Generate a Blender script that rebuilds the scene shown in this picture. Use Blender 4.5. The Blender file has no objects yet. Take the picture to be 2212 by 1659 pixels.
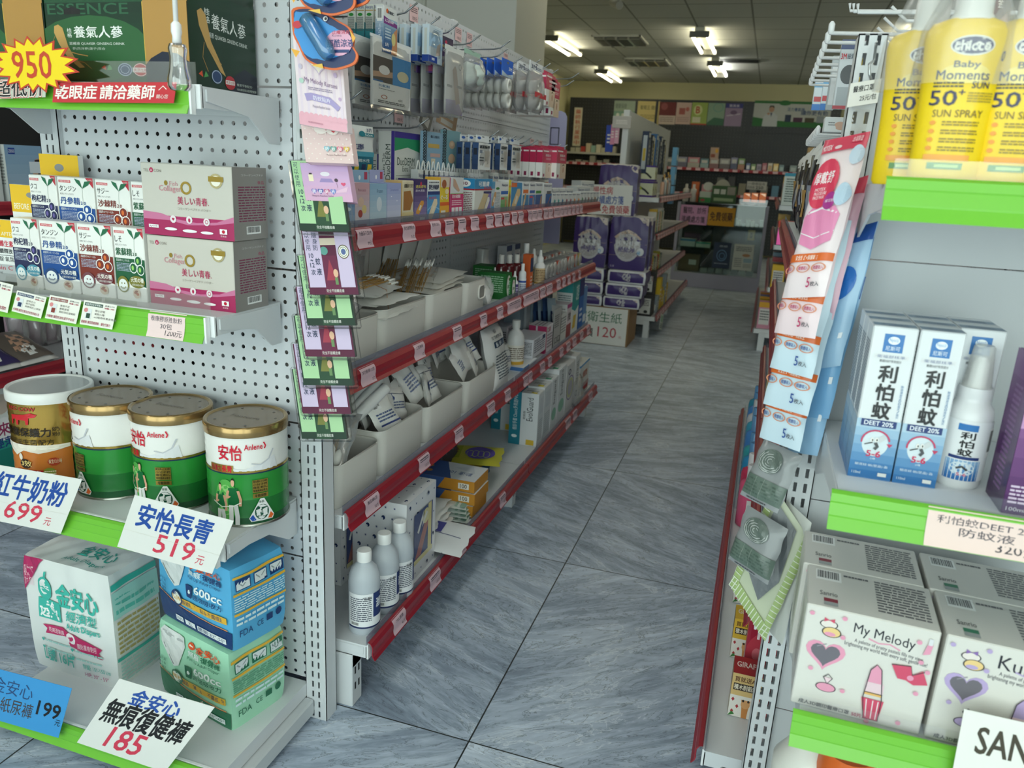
import bpy, math, random
import numpy as np
from mathutils import Vector, Matrix
from mathutils.geometry import tessellate_polygon
random.seed(7)
S = bpy.context.scene
C = S.collection
PI = math.pi

# ------------------------------------------------------------ camera
F_PX, CAM_H = 1661.0, 1.20
ROT = np.array(((0.94918, 0.31062, 0.05065), (0.12998, -0.24056, -0.96189), (-0.28660, 0.91960, -0.26871)))  # camera right, down, forward
u, _, vt = np.linalg.svd(ROT); ROT = u @ vt
cam = bpy.data.cameras.new('camera'); cam.sensor_width = 36; cam.lens = F_PX / 2212 * 36
cam.clip_start = .05; cam.clip_end = 100
co = bpy.data.objects.new('camera', cam); C.objects.link(co)
Rm = np.array((ROT[0], -ROT[1], -ROT[2])).T
co.matrix_world = Matrix([list(Rm[i]) + [(0, 0, CAM_H)[i]] for i in range(3)] + [[0, 0, 0, 1]])
cam.dof.use_dof = True; cam.dof.focus_distance = 1.6; cam.dof.aperture_fstop = 6.5
S.camera = co

# ------------------------------------------------------------ view, sky and daylight
S.view_settings.view_transform = 'Standard'; S.view_settings.look = 'None'
S.view_settings.gamma = 1; S.view_settings.use_curve_mapping = False
S.view_settings.exposure = 0.55
S.cycles.max_bounces = 6; S.cycles.transparent_max_bounces = 24; S.cycles.diffuse_bounces = 4
S.cycles.glossy_bounces = 3; S.cycles.transmission_bounces = 6
S.cycles.caustics_reflective = False; S.cycles.caustics_refractive = False
S.cycles.sample_clamp_indirect = 4
W = bpy.data.worlds.new('daylight'); S.world = W; W.use_nodes = True
bg = W.node_tree.nodes['Background']
bg.inputs[0].default_value = (.95, .975, 1.0, 1); bg.inputs[1].default_value = 3.3


def area(name, loc, rot, sx, sy, power, col, portal=False):
    l = bpy.data.lights.new(name, 'AREA'); l.shape = 'RECTANGLE'; l.size = sx; l.size_y = sy
    l.energy = power; l.color = col
    if portal: l.cycles.is_portal = True
    o = bpy.data.objects.new(name, l); C.objects.link(o); o.location = loc; o.rotation_euler = rot
    return o


area('shop_front_daylight', (-.3, -2.43, 1.45), (PI / 2, 0, 0), 7.2, 2.3, 1, (1, 1, 1), True)   # portal in the shop window

# ------------------------------------------------------------ pixels of a 2212 x 1659 view to points on planes of the shop


def ray(x, y): return ROT.T @ np.array((x - 1106, y - 829.5, F_PX))
def pz(x, y, z): d = ray(x, y); return np.array((0, 0, CAM_H)) + d * ((z - CAM_H) / d[2])
def px(x, y, X): d = ray(x, y); return np.array((0, 0, CAM_H)) + d * (X / d[0])
def py(x, y, Y): d = ray(x, y); return np.array((0, 0, CAM_H)) + d * (Y / d[1])
def prj(p): c = ROT @ (np.array(p, float) - (0, 0, CAM_H)); return 1106 + F_PX * c[0] / c[2], 829.5 + F_PX * c[1] / c[2]


def hgt(P, y):
    """height over point P at which the picture row y is reached"""
    a, b = -1., 4.
    for _ in range(40):
        m = (a + b) / 2
        if prj((P[0], P[1], P[2] + m))[1] > y: a = m
        else: b = m
    return a


# ------------------------------------------------------------ materials
def lin(h):
    h = h.lstrip('#')
    if len(h) == 3: h = ''.join(c * 2 for c in h)
    r = []
    for i in (0, 2, 4):
        c = int(h[i:i + 2], 16) / 255
        r.append(c / 12.92 if c < .04045 else ((c + .055) / 1.055) ** 2.4)
    return (*r, 1)


MATS = {}
FIN = {'p': (.55, 0, .4), 'g': (.25, 0, .5), 'm': (.28, 1, .5), 's': (.42, 0, .4), 'f': (.3, 0, .5), 'q': (.18, .75, .5)}


def M(h, fin='p'):
    k = h + fin
    if k not in MATS:
        m = bpy.data.materials.new('paint_' + k.lstrip('#')); m.use_nodes = True
        b = m.node_tree.nodes['Principled BSDF']
        b.inputs['Base Color'].default_value = lin(h)
        r, me, sp = FIN[fin]
        b.inputs['Roughness'].default_value = r; b.inputs['Metallic'].default_value = me
        b.inputs['Specular IOR Level'].default_value = sp
        MATS[k] = m
    return MATS[k]


class NT:
    def __init__(s, name):
        s.m = bpy.data.materials.new(name); s.m.use_nodes = True
        s.t = s.m.node_tree; s.b = s.t.nodes['Principled BSDF']; s.out = s.t.nodes['Material Output']

    def n(s, typ, **kw):
        x = s.t.nodes.new(typ)
        for k, v in kw.items():
            if k.startswith('i'): x.inputs[int(k[1:])].default_value = v
            else: setattr(x, k, v)
        return x

    def l(s, a, b): s.t.links.new(a, b)

    def math(s, op, a, b=None, c=None):
        x = s.n('ShaderNodeMath', operation=op)
        for i, v in enumerate((a, b, c)):
            if v is None: continue
            if isinstance(v, (int, float)): x.inputs[i].default_value = v
            else: s.l(v, x.inputs[i])
        return x.outputs[0]


def clear(name, tint='ffffff', gloss=.12, rough=.08, alpha=0., col='ffffff'):
    """thin clear plastic: mostly see-through with a sheen, alpha = share of milky film"""
    t = NT(name); t.t.nodes.remove(t.b)
    tr = t.n('ShaderNodeBsdfTransparent'); tr.inputs[0].default_value = lin(tint)
    gl = t.n('ShaderNodeBsdfGlossy'); gl.inputs['Roughness'].default_value = rough
    fr = t.n('ShaderNodeLayerWeight'); fr.inputs[0].default_value = .35
    k = t.math('MULTIPLY_ADD', fr.outputs['Fresnel'], gloss * 3.5, gloss * .4)
    mx = t.n('ShaderNodeMixShader'); t.l(k, mx.inputs[0]); t.l(tr.outputs[0], mx.inputs[1]); t.l(gl.outputs[0], mx.inputs[2])
    last = mx
    if alpha:
        df = t.n('ShaderNodeBsdfDiffuse'); df.inputs[0].default_value = lin(col)
        m2 = t.n('ShaderNodeMixShader'); m2.inputs[0].default_value = alpha
        t.l(mx.outputs[0], m2.inputs[1]); t.l(df.outputs[0], m2.inputs[2]); last = m2
    t.l(last.outputs[0], t.out.inputs[0])
    return t.m


CLEAR = clear('clear_plastic')
BAG = clear('crinkled_clear_bag', gloss=.22, rough=.15, alpha=.2)
MILK = clear('milky_film', gloss=.1, rough=.25, alpha=.45, col='f2f2ee')
LIP = clear('grey_clear_lip', tint='e6e8f0', gloss=.12, alpha=.15, col='b9bccc')
GLASS = clear('counter_glass', gloss=.07, rough=.02, tint='eef6f2')
HOLEM = {}


def peg(h, ax, pitch=.025, r=.0042, off=(0, 0)):
    """powder coated steel with round punched holes; ax = the two world axes of the sheet"""
    k = (h, ax, pitch, r, off)
    if k in HOLEM: return HOLEM[k]
    t = NT('perforated_steel_' + h + ax)
    t.b.inputs['Base Color'].default_value = lin(h); t.b.inputs['Roughness'].default_value = .42
    g = t.n('ShaderNodeNewGeometry'); sx = t.n('ShaderNodeSeparateXYZ'); t.l(g.outputs['Position'], sx.inputs[0])
    d = []
    for i, a in enumerate(ax):
        f = t.math('FRACT', t.math('ADD', t.math('DIVIDE', sx.outputs['XYZ'.index(a)], pitch), 40 + off[i]))
        q = t.math('SUBTRACT', f, .5); d.append(t.math('MULTIPLY', q, q))
    mask = t.math('LESS_THAN', t.math('ADD', d[0], d[1]), (r / pitch) ** 2)
    tr = t.n('ShaderNodeBsdfTransparent'); mx = t.n('ShaderNodeMixShader')
    t.l(mask, mx.inputs[0]); t.l(t.b.outputs[0], mx.inputs[1]); t.l(tr.outputs[0], mx.inputs[2]); t.l(mx.outputs[0], t.out.inputs[0])
    HOLEM[k] = t.m
    return t.m


def emit(name, col, s):
    t = NT(name); t.t.nodes.remove(t.b)
    e = t.n('ShaderNodeEmission'); e.inputs[0].default_value = lin(col); e.inputs[1].default_value = s
    t.l(e.outputs[0], t.out.inputs[0]); return t.m


# ------------------------------------------------------------ text outlines
TX = {}


def tmesh(s):
    k = s
    if k not in TX:
        c = bpy.data.curves.new('t', 'FONT'); c.body = s; c.resolution_u = 2
        o = bpy.data.objects.new('t', c); C.objects.link(o)
        m = o.to_mesh()
        v = np.zeros(len(m.vertices) * 3); m.vertices.foreach_get('co', v); v = v.reshape(-1, 3)[:, :2].copy()
        f = [tuple(p.vertices) for p in m.polygons]
        o.to_mesh_clear(); bpy.data.objects.remove(o); bpy.data.curves.remove(c)
        if len(v):
            lo, hi = v.min(0), v.max(0); v = (v - lo) / np.maximum(hi - lo, 1e-6)
        TX[k] = (v, f)
    return TX[k]


# ------------------------------------------------------------ mesh collector
def nrm(v): v = np.array(v, float); return v / np.linalg.norm(v)


class Fr:
    """a printed face: f(x, y in 0..1, lift) -> world point"""
    def __init__(s, O, U, V, bulge=0, fn=None):
        s.O, s.U, s.V = np.array(O, float), np.array(U, float), np.array(V, float)
        s.N = nrm(np.cross(s.U, s.V)); s.bulge = bulge; s.fn = fn
        s.curved = bool(bulge or fn)

    def __call__(s, x, y, l=0.):
        if s.fn: return s.fn(x, y, l)
        b = s.bulge * max(0, 1 - (2 * x - 1) ** 2) ** .5 * max(0, 1 - (2 * y - 1) ** 2) ** .5 if s.bulge else 0
        return s.O + s.U * x + s.V * y + s.N * (l + b)


def cylfr(c, r, z0, z1, a0, a1):
    """printed strip round an upright cylinder from angle a0 to a1"""
    c = np.array(c, float)

    def fn(x, y, l):
        a = a0 + (a1 - a0) * x
        return np.array((c[0] + (r + l) * math.cos(a), c[1] + (r + l) * math.sin(a), z0 + (z1 - z0) * y))
    return Fr((0, 0, 0), (1, 0, 0), (0, 1, 0), fn=fn)


class MB:
    def __init__(s): s.v, s.f, s.mi, s.sm, s.ms, s.mk, s.n = [], [], [], [], [], {}, 0

    def mat(s, m):
        if isinstance(m, str): m = M(*m.split('.')) if '.' in m else M(m)
        if m.name not in s.mk: s.mk[m.name] = len(s.ms); s.ms.append(m)
        return s.mk[m.name]

    def add(s, v, f, m, sm=False):
        i = s.mat(m); n = s.n
        v = np.asarray(v, float).reshape(-1, 3); s.v.append(v); s.n += len(v)
        for q in f: s.f.append(tuple(a + n for a in q))
        s.mi += [i] * len(f); s.sm += [sm] * len(f)
        return s

    def box(s, a, b, m, ch=0.):
        """axis box a..b, ch = chamfer"""
        a, b = np.minimum(a, b), np.maximum(a, b)
        return s.obox(a, (b[0] - a[0], 0, 0), (0, b[1] - a[1], 0), (0, 0, b[2] - a[2]), m, ch)

    def obox(s, O, U, V, T, m, ch=0., taper=1.):
        O, U, V, T = (np.array(q, float) for q in (O, U, V, T))
        if np.dot(np.cross(U, V), T) < 0: O, U = O + U, -U
        L = [np.linalg.norm(q) for q in (U, V, T)]
        ch = min(ch, min(L) * .45)
        if ch <= 0:
            v = [O + U * i + V * j + T * k for k in (0, 1) for j in (0, 1) for i in (0, 1)]
            return s.add(v, [(0, 2, 3, 1), (4, 5, 7, 6), (0, 1, 5, 4), (2, 6, 7, 3), (0, 4, 6, 2), (1, 3, 7, 5)], m)
        c = [ch / q for q in L]; v = []; ix = {}
        for k in (0, 1):
            for j in (0, 1):
                for i in (0, 1):
                    for ax in range(3):
                        t = [i, j, k]
                        for o in range(3):
                            if o != ax: t[o] = c[o] if t[o] == 0 else 1 - c[o]
                        ix[i, j, k, ax] = len(v); v.append(O + U * t[0] + V * t[1] + T * t[2])
        f = []
        for ax in range(3):
            o1, o2 = [(1, 2), (2, 0), (0, 1)][ax]
            for e in (0, 1):
                q = []
                for a_, b_ in ((0, 0), (1, 0), (1, 1), (0, 1)):
                    t = [0, 0, 0]; t[ax] = e; t[o1] = a_; t[o2] = b_; q.append(ix[(*t, ax)])
                f.append(tuple(q) if e else tuple(q[::-1]))
            for a_ in (0, 1):          # edges running along ax
                for b_ in (0, 1):
                    def g(e, x): t = [0, 0, 0]; t[ax] = e; t[o1] = a_; t[o2] = b_; return ix[(*t, x)]
                    q = (g(0, o1), g(1, o1), g(1, o2), g(0, o2))
                    f.append(q if (a_ ^ b_) else q[::-1])
        for k in (0, 1):
            for j in (0, 1):
                for i in (0, 1):
                    q = tuple(ix[i, j, k, a_] for a_ in range(3)); f.append(q if not (i ^ j ^ k) == 0 else q[::-1])
        return s.add(v, f, m)

    def prism(s, pts, T, m, sm=False):
        """closed outline of world points pushed along T"""
        n = len(pts); P = np.array(pts, float); T = np.array(T, float)
        nn = sum(np.cross(P[i] - P[0], P[(i + 1) % n] - P[0]) for i in range(1, n - 1))
        if np.dot(nn, T) < 0: P = P[::-1]
        v = np.vstack((P, P + T))
        f = [tuple(range(n))[::-1], tuple(range(n, 2 * n))] + [(i, (i + 1) % n, n + (i + 1) % n, n + i) for i in range(n)]
        return s.add(v, f, m, sm)

    def lathe(s, c, prof, m, n=32, ax=(0, 0, 1), sm=True, cap=True):
        """prof = [(r, h)...] turned round axis ax through c"""
        c = np.array(c, float); ax = nrm(ax); a = nrm(np.cross(ax, (0, 1, 0) if abs(ax[1]) < .9 else (1, 0, 0))); b = np.cross(ax, a)
        v = [c + ax * h + r * (a * math.cos(2 * PI * i / n) + b * math.sin(2 * PI * i / n)) for r, h in prof for i in range(n)]
        f = [(j * n + i, j * n + (i + 1) % n, (j + 1) * n + (i + 1) % n, (j + 1) * n + i) for j in range(len(prof) - 1) for i in range(n)]
        s.add(v, f, m, sm)
        if cap: s.add(v[:n], [tuple(range(n))[::-1]], m); s.add(v[-n:], [tuple(range(n))], m)
        return s

    def tube(s, pts, r, m, n=6):
        P = [np.array(p, float) for p in pts]; v = []
        ref = None
        for i, p in enumerate(P):
            d = nrm(P[min(i + 1, len(P) - 1)] - P[max(i - 1, 0)])
            a = np.cross(d, (0, 0, 1)) if ref is None else ref - d * np.dot(ref, d)
            if np.linalg.norm(a) < 1e-4: a = np.cross(d, (1, 0, 0))
            a = nrm(a); ref = a; b = np.cross(d, a)
            v += [p + r * (a * math.cos(2 * PI * k / n) + b * math.sin(2 * PI * k / n)) for k in range(n)]
        f = [(j * n + k, j * n + (k + 1) % n, (j + 1) * n + (k + 1) % n, (j + 1) * n + k) for j in range(len(P) - 1) for k in range(n)]
        f += [tuple(range(n))[::-1], tuple(range(len(v) - n, len(v)))]
        return s.add(v, f, m, True)

    def grid(s, fn, nx, ny, m, sm=True, both=0.):
        """surface fn(x, y) over 0..1; both > 0 closes it with a back skin that far behind"""
        v = [fn(i / nx, j / ny) for j in range(ny + 1) for i in range(nx + 1)]
        f = [(j * (nx + 1) + i, j * (nx + 1) + i + 1, (j + 1) * (nx + 1) + i + 1, (j + 1) * (nx + 1) + i) for j in range(ny) for i in range(nx)]
        return s.add(v, f, m, sm)

    def pillow(s, O, U, V, th, m, n=10, wob=.12, seed=0, edge=.0, pw=.6):
        """soft pack: two skins that meet at the edge, thickness th, crumpled"""
        O, U, V = (np.array(q, float) for q in (O, U, V)); N = nrm(np.cross(U, V)); R = random.Random(seed)
        ph = [R.uniform(0, 6) for _ in range(6)]
        for sg in (1, -1):
            def fn(x, y):
                e = max(0, 1 - abs(2 * x - 1) ** 4) ** pw * max(0, 1 - abs(2 * y - 1) ** 4) ** pw
                w = wob * (math.sin(9 * x + ph[0] + 4 * y) + math.sin(13 * y + ph[1] - 5 * x) + .6 * math.sin(23 * (x + y) + ph[2])) * .4
                d = sg * th / 2 * e * (1 + w) + edge * w * th * (1 - e)
                return O + U * (x + .012 * math.sin(17 * y + ph[3]) * (1 if .05 < x < .95 else 1.4)) + V * y + N * d
            if sg > 0: s.grid(fn, n, n, m)
            else: s.grid(lambda x, y: fn(1 - x, y), n, n, m)
        return Fr(O, U, V, fn=lambda x, y, l: O + U * x + V * y + N * (th / 2 * max(0, 1 - abs(2 * x - 1) ** 4) ** pw * max(0, 1 - abs(2 * y - 1) ** 4) ** pw * (1 + wob * (math.sin(9 * x + ph[0] + 4 * y) + math.sin(13 * y + ph[1] - 5 * x) + .6 * math.sin(23 * (x + y) + ph[2])) * .4) + .0016 + l))

    def flat(s, fr, pts, lift, m):
        """printed outline; on a curved face it is cut into small pieces that follow the curve"""
        if not fr.curved: return s.add([fr(a, b, lift) for a, b in pts], [tuple(range(len(pts)))], m)
        tri = [[pts[i] for i in t] for t in tessellate_polygon([[Vector((a, b, 0)) for a, b in pts]])]
        while tri:
            t = tri.pop(); d = [(t[i][0] - t[i - 1][0]) ** 2 + (t[i][1] - t[i - 1][1]) ** 2 for i in range(3)]; i = d.index(max(d))
            if d[i] < .008: s.add([fr(a, b, lift) for a, b in t], [(0, 1, 2)], m, True); continue
            c = ((t[i][0] + t[i - 1][0]) / 2, (t[i][1] + t[i - 1][1]) / 2); o = t[i - 2]
            tri += [[o, t[i - 1], c], [o, c, t[i]]]

    def art(s, fr, ops, fin='p', lift=.00025):
        for q in ops:
            lift += .00006
            k = q[0]
            def col(c): return M(c, fin) if isinstance(c, str) and '.' not in c else (M(*c.split('.')) if isinstance(c, str) else c)
            if k == 'r':
                _, x0, y0, x1, y1, c = q
                nx = 1 if not fr.curved else max(1, int(abs(x1 - x0) * 16 + 1)); ny = 1 if not fr.curved or not (fr.bulge or fr.fn) else max(1, int(abs(y1 - y0) * 10 + 1))
                s.grid(lambda a, b: fr(x0 + (x1 - x0) * a, y0 + (y1 - y0) * b, lift), nx, ny, col(c), fr.curved)
            elif k == 'g':
                _, x0, y0, x1, y1, c0, c1, n = q
                a = [int(c0[i:i + 2], 16) for i in (0, 2, 4)]; b = [int(c1[i:i + 2], 16) for i in (0, 2, 4)]
                for i in range(n):
                    c = ''.join('%02x' % int(a[j] + (b[j] - a[j]) * (i + .5) / n) for j in range(3))
                    s.art(fr, [('r', x0, y0 + (y1 - y0) * i / n, x1, y0 + (y1 - y0) * (i + 1) / n, c)], fin, lift - .00006)
            elif k == 't' or k == 'T':
                _, tx, x0, y0, x1, y1, c, *bo = q
                v, f = tmesh(tx)
                if k == 'T': s.add([fr(x0 + (x1 - x0) * (1 - b), y0 + (y1 - y0) * a, lift) for a, b in v], f, col(c))   # reads upwards
                elif bo and len(bo) > 1:                                                                               # slanting baseline
                    s.add([fr(x0 + (x1 - x0) * a, y0 + (y1 - y0) * b + bo[1] * a, lift) for a, b in v], f, col(c))
                else:
                    w = bo[0] if bo else 0; em = sum(1 if ord(z) > 255 else .58 for z in tx)   # heavier strokes: struck again slightly shifted
                    for i, (ex, ey) in enumerate(((-.5, -.5), (.5, -.5), (-.5, .5), (.5, .5)) if w >= .01 else ((0, 0),)):
                        s.add([fr(x0 + ex * w * 1.5 * (x1 - x0) / em + (x1 - x0) * a, y0 + ey * w * 1.5 * (y1 - y0) + (y1 - y0) * b, lift + i * 1e-5) for a, b in v], f, col(c))
            elif k == 'v':
                _, tx, x0, y0, x1, y1, c, *bo = q
                n = len(tx)
                for i, ch in enumerate(tx):
                    h = (y1 - y0) / n
                    if ch == ' ': continue
                    v, f = tmesh(ch)
                    for e in ((-.01, .01) if bo and bo[0] else (0,)): s.add([fr(x0 + (x1 - x0) * (a + e), y1 - h * (i + 1) + h * (.06 + .88 * b + e), lift + e * 1e-4) for a, b in v], f, col(c))
            elif k == 'd' or k == 'o':
                _, cx, cy, rx, ry, *r = q
                n = 20 if max(rx, ry) > .06 else 10
                c = r[-1]
                pts = [(math.cos(2 * PI * i / n), math.sin(2 * PI * i / n)) for i in range(n)]
                if k == 'd': s.flat(fr, [(cx + rx * a, cy + ry * b) for a, b in pts], lift, col(c))
                else:
                    w = r[0]
                    s.add([fr(cx + rx * a * z, cy + ry * b * z, lift) for z in (1 - w, 1) for a, b in pts], [(i, n + i, n + (i + 1) % n, (i + 1) % n) for i in range(n)][::1], col(c))
            elif k == 'l':
                _, x0, y0, x1, y1, n, c = q
                R = random.Random(int(x0 * 977 + y0 * 1311 + n)); h = (y1 - y0) / n
                for i in range(n):
                    x = x0
                    while x < x1 - .01:
                        w = (x1 - x0) * R.uniform(.06, .24)
                        e = min(x + w, x1)
                        s.art(fr, [('r', x, y0 + h * (i + .25), e, y0 + h * (i + .75), c)], fin, lift - .00006)
                        x = e + (x1 - x0) * .025
            elif k == 'p':
                _, pts, c = q
                s.flat(fr, pts, lift, col(c))
            elif k == 's':
                _, pts, w, c = q
                if fr.curved: pts = [(a[0] + (b[0] - a[0]) * i / 4, a[1] + (b[1] - a[1]) * i / 4) for a, b in zip(pts, pts[1:]) for i in range(4)] + [pts[-1]]
                asp = np.linalg.norm(fr(1, .5) - fr(0, .5)) / max(1e-6, np.linalg.norm(fr(.5, 1) - fr(.5, 0)))
                v = []; n = len(pts)
                for i, (a, b) in enumerate(pts):
                    p0, p1 = pts[max(i - 1, 0)], pts[min(i + 1, n - 1)]
                    dx, dy = (p1[0] - p0[0]) * asp, p1[1] - p0[1]; L = math.hypot(dx, dy) or 1
                    ox, oy = -dy / L * w / 2 / asp, dx / L * w / 2
                    v += [fr(a + ox, b + oy, lift), fr(a - ox, b - oy, lift)]
                s.add(v, [(2 * i, 2 * i + 1, 2 * i + 3, 2 * i + 2) for i in range(n - 1)], col(c))
            elif k == 'b':
                _, x0, y0, x1, y1 = q
                s.art(fr, [('r', x0, y0, x1, y1, 'f4f4f2')], fin, lift - .00006)
                R = random.Random(3); x = x0 + (x1 - x0) * .06
                while x < x1 - (x1 - x0) * .08:
                    w = (x1 - x0) * R.choice((.02, .03, .045))
                    s.art(fr, [('r', x, y0 + (y1 - y0) * .2, x + w, y1 - (y1 - y0) * .08, '1c1c1e')], fin, lift)
                    x += w + (x1 - x0) * R.choice((.02, .03))
            elif k == 'h':
                _, cx, cy, sx, sy, c = q
                pts = []
                for i in range(24):
                    a = 2 * PI * i / 24
                    pts.append((cx + sx * math.sin(a) ** 3, cy + sy * (.8125 * math.cos(a) - .3125 * math.cos(2 * a) - .125 * math.cos(3 * a) - .0625 * math.cos(4 * a))))
                s.flat(fr, pts[::-1], lift, col(c))
        return s

    def obj(s, name, parent=None, loc=None):
        V = np.vstack(s.v); base = np.zeros(3)
        if parent is not None:
            o = parent
            while o is not None: base += np.array(o.location); o = o.parent
        elif loc is not None: base = np.array(loc, float)
        else: base = np.array(((V[:, 0].min() + V[:, 0].max()) / 2, (V[:, 1].min() + V[:, 1].max()) / 2, V[:, 2].min()))
        me = bpy.data.meshes.new(name); me.from_pydata((V - base).tolist(), [], s.f)
        for m in s.ms: me.materials.append(m)
        me.polygons.foreach_set('material_index', s.mi); me.polygons.foreach_set('use_smooth', s.sm); me.update()
        o = bpy.data.objects.new(name, me); C.objects.link(o)
        if parent is not None: o.parent = parent
        else: o.location = base
        return o


def tag(o, label, cat, group=None, kind=None):
    o['label'] = label; o['category'] = cat
    if group: o['group'] = group
    if kind: o['kind'] = kind
    return o


def thing(name, label, cat, loc, group=None):
    o = bpy.data.objects.new(name, None); C.objects.link(o); o.location = [float(a) for a in loc]; o.empty_display_size = .02
    return tag(o, label, cat, group)


def struct(mb, name, label=None):
    o = mb.obj(name); o['kind'] = 'structure'
    if label: o['label'] = label; o['category'] = name.split('_')[0]
    return o


def dup(o, d, label=None, group=None, parent=None):
    c = o.copy(); C.objects.link(c)
    if parent is None: c.location = Vector(o.location) + Vector([float(a) for a in d])
    else: c.parent = parent
    if label: c['label'] = label
    if group: c['group'] = group
    for k in list(o.children): dup(k, None, parent=c)
    return c


ORD = ['first', 'second', 'third', 'fourth', 'fifth', 'sixth', 'seventh', 'eighth', 'ninth', 'tenth', 'eleventh', 'twelfth', 'thirteenth', 'fourteenth', 'fifteenth', 'sixteenth', 'seventeenth', 'eighteenth', 'nineteenth', 'twentieth']

# ============================================================ THE ROOM
CEIL = 2.70
t = NT('grey_marble_tile')
g = t.n('ShaderNodeNewGeometry'); sx = t.n('ShaderNodeSeparateXYZ'); t.l(g.outputs['Position'], sx.inputs[0])
TL = .852
cu = t.math('ADD', t.math('DIVIDE', sx.outputs[0], TL), .4685 / TL + 20); cv = t.math('ADD', t.math('DIVIDE', sx.outputs[1], TL), 20 - 2.17 / TL)
fu, fv = t.math('FRACT', cu), t.math('FRACT', cv)
cell = t.n('ShaderNodeCombineXYZ'); t.l(t.math('FLOOR', cu), cell.inputs[0]); t.l(t.math('FLOOR', cv), cell.inputs[1])
wn = t.n('ShaderNodeTexWhiteNoise', noise_dimensions='3D'); t.l(cell.outputs[0], wn.inputs[0])
rot = t.n('ShaderNodeVectorRotate', rotation_type='Z_AXIS'); t.l(g.outputs['Position'], rot.inputs['Vector'])
t.l(t.math('MULTIPLY_ADD', wn.outputs['Value'], 1.7, -.85), rot.inputs['Angle'])
off = t.n('ShaderNodeVectorMath', operation='ADD'); t.l(rot.outputs[0], off.inputs[0])
sc = t.n('ShaderNodeVectorMath', operation='SCALE'); t.l(wn.outputs['Color'], sc.inputs[0]); sc.inputs['Scale'].default_value = 9; t.l(sc.outputs[0], off.inputs[1])
def streak(scl, nscale, det, dist):
    mp = t.n('ShaderNodeMapping'); t.l(off.outputs[0], mp.inputs[0]); mp.inputs['Scale'].default_value = scl
    nz = t.n('ShaderNodeTexNoise'); t.l(mp.outputs[0], nz.inputs['Vector'])
    nz.inputs['Scale'].default_value = nscale; nz.inputs['Detail'].default_value = det; nz.inputs['Distortion'].default_value = dist; nz.inputs['Roughness'].default_value = .62
    return nz.outputs['Fac']
n1 = streak((1.2, 5, 1), 2.2, 9, .9); n2 = streak((3, 15, 1), 3.2, 6, 1.4); n3 = streak((1, 3.4, 1), 5, 12, 2.2); n4 = streak((1, 1, 1), 1.3, 3, .2)
v = t.math('ADD', t.math('ADD', t.math('MULTIPLY', n1, .5), t.math('MULTIPLY', n2, .28)), t.math('ADD', t.math('MULTIPLY', n3, .26), t.math('MULTIPLY', n4, .16)))
rp = t.n('ShaderNodeValToRGB'); t.l(v, rp.inputs[0]); e = rp.color_ramp.elements
e[0].position = .44; e[0].color = lin('7f8b9c'); e[1].position = .75; e[1].color = lin('d8e3f2')
for ps, c in ((.53, '909db0'), (.60, 'abb8ca'), (.68, 'c0ccdc')): q = e.new(ps); q.color = lin(c)
vein = t.math('LESS_THAN', t.math('ABSOLUTE', t.math('SUBTRACT', n3, .5)), .009)
m1 = t.n('ShaderNodeMixRGB'); t.l(t.math('MULTIPLY', vein, .55), m1.inputs[0]); t.l(rp.outputs[0], m1.inputs[1]); m1.inputs[2].default_value = lin('4c545b')
seam = t.math('MAXIMUM', t.math('LESS_THAN', fu, .0042), t.math('LESS_THAN', fv, .0038))
vl = t.math('LESS_THAN', t.math('ABSOLUTE', t.math('SUBTRACT', n1, .56)), .008)
m3 = t.n('ShaderNodeMixRGB'); t.l(t.math('MULTIPLY', vl, .45), m3.inputs[0]); t.l(m1.outputs[0], m3.inputs[1]); m3.inputs[2].default_value = lin('e6ecf2')
m2 = t.n('ShaderNodeMixRGB'); t.l(seam, m2.inputs[0]); t.l(m3.outputs[0], m2.inputs[1]); m2.inputs[2].default_value = lin('24292b')
t.l(m2.outputs[0], t.b.inputs['Base Color']); t.b.inputs['Roughness'].default_value = .38
FLOORM = t.m

t = NT('ceiling_tile')
g = t.n('ShaderNodeNewGeometry'); sx = t.n('ShaderNodeSeparateXYZ'); t.l(g.outputs['Position'], sx.inputs[0])
fx = t.math('FRACT', t.math('ADD', t.math('DIVIDE', sx.outputs[0], .56), 20.675)); fy = t.math('FRACT', t.math('ADD', t.math('DIVIDE', sx.outputs[1], .613), 20.56))
sm = t.math('MAXIMUM', t.math('LESS_THAN', fx, .03), t.math('LESS_THAN', fy, .03))
nz = t.n('ShaderNodeTexNoise'); t.l(g.outputs['Position'], nz.inputs['Vector']); nz.inputs['Scale'].default_value = 60
mm = t.n('ShaderNodeMixRGB'); t.l(sm, mm.inputs[0]); mm.inputs[1].default_value = lin('c6c9c2'); mm.inputs[2].default_value = lin('83857c')
t.l(mm.outputs[0], t.b.inputs['Base Color']); t.b.inputs['Roughness'].default_value = .9
CEILM = t.m

def slab(name, a, b, m, label=None): return struct(MB().box(a, b, m), name, label)
slab('floor', (-4, -2.5, -.1), (3.4, 13.8, 0), FLOORM)
slab('ceiling', (-4, -2.5, CEIL), (3.4, 13.8, CEIL + .1), CEILM)
slab('wall_back', (-4, 13.6, 0), (3.4, 13.8, CEIL), 'd2cca0')
slab('wall_right', (3.2, -2.5, 0), (3.4, 13.6, CEIL), 'c9c6b2')
slab('wall_left', (-3.62, 5.0, 0), (-3.5, 13.6, CEIL), 'd2cca0')
slab('wall_left', (-2.95, -2.5, 0), (-2.8, 4.4, CEIL), 'b9bab4')
slab('pillar', (-3.6, 4.4, 0), (-1.46, 5.0, CEIL), 'b4b5ae')
mb = MB(); mb.box((-2.10, 4.375, 2.05), (-2.0, 4.4, 2.35), 'aeb0a9', .004); mb.box((-2.085, 4.37, 2.065), (-2.015, 4.375, 2.335), 'b6b7b0'); 
struct(mb, 'trim_1')
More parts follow.
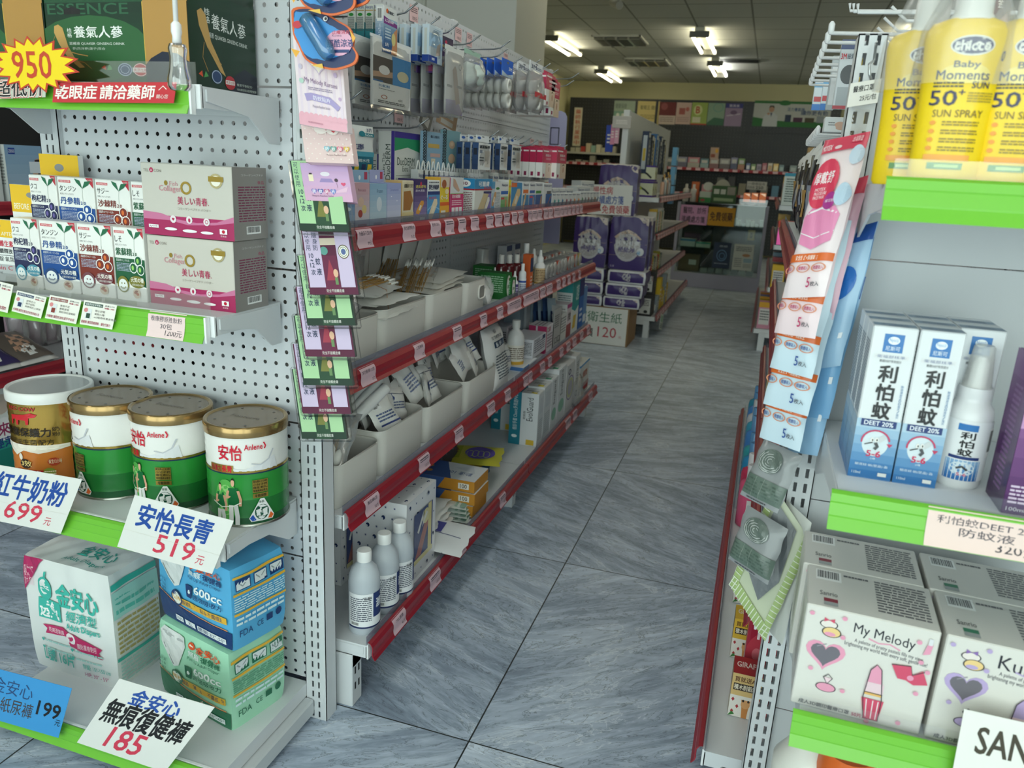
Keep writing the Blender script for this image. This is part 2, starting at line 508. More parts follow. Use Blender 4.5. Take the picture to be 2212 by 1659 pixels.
# shop front: low sill, posts, glass
mb = MB().box((-2.8, -2.5, 0), (3.2, -2.44, .12), '8d9296'); struct(mb, 'wall_front')
mb = MB().box((-2.8, -2.5, 2.62), (3.2, -2.44, CEIL), '8d9296'); struct(mb, 'trim_2')
for i, x in enumerate((-2.8, -.8, 1.2)):
    f = MB()
    for a in (0, 1.94): f.box((x + a, -2.5, .12), (x + a + .06, -2.44, 2.62), 'a5aaae.m')
    f.box((x + .06, -2.475, .12), (x + 1.94, -2.47, 2.62), GLASS)
    struct(f, 'window_%d' % (i + 1))

# ------------------------------------------------------------ ceiling lights
TUBE = emit('fluorescent_tube', 'fff5d2', 9.0)
TUBEW = emit('fluorescent_tube_white', 'fbfaf4', 13.0)
LG = 'ceiling tube lights'
for (a, b, lab, white) in (((1180, 86), (1245, 120), 'twin fluorescent tube fitting nearest the grey pillar', 0), ((1497, 78), (1540, 115), 'twin fluorescent tube fitting highest in view, in the middle of the ceiling', 0),
                           ((1293, 157), (1337, 180), 'twin fluorescent tube fitting farthest back, over the left end of the black shelving', 0),
                           ((1534, 140), (1565, 165), 'twin fluorescent tube fitting beside the slotted air vent, one tube whiter', 1)):
    P, Q = pz(*a, CEIL - .09), pz(*b, CEIL - .09); X = (P[0] + Q[0]) / 2; y0 = P[1]; y1 = y0 + 1.22
    r = thing('tube_light', lab, 'ceiling light', (X, (y0 + y1) / 2, CEIL - .09), LG)
    MB().box((X - .05, y0, CEIL - .04), (X + .05, y1, CEIL), 'c8c8ba.s', .006).obj('housing', r)
    for k, s in enumerate((-.075, .075)):
        MB().tube([(X + s, y0 + .03, CEIL - .075), (X + s, y1 - .03, CEIL - .075)], .016, TUBEW if white and k else TUBE, 10).obj('tube', r)
    for y in (y0, y1 - .03): MB().box((X - .1, y, CEIL - .1), (X + .1, y + .03, CEIL - .04), '6b6b62.s', .004).obj('lamp_holder', r)
for k, (x, y) in enumerate(((1.1, 9.2), (1.1, 12.0), (1.1, 6.0), (-.9, 5.6), (-2.6, 6.0), (-.35, 2.3), (1.5, 2.3), (-2.2, 2.3), (-.35, -.3), (1.5, -.3), (-2.2, -.3))):   # the same fittings above the frame
    r = thing('tube_light', 'twin fluorescent tube fitting on the ceiling over the shop', 'ceiling light', (x, y, CEIL - .09), LG)
    MB().box((x - .05, y - .61, CEIL - .04), (x + .05, y + .61, CEIL), 'c8c8ba.s', .006).obj('housing', r)
    for s in (-.075, .075): MB().tube([(x + s, y - .58, CEIL - .075), (x + s, y + .58, CEIL - .075)], .016, TUBEW if y < 3 else TUBE, 8).obj('tube', r)
for a, b, lab in (((1283, 80), (1422, 80), 'silver louvred ceiling panel nearer the camera, lamps off'), ((1350, 128), (1445, 132), 'silver louvred ceiling panel farther back, lamps off')):
    P = pz(*a, CEIL); x, y = P[0], P[1] - .15
    r = thing('troffer_light', lab, 'ceiling light', (x + .26, y + .3, CEIL), 'silver ceiling troffers')
    f = MB()
    for q0, q1 in (((x, y), (x + .56, y + .02)), ((x, y + .59), (x + .56, y + .61)), ((x, y), (x + .02, y + .61)), ((x + .54, y), (x + .56, y + .61))): f.box((*q0, CEIL - .02), (*q1, CEIL), 'cfd0c6.s')
    f.obj('frame', r)
    MB().box((x + .02, y + .02, CEIL - .004), (x + .54, y + .59, CEIL), '55564f.m').obj('reflector', r)
    f = MB()
    for i in range(1, 4): f.box((x + .56 * i / 4 - .012, y + .02, CEIL - .045), (x + .56 * i / 4 + .012, y + .59, CEIL - .005), 'd8d8d0.q')
    for i in range(1, 8): f.box((x + .02, y + .61 * i / 8 - .006, CEIL - .04), (x + .54, y + .61 * i / 8 + .006, CEIL - .005), 'b8b8b0.q')
    f.obj('louvre', r)
P = pz(1545, 128, CEIL); x, y = P[0], P[1]
r = thing('air_vent', 'dark slotted air conditioning vent in the ceiling', 'vent', (x + .3, y + .2, CEIL))
MB().box((x - .02, y - .1, CEIL - .012), (x + .56, y + .22, CEIL), '8b8d86.s', .003).obj('frame', r)
f = MB()
for i in range(4): f.box((x, y - .08 + .07 * i, CEIL - .02), (x + .54, y - .04 + .07 * i, CEIL - .012), '2d302e')
f.obj('slot', r)
P = pz(1330, 8, CEIL - .06)
r = thing('security_camera', 'small grey security camera at the top of the ceiling view', 'camera', (P[0], P[1], CEIL))
MB().lathe((P[0], P[1], CEIL - .05), [(.045, 0), (.06, .05)], 'b0b0a8.s', 16).obj('mount', r)
MB().lathe((P[0], P[1], CEIL - .06), [(.03, -.07), (.035, .08)], '9a9a94.s', 12, (.6, -.75, -.3)).obj('body', r)

# ============================================================ SHELVING
WH, WH2 = 'd6d9dc.s', 'cfd3d6.s'
RED, GRN = '94202f.f', '70bb36.f'


def slots(name, h, ax, pitch, w, hh, off, vs='Z'):
    """steel post with rectangular punched slots: ax across, z up, two columns"""
    t = NT(name); t.b.inputs['Base Color'].default_value = lin(h); t.b.inputs['Roughness'].default_value = .42
    g = t.n('ShaderNodeNewGeometry'); s = t.n('ShaderNodeSeparateXYZ'); t.l(g.outputs['Position'], s.inputs[0])
    fz = t.math('ABSOLUTE', t.math('SUBTRACT', t.math('FRACT', t.math('ADD', t.math('DIVIDE', s.outputs[2], pitch), 40)), .5))
    x = t.math('ABSOLUTE', t.math('SUBTRACT', t.math('ABSOLUTE', t.math('SUBTRACT', s.outputs['XYZ'.index(ax)], off)), .0075))
    mk = t.math('MULTIPLY', t.math('LESS_THAN', fz, hh / 2), t.math('LESS_THAN', x, w / 2))
    tr = t.n('ShaderNodeBsdfTransparent'); mx = t.n('ShaderNodeMixShader')
    t.l(mk, mx.inputs[0]); t.l(t.b.outputs[0], mx.inputs[1]); t.l(tr.outputs[0], mx.inputs[2]); t.l(mx.outputs[0], t.out.inputs[0])
    return t.m


def rail_profile(kind):
    """(outward, up) outline of a price rail, from its top inner edge to its lower tip"""
    if kind == 'red': return [(-.006, .020), (.000, .018), (.005, .010), (.0055, .0), (.004, -.008), (.006, -.015), (.011, -.022)]
    return [(-.004, .020), (.001, .017), (.0025, .008), (.002, .006), (.005, -.008), (.0048, -.010), (.011, -.024)]


def rail(name, parent, A, B, out, kind, m, th=.0022):
    """price rail from A to B, out = outward unit vector; returns the object and the printed face"""
    A, B, out = np.array(A, float), np.array(B, float), np.array(out, float); up = np.array((0, 0, 1.)); pr = rail_profile(kind)
    mb = MB(); n = len(pr); v = []
    for P in (A, B):
        for d in (0, -th): v += [P + out * (o + d) + up * h for o, h in pr]
    f = []
    for i in range(n - 1):
        f += [(i, i + 1, 2 * n + i + 1, 2 * n + i), (n + i, 3 * n + i, 3 * n + i + 1, n + i + 1), (i, n + i, n + i + 1, i + 1), (2 * n + i, 2 * n + i + 1, 3 * n + i + 1, 3 * n + i)]
    f += [(0, 2 * n, 3 * n, n), (n - 1, 2 * n - 1, 4 * n - 1, 3 * n - 1)]
    mb.add(v, f, m)
    o = mb.obj(name, parent)
    hs = [h for _, h in pr][::-1]; os_ = [q for q, _ in pr][::-1]

    def face(x, y, l):
        h = -.022 + .042 * y if kind == 'red' else -.024 + .044 * y
        q = float(np.interp(h, hs, os_))
        return A + (B - A) * x + out * (q + .0006 + l) + up * h
    return o, face


def price_label(railo, face, x0, x1, y0=.12, y1=.95, txt=None, price='', c='dcbcc4'):
    mb = MB(); fr = Fr((0, 0, 0), (1, 0, 0), (0, 1, 0), fn=lambda x, y, l: face(x0 + (x1 - x0) * x, y0 + (y1 - y0) * y, l))
    mb.grid(lambda a, b: fr(a, b, .0004), 1, 8, M(c), True)
    if txt:
        n = len(txt)
        for i, tx in enumerate(txt): wd = min(.42, .075 * sum(1 if ord(q) > 255 else .55 for q in tx)); mb.art(fr, [('t', tx, .5 - wd, .9 - .27 * (i + 1), .5 + wd, .9 - .27 * i - .05, '4a4450')], lift=.0007)
    else: mb.art(fr, [('l', .12, .6, .9, .88, 2, '5a5460')], lift=.0007)
    if price: mb.art(fr, [('t', price, .94 - min(.5, .09 * len(price)), .1, .94, .34, '33303a')], lift=.0007)
    return mb.obj('price_label', railo)


def bracket(mb, P, d, L, h, m, t=.003):
    """tapered plate from the post at P running L along d"""
    P, d = np.array(P, float), np.array(d, float); up = np.array((0, 0, 1.)); sd = np.cross(d, up)
    mb.prism([P, P + d * L, P + d * L - up * .018, P + d * L * .45 - up * h * .45, P + d * .03 - up * h, P - up * h], sd * t, m)


def tray(mb, a, b, z, m, lip=.032):
    mb.box((a[0], a[1], z - .003), (b[0], b[1], z), m)
    for q0, q1 in (((a[0], a[1]), (b[0], a[1] + .002)), ((a[0], b[1] - .002), (b[0], b[1])), ((a[0], a[1]), (a[0] + .002, b[1])), ((b[0] - .002, a[1]), (b[0], b[1]))):
        mb.box((*q0, z - lip), (*q1, z - .003), m)


# ---- end shelf facing the camera, left
EX0, EX1, EYP = -1.385, -.835, 1.285
LS = {1: (1.300, 1.050, -.862), 2: (.930, 1.066, -.872), 3: (.525, 1.030, -.848), 4: (.085, .970, -.832)}   # shelf top, front edge, right end
end_l = thing('end_shelf', 'white perforated end shelf with green price rails, milk powder and diapers', 'shelf unit', (-1.1, 1.2, 0))
PL = slots('slotted_post_left', 'd4d7da', 'X', .0251, .0046, .62, -.808)
PL2 = slots('slotted_post_far_left', 'd4d7da', 'X', .0251, .0046, .62, -1.402)
def post(name, parent, x0, x1, y0, y1, z1, mat):
    mb = MB(); th = .0015
    for a, b in (((x0, y0), (x1, y0 + th)), ((x0, y1 - th), (x1, y1)), ((x0, y0), (x0 + th, y1)), ((x1 - th, y0), (x1, y1))): mb.box((*a, 0), (*b, z1), mat)
    mb.box((x0, y0, z1 - .002), (x1, y1, z1), 'd6d9dc.s')
    return mb.obj(name, parent)
post('upright_post', end_l, -.833, -.782, 1.262, 1.304, 1.66, PL)
post('upright_post', end_l, -1.427, -1.377, 1.262, 1.304, 1.66, PL2)
PEGL = peg('d3d6da', 'XZ', .0251, .0041, (.0, .45))
for i, (z0, z1) in enumerate(((.09, .386), (.388, .684), (.686, .992), (.994, 1.32), (1.322, 1.655))):
    MB().box((EX0 + .006, EYP - .012, z0 + .001), (EX1 - .002, EYP - .011, z1 - .001), PEGL).obj('back_panel', end_l)
LRAIL = {}
for k, (z, yf, xr) in LS.items():
    mb = MB(); tray(mb, (-1.385, yf + .012), (xr, 1.268), z, WH)
    if k == 4: mb.box((-1.40, yf + .02, .012), (xr + .02, 1.262, z - .034), 'c6cacd.s', .004)
    sh = mb.obj('shelf', end_l)
    if k < 4:
        for x in (xr + .003, -1.392):
            b = MB(); bracket(b, (x, 1.262, z - .004), (0, -1, 0), 1.262 - yf - .02, .075, WH); b.obj('bracket', sh)
    MB().box((-1.385, yf + .008, z - .034), (xr, yf + .013, z + .002), 'eceeef.s').obj('rail_holder', sh)
    if k in (1, 2): MB().box((-1.385, yf + .012, z), (xr - .01, yf + .0135, z + .035), CLEAR).obj('clear_lip', sh)
    LRAIL[k] = rail('price_rail', end_l, (-1.44, yf, z - .019), (xr - .012, yf, z - .019), (0, -1, 0), 'green', GRN)
    MB().box((xr - .0118, yf - .004, z - .043), (xr - .008, yf + .006, z + .001), 'f2f4f4.s').obj('rail_end', LRAIL[k][0])

# ---- end shelf facing the camera, right
RX0, RYP = .115, 1.235
RS = {1: (1.205, .90), 2: (.855, .90), 3: (.555, .90), 4: (.16, .88)}
end_r = thing('end_shelf', 'plain grey end shelf with green price rails, sunscreen and repellent boxes', 'shelf unit', (.4, 1.1, 0))
PR = slots('slotted_post_right', 'd4d7da', 'X', .0251, .0052, .62, .1045)
post('upright_post', end_r, .086, .123, 1.215, 1.258, 1.40, PR)
post('upright_post', end_r, .70, .75, 1.215, 1.258, 1.40, WH)
for z0, z1 in ((.05, .33), (.332, .72), (.722, 1.10), (1.102, 1.39)):
    MB().box((.124, RYP - .01, z0), (.70, RYP - .008, z1), 'c4c7ca.s').obj('back_panel', end_r)
RRAIL = {}
for k, (z, yf) in RS.items():
    mb = MB(); tray(mb, (.122, yf + .012), (.70, 1.222), z, WH); sh = mb.obj('shelf', end_r)
    for x in (.124, .698):
        b = MB(); bracket(b, (x, 1.22, z - .004), (0, -1, 0), 1.22 - yf - .02, .075, WH); b.obj('bracket', sh)
    MB().box((.118, yf + .008, z - .034), (.70, yf + .013, z + .002), 'eceeef.s').obj('rail_holder', sh)
    if k < 4:
        MB().box((.118, yf + .008, z), (.70, yf + .0095, z + .026), CLEAR).obj('clear_lip', sh)
        RRAIL[k] = rail('price_rail', end_r, (.112, yf, z - .012), (.70, yf, z - .012), (0, -1, 0), 'green', GRN)

# ---- long gondola shelves along the aisle


def gondola(lab, xs, y0, nb, bay, sd, zs, xr, top, cfg):
    """xs = spine, sd = +1 shelves face +x; zs shelf tops from the lowest, xr rail planes"""
    r = thing('gondola_shelf', lab, 'shelf unit', (xs, y0 + nb * bay / 2, 0))
    PS = slots('slotted_post_%d' % int(abs(xs * 100) + y0 * 10), 'd4d7da', 'Y', .0251, .0046, .62, y0)
    rails = {}
    pm = peg('cdd1d6', 'YZ', .0251, .0041, (.0, .45)) if cfg.get('peg', 1) else M('c4c7ca', 's')
    for i in range(nb + 1):
        MB().box((xs - .022, y0 + bay * i - .02, 0), (xs + .022, y0 + bay * i + .02, top), WH, .002).obj('upright_post', r)
        f = MB(); x1 = xs + sd * (abs(xr[0] - xs) - .045)
        fy = y0 + bay * i + (0 if i else .02)
        f.box((xs, fy - .02, .10), (x1, fy + .02, .135), WH, .002); f.box((x1 - sd * .045, fy - .022, 0), (x1, fy + .022, .135), WH, .002)
        fo = f.obj('base_foot', r)
        h = MB()
        for zz in (.04, .08, .115)[:2]:
            for yy in (-.008, .008): h.box((x1 + sd * .0003, fy + yy - .003, zz), (x1 + sd * .0006, fy + yy + .003, zz + .018), '1e2122')
        h.obj('slot_plate', fo)
    for i in range(nb):
        a, b = y0 + bay * i + .004, y0 + bay * (i + 1) - .004
        zz = [.15, .45, .78, 1.10, 1.305, 1.50, top - .01] if top > 1.5 else [.15, .5, .85, top - .01]
        zz = [.15, .62, 1.09, 1.365, top - .006] if top > 1.5 else zz
        for q0, q1 in zip(zz, zz[1:]):
            MB().box((xs + sd * .024, a, q0 + .001), (xs + sd * .025, b, q1 - .001), pm).obj('back_panel', r)
        MB().box((xs - sd * .026, a, .1), (xs - sd * .024, b, top - .006), 'b9bcc0.s').obj('rear_panel', r)
        for k, z in enumerate(zs):
            X = xr[k]; mb = MB(); xa, xb = sorted((xs + sd * .026, X - sd * .012)); tray(mb, (xa, a), (xb, b), z, WH); sh = mb.obj('shelf', r)
            for yy in (a + .001, b - .004):
                q = MB(); bracket(q, (xs + sd * .026, yy, z - .004), (sd, 0, 0), abs(X - xs) - .045, .07, WH); q.obj('bracket', sh)
            mb = MB(); xa, xb = sorted((X - sd * .012, X - sd * .008)); mb.box((xa, a, z - .034), (xb, b, z + .002), 'eceeef.s'); mb.obj('rail_holder', sh)
            if cfg.get('lip', 1): mb = MB(); xa, xb = sorted((X - sd * .0125, X - sd * .011)); mb.box((xa, a, z), (xb, b, z + .023), LIP); mb.obj('clear_lip', sh)
            rails[k, i] = rail('price_rail', r, (X, a - .002, z - .010), (X, b + .002, z - .010), (sd, 0, 0), 'red', RED)
    return r, rails


gl, GLR = gondola('long white perforated gondola shelf with red price rails left of the aisle', -1.06, 1.325, 2, 1.19, 1, (.166, .470, .775, 1.063), (-.708, -.765, -.765, -.765), 1.655, {})
gr, GRR = gondola('long gondola shelf with red price rails right of the aisle, seen edge on', .36, 1.28, 2, 1.19, -1, (.160, .470, .775, 1.04), (.007, .065, .065, .065), 1.44, {'peg': 1})

# ============================================================ BUILDERS OF GOODS
UP = np.array((0,0,1.))


def cart(mb,P,Q,h,d,col,front=(),left=(),right=(),top=(),fin='p',ch=.0015,lean=0.):
    """carton standing on P-Q (front foot), height h, depth d, printed faces; lean tips its top backwards"""
    P,Q = np.array(P,float),np.array(Q,float); U = Q - P; N = nrm(np.cross(U,UP)); T = -N * d
    V = UP * h * math.cos(lean) - N * h * math.sin(lean); T = -N * d * math.cos(lean) - UP * d * math.sin(lean) + UP * (d * math.sin(lean) if lean > 0 else 0) * 0
    if lean: P = P + UP * abs(d * math.sin(lean)); Q = P + U
    mb.obox(P,U,V,T,M(col,fin),ch)
    if front: mb.art(Fr(P,U,V),front,fin)
    if left: mb.art(Fr(P + T,-T,V),left,fin)
    if right: mb.art(Fr(Q,T,V),right,fin)
    if top: mb.art(Fr(P + V,U,T),top,fin)
    return P,U,V,T


def carton(name,lab,cat,group,P,Q,h,d,col,**kw):
    mb = MB(); cart(mb,P,Q,h,d,col,**kw)
    return tag(mb.obj(name),lab,cat,group)


def card(name,lab,cat,BL,BR,TL,ops,col='f2f1ec',group=None,th=.0006,fin='p'):
    """stiff paper or plastic card given by three corners in the shop"""
    BL,BR,TL = (np.array(q,float) for q in (BL,BR,TL)); mb = MB(); U,V = BR - BL,TL - BL; N = nrm(np.cross(U,V))
    mb.obox(BL - N * th,U,V,N * th,M(col,fin)); mb.art(Fr(BL,U,V),ops,fin)
    return tag(mb.obj(name),lab,cat,group)


def can(name,lab,group,c,r,h,bands,lidcol,lidh,lidtop,a0=-2.6,a1=.1,ops=(),fin='g',lab_lid=None,lidops=()):
    """ridged tin with a plastic lid; bands = (height share, colour) upwards"""
    x,y,z = c
    t = thing(name,lab,'tin',(x,y,z),group); hb = h - lidh
    mb = MB(); z0 = 0
    prof = []
    for zz,col in bands:
        n = max(2,int((zz - z0) * 26)); pr = [(r - (.0009 if i % 2 else 0) * (1 if 0 < i < n else 0),hb * (z0 + (zz - z0) * i / n)) for i in range(n + 1)]
        mb.lathe((x,y,z),pr,col,48,cap=(z0 == 0)); z0 = zz
    mb.art(cylfr((x,y),r + .0006,z,z + hb,a0,a1),ops,fin)
    mb.obj('body',t)
    MB().lathe((x,y,z),[(r + .0012,0),(r + .0012,.003),(r,.0045)],'a9aaa2.m',48,cap=False).obj('base_rim',t)
    mb = MB(); mb.lathe((x,y,z + hb),[(r + .002,-.004),(r + .0024,0),(r + .0022,lidh - .003),(r + .0005,lidh),(r - .004,lidh),(r - .006,lidh - .003),(0.001,lidh - .003)],lidcol,56,cap=False)
    if lidtop: mb.lathe((x,y,z + hb + lidh - .0028),[(r - .0062,0),(.001,0)],lidtop,48,cap=False)
    fr = Fr((x - r,y - r,z + hb + lidh - .0026),(2 * r,0,0),(0,2 * r,0)); mb.art(fr,lidops,'g')
    mb.obj('lid',t)
    return t


def soft_block(name,lab,cat,group,P,Q,h,d,col,front=(),left=(),right=(),top=(),bul=.012,fin='f',seed=1,n=14):
    """shrink wrapped square pack with bulging, lightly creased faces"""
    P,Q = np.array(P,float),np.array(Q,float); U = Q - P; N = nrm(np.cross(U,UP)); T = -N * d; V = UP * h
    R = random.Random(seed); ph = [R.uniform(0,6) for _ in range(9)]
    cen = P + (U + V + T) / 2

    def def_(p):
        q = p - cen; a = np.dot(q,U) / np.dot(U,U) * 2; b = np.dot(q,V) / np.dot(V,V) * 2; c = np.dot(q,T) / np.dot(T,T) * 2
        # round the edges and bulge
        e = 1 - .016 * (abs(a * b) ** 6 + abs(b * c) ** 6 + abs(a * c) ** 6)
        w = .0016 * (math.sin(70 * p[0] + ph[0] + 40 * p[2]) + math.sin(55 * p[1] + 60 * p[2] + ph[1]) + .7 * math.sin(130 * p[0] - 90 * p[1] + ph[2]) + .5 * math.sin(190 * p[2] + 150 * p[0] + ph[3]))
        bz = max(0,b + .9) / 1.9
        o = nrm(U) * math.copysign(1,a) * (abs(a) ** 5) * bul * (1 - b * b * .9) * .35 + (-N) * math.copysign(1,c) * abs(c) ** 5 * (bul * (1 - b * b * .9) * (1 - a * a * .8)) + UP * (abs(max(b,0)) ** 5) * bul * .5 * (1 - a * a) * (1 - c * c)
        return cen + U * a / 2 * e + V * b / 2 * (1 - .02 * abs(a * c) ** 4 * (b > 0)) + T * c / 2 * e + o + N * w * bz * (abs(c) > .9) + nrm(U) * w * bz * (abs(a) > .9) + UP * w * (b > .9)
    mb = MB(); m = M(col,fin)
    faces = [(P,U,V),(Q,T,V),(Q + T,-U,V),(P + T,-T,V),(P + V,U,T),(P + T,U,-T)]
    for O,A,B in faces: mb.grid(lambda x,y: def_(O + A * x + B * y),n,n,m)
    for (O,A,B),ops in zip((faces[0],faces[1],faces[3],faces[4]),(front,right,left,top)):
        nn = nrm(np.cross(A,B))
        if ops: mb.art(Fr(O,A,B,fn=lambda x,y,l,O=O,A=A,B=B,nn=nn: def_(O + A * x + B * y) + nn * (l + .0024)),ops,fin)
    return tag(mb.obj(name),lab,cat,group)


def price_card(lab,BL,BR,TL,ops,col='e4e3de',extra=None):
    """hand lettered sign tucked into a price rail, its lower third bent over the rail"""
    return card('price_sign',lab,'sign',BL,BR,TL,ops,col,'hand written price signs')


# ============================================================ LEFT END SHELF
# ---- second shelf from the floor: tins of milk powder
zc = LS[3][0]
G1,G2,WHT,BRZ = '2f8a3c.g','1c6b2e.g','eceae6.g','7d6a50.q'


def anlene(u):
    """u = where round the tin the front picture sits"""
    o = [('r',0,.60,1,.625,'b99a4a.q'),('r',0,.585,1,.60,'16324a')]
    def at(a,b,c): return u + (a - .5) * c,u + (b - .5) * c
    w = .52
    def X(a): return u + (a - .5) * w
    o += [('p',[(X(.0),.62),(X(.2),.66),(X(.5),.64),(X(.8),.70),(X(1),.76),(X(1.05),.62)],'dfdfe2'),
          ('s',[(X(.62),.70),(X(.76),.68),(X(.9),.73),(X(.98),.83)],.012,'c2c3c9'),
          ('t','安怡',X(.10),.74,X(.48),.90,'cf1330',.02),('t','Anlene',X(.52),.85,X(.80),.91,'cf1330',.02),
          ('s',[(X(.82),.92),(X(.85),.88),(X(.83),.85)],.01,'cf1330'),
          ('r',X(-.08),.60,X(.34),.685,'b99a4a.q'),('t','保護力',X(-.06),.61,X(.13),.675,'a3122c',.015),('t','長青',X(.15),.61,X(.32),.68,'cf1330',.03)]
    # printed couple
    o += [('d',X(.2),.30,.10,.23,'57a84f'),('d',X(.2),.30,.07,.17,'8dc878')]
    for cx,hh,k in ((.10,.46,.9),(.32,.52,1.05)):
        o += [('p',[(X(cx - .07 * k),hh - .08),(X(cx + .07 * k),hh - .08),(X(cx + .085 * k),hh - .27),(X(cx - .085 * k),hh - .27)],'17673a'),
              ('s',[(X(cx - .075 * k),hh - .11),(X(cx - .10 * k),hh - .2),(X(cx - .05 * k),hh - .17)],.018,'d6a184'),('s',[(X(cx + .075 * k),hh - .11),(X(cx + .11 * k),hh - .21),(X(cx + .10 * k),hh - .28)],.018,'d6a184'),
              ('s',[(X(cx - .035 * k),hh - .27),(X(cx - .04 * k),.10),(X(cx - .05 * k),.04)],.03,'e6e6e4'),('s',[(X(cx + .035 * k),hh - .27),(X(cx + .055 * k),.12),(X(cx + .05 * k),.03)],.03,'dcdcdc'),
              ('d',X(cx),hh - .02,.014 * k,.045,'dcae92'),('p',[(X(cx - .03 * k),hh),(X(cx),hh + .035),(X(cx + .03 * k),hh),(X(cx),hh + .01)],'221a18')]
    o += [('s',[(X(-.04),.27),(X(.12),.22),(X(.32),.24),(X(.44),.28)],.008,'f4f8ee')]
    o += [('r',X(.62),.38,X(.86),.52,'a98d3f.q'),('r',X(.62),.32,X(.86),.37,'a98d3f.q')]
    for i,s in enumerate(('維生素A·C·E·B群','小分子鈣','維生素D₃','菊苣纖維益菌生')): o.append(('t',s,X(.63),.49 - .034 * i,X(.85),.515 - .034 * i,'2d2a1a'))
    o += [('t','零膽固醇',X(.65),.33,X(.83),.36,'2d2a1a'),
          ('p',[(X(.58),.06),(X(.92),.06),(X(.95),.10),(X(.79),.31),(X(.73),.31),(X(.55),.10)],'e8e8e6'),('d',X(.75),.16,.058,.085,'0f4a34'),('p',[(X(.56),.10),(X(.61),.14),(X(.66),.075),(X(.60),.065)],'1d4fae'),('p',[(X(.94),.10),(X(.89),.14),(X(.84),.075),(X(.9),.065)],'e0662a'),
          ('t','骨骼',X(.71),.26,X(.79),.29,'0f4a34'),('t','骨鈣靈活',X(.66),.145,X(.84),.18,'eef2ee',.01),('t','營養群',X(.70),.10,X(.80),.125,'eef2ee')]
    return o


GB = ((.59,G1),(1.0,WHT))
GRAD = ((.10,'14502a.g'),(.30,'1f7031.g'),(.59,'2b8a38.g'),(1.0,WHT))
FON = [('t','Fonterra',.30,.45,.72,.53,'6a5a46'),] + [('d',.5 + .38 * math.cos(a),.5 + .36 * math.sin(a),.018,.018,'55473a') for a in (.3,1.0,1.6,2.3,3.0,3.9,4.6,5.3)]
tins = [((535,924),.50,'green and white milk powder tin rightmost in the row, by the 519 sign'),
        ((374,897),.34,'green and white milk powder tin second from the right, left of the rightmost tin'),
        ((245,875),.12,'green and white milk powder tin standing next to the gold tin')]
for (q,u_,lab) in tins:
    P = pz(*q,zc + .197); d = nrm(np.array((P[0],P[1],0))); c = P + d * .0775
    can('milk_powder_tin',lab,'green milk powder tins on the end shelf',(c[0],c[1] - .004,zc),.0755,.197,GRAD,'a08458.q',.016,'82705a.g',a0=-2.5,a1=.45,ops=anlene(u_),lidops=FON)
P = pz(112,850,zc + .197); d = nrm(np.array((P[0],P[1],0))); c = P + d * .08
RC = [('t','RED COW',.30,.90,.56,.945,'b0222a',.02),('p',[(.32,.84),(.46,.86),(.52,.88),(.57,.86),(.55,.83),(.50,.82),(.49,.74),(.47,.74),(.465,.79),(.40,.79),(.395,.73),(.375,.73),(.37,.80),(.34,.79),(.33,.73),(.315,.73)],'c8202a'),
      ('t','康健保護力',.22,.60,.66,.70,'2a1d10',.025),('t','奶',.67,.66,.73,.71,'2a1d10'),('t','粉',.67,.60,.73,.65,'2a1d10'),('t','高鈣益生菌配方',.22,.50,.68,.565,'2a1d10'),
      ('p',[(.1,.47),(.25,.42),(.33,.36),(.42,.43),(.55,.40),(.8,.46),(.8,.50),(.1,.50)],'f2e9dc'),('d',.38,.35,.02,.04,'f2e9dc'),
      ('d',.42,.27,.055,.06,'3a2415'),('t','3效',.38,.24,.48,.31,'f3d98a',.02),('r',.32,.15,.58,.20,'b51f2c'),('t','順暢配方',.35,.155,.55,.195,'ffffff',.01),
      ('d',.66,.30,.05,.05,'b7452a'),('t','黃金12小時',.62,.28,.72,.33,'f5e6c0'),('d',.62,.18,.05,.05,'8a9a3a'),('l',.58,.14,.68,.2,2,'f5e6c0'),('p',[(.1,.02),(.3,.06),(.5,.02),(.7,.07),(.9,.02)],'f2e9dc')]
can('milk_powder_tin','gold and orange milk powder tin with a red cow and white lid','gold milk powder tin',(c[0],c[1] - .003,zc),.079,.197,((.08,'b0662a.g'),(.50,'d07a34.g'),(1.0,'b8954a.q')),'e9e9e6.g',.018,'b5b7b6.g',a0=-2.75,a1=.2,ops=RC)

# ---- bottom shelf: diaper packs
zb = LS[4][0]
TEA = '3fb5a5'
big = [('p',[(0,1),(.26,1),(0,.70)],'b5255f'),('t','吸收棉芯',.01,.83,.13,.93,'f4d4dc'),('t','加大·加寬',.01,.75,.12,.83,'f4d4dc'),
       ('d',.26,.76,.085,.10,TEA),('d',.26,.77,.06,.07,'e9ece9'),('h',.26,.74,.045,.05,TEA),('s',[(.27,.85),(.29,.91)],.02,TEA),
       ('t','金安心',.40,.64,.86,.83,TEA,.035),('r',.17,.50,.44,.67,TEA),('t','透氣',.19,.515,.42,.655,'f2f5f2',.03),('t','經濟型',.50,.53,.84,.62,TEA,.015),('t','Adult Diapers',.49,.44,.86,.51,TEA,.03),
       ('p',[(.20,.44),(.25,.41),(.22,.36),(.46,.38),(.50,.30),(.86,.25),(.82,.30),(.86,.34),(.56,.42),(.50,.42),(.44,.46)],'c22a63'),('d',.52,.37,.055,.055,'f2ebea'),('h',.52,.37,.033,.03,'c22a63'),('t','乾爽透氣膜',.27,.385,.45,.43,'f6dde4'),('t','腰貼重複使用',.59,.30,.80,.35,'f6dde4'),
       ('t','L號 16片',.16,.10,.52,.22,TEA,.025),('t','臀圍: 101-150 cm',.62,.12,.93,.165,TEA,.01),('t','HIP: 30" - 59"',.63,.05,.90,.09,'b8487c')]
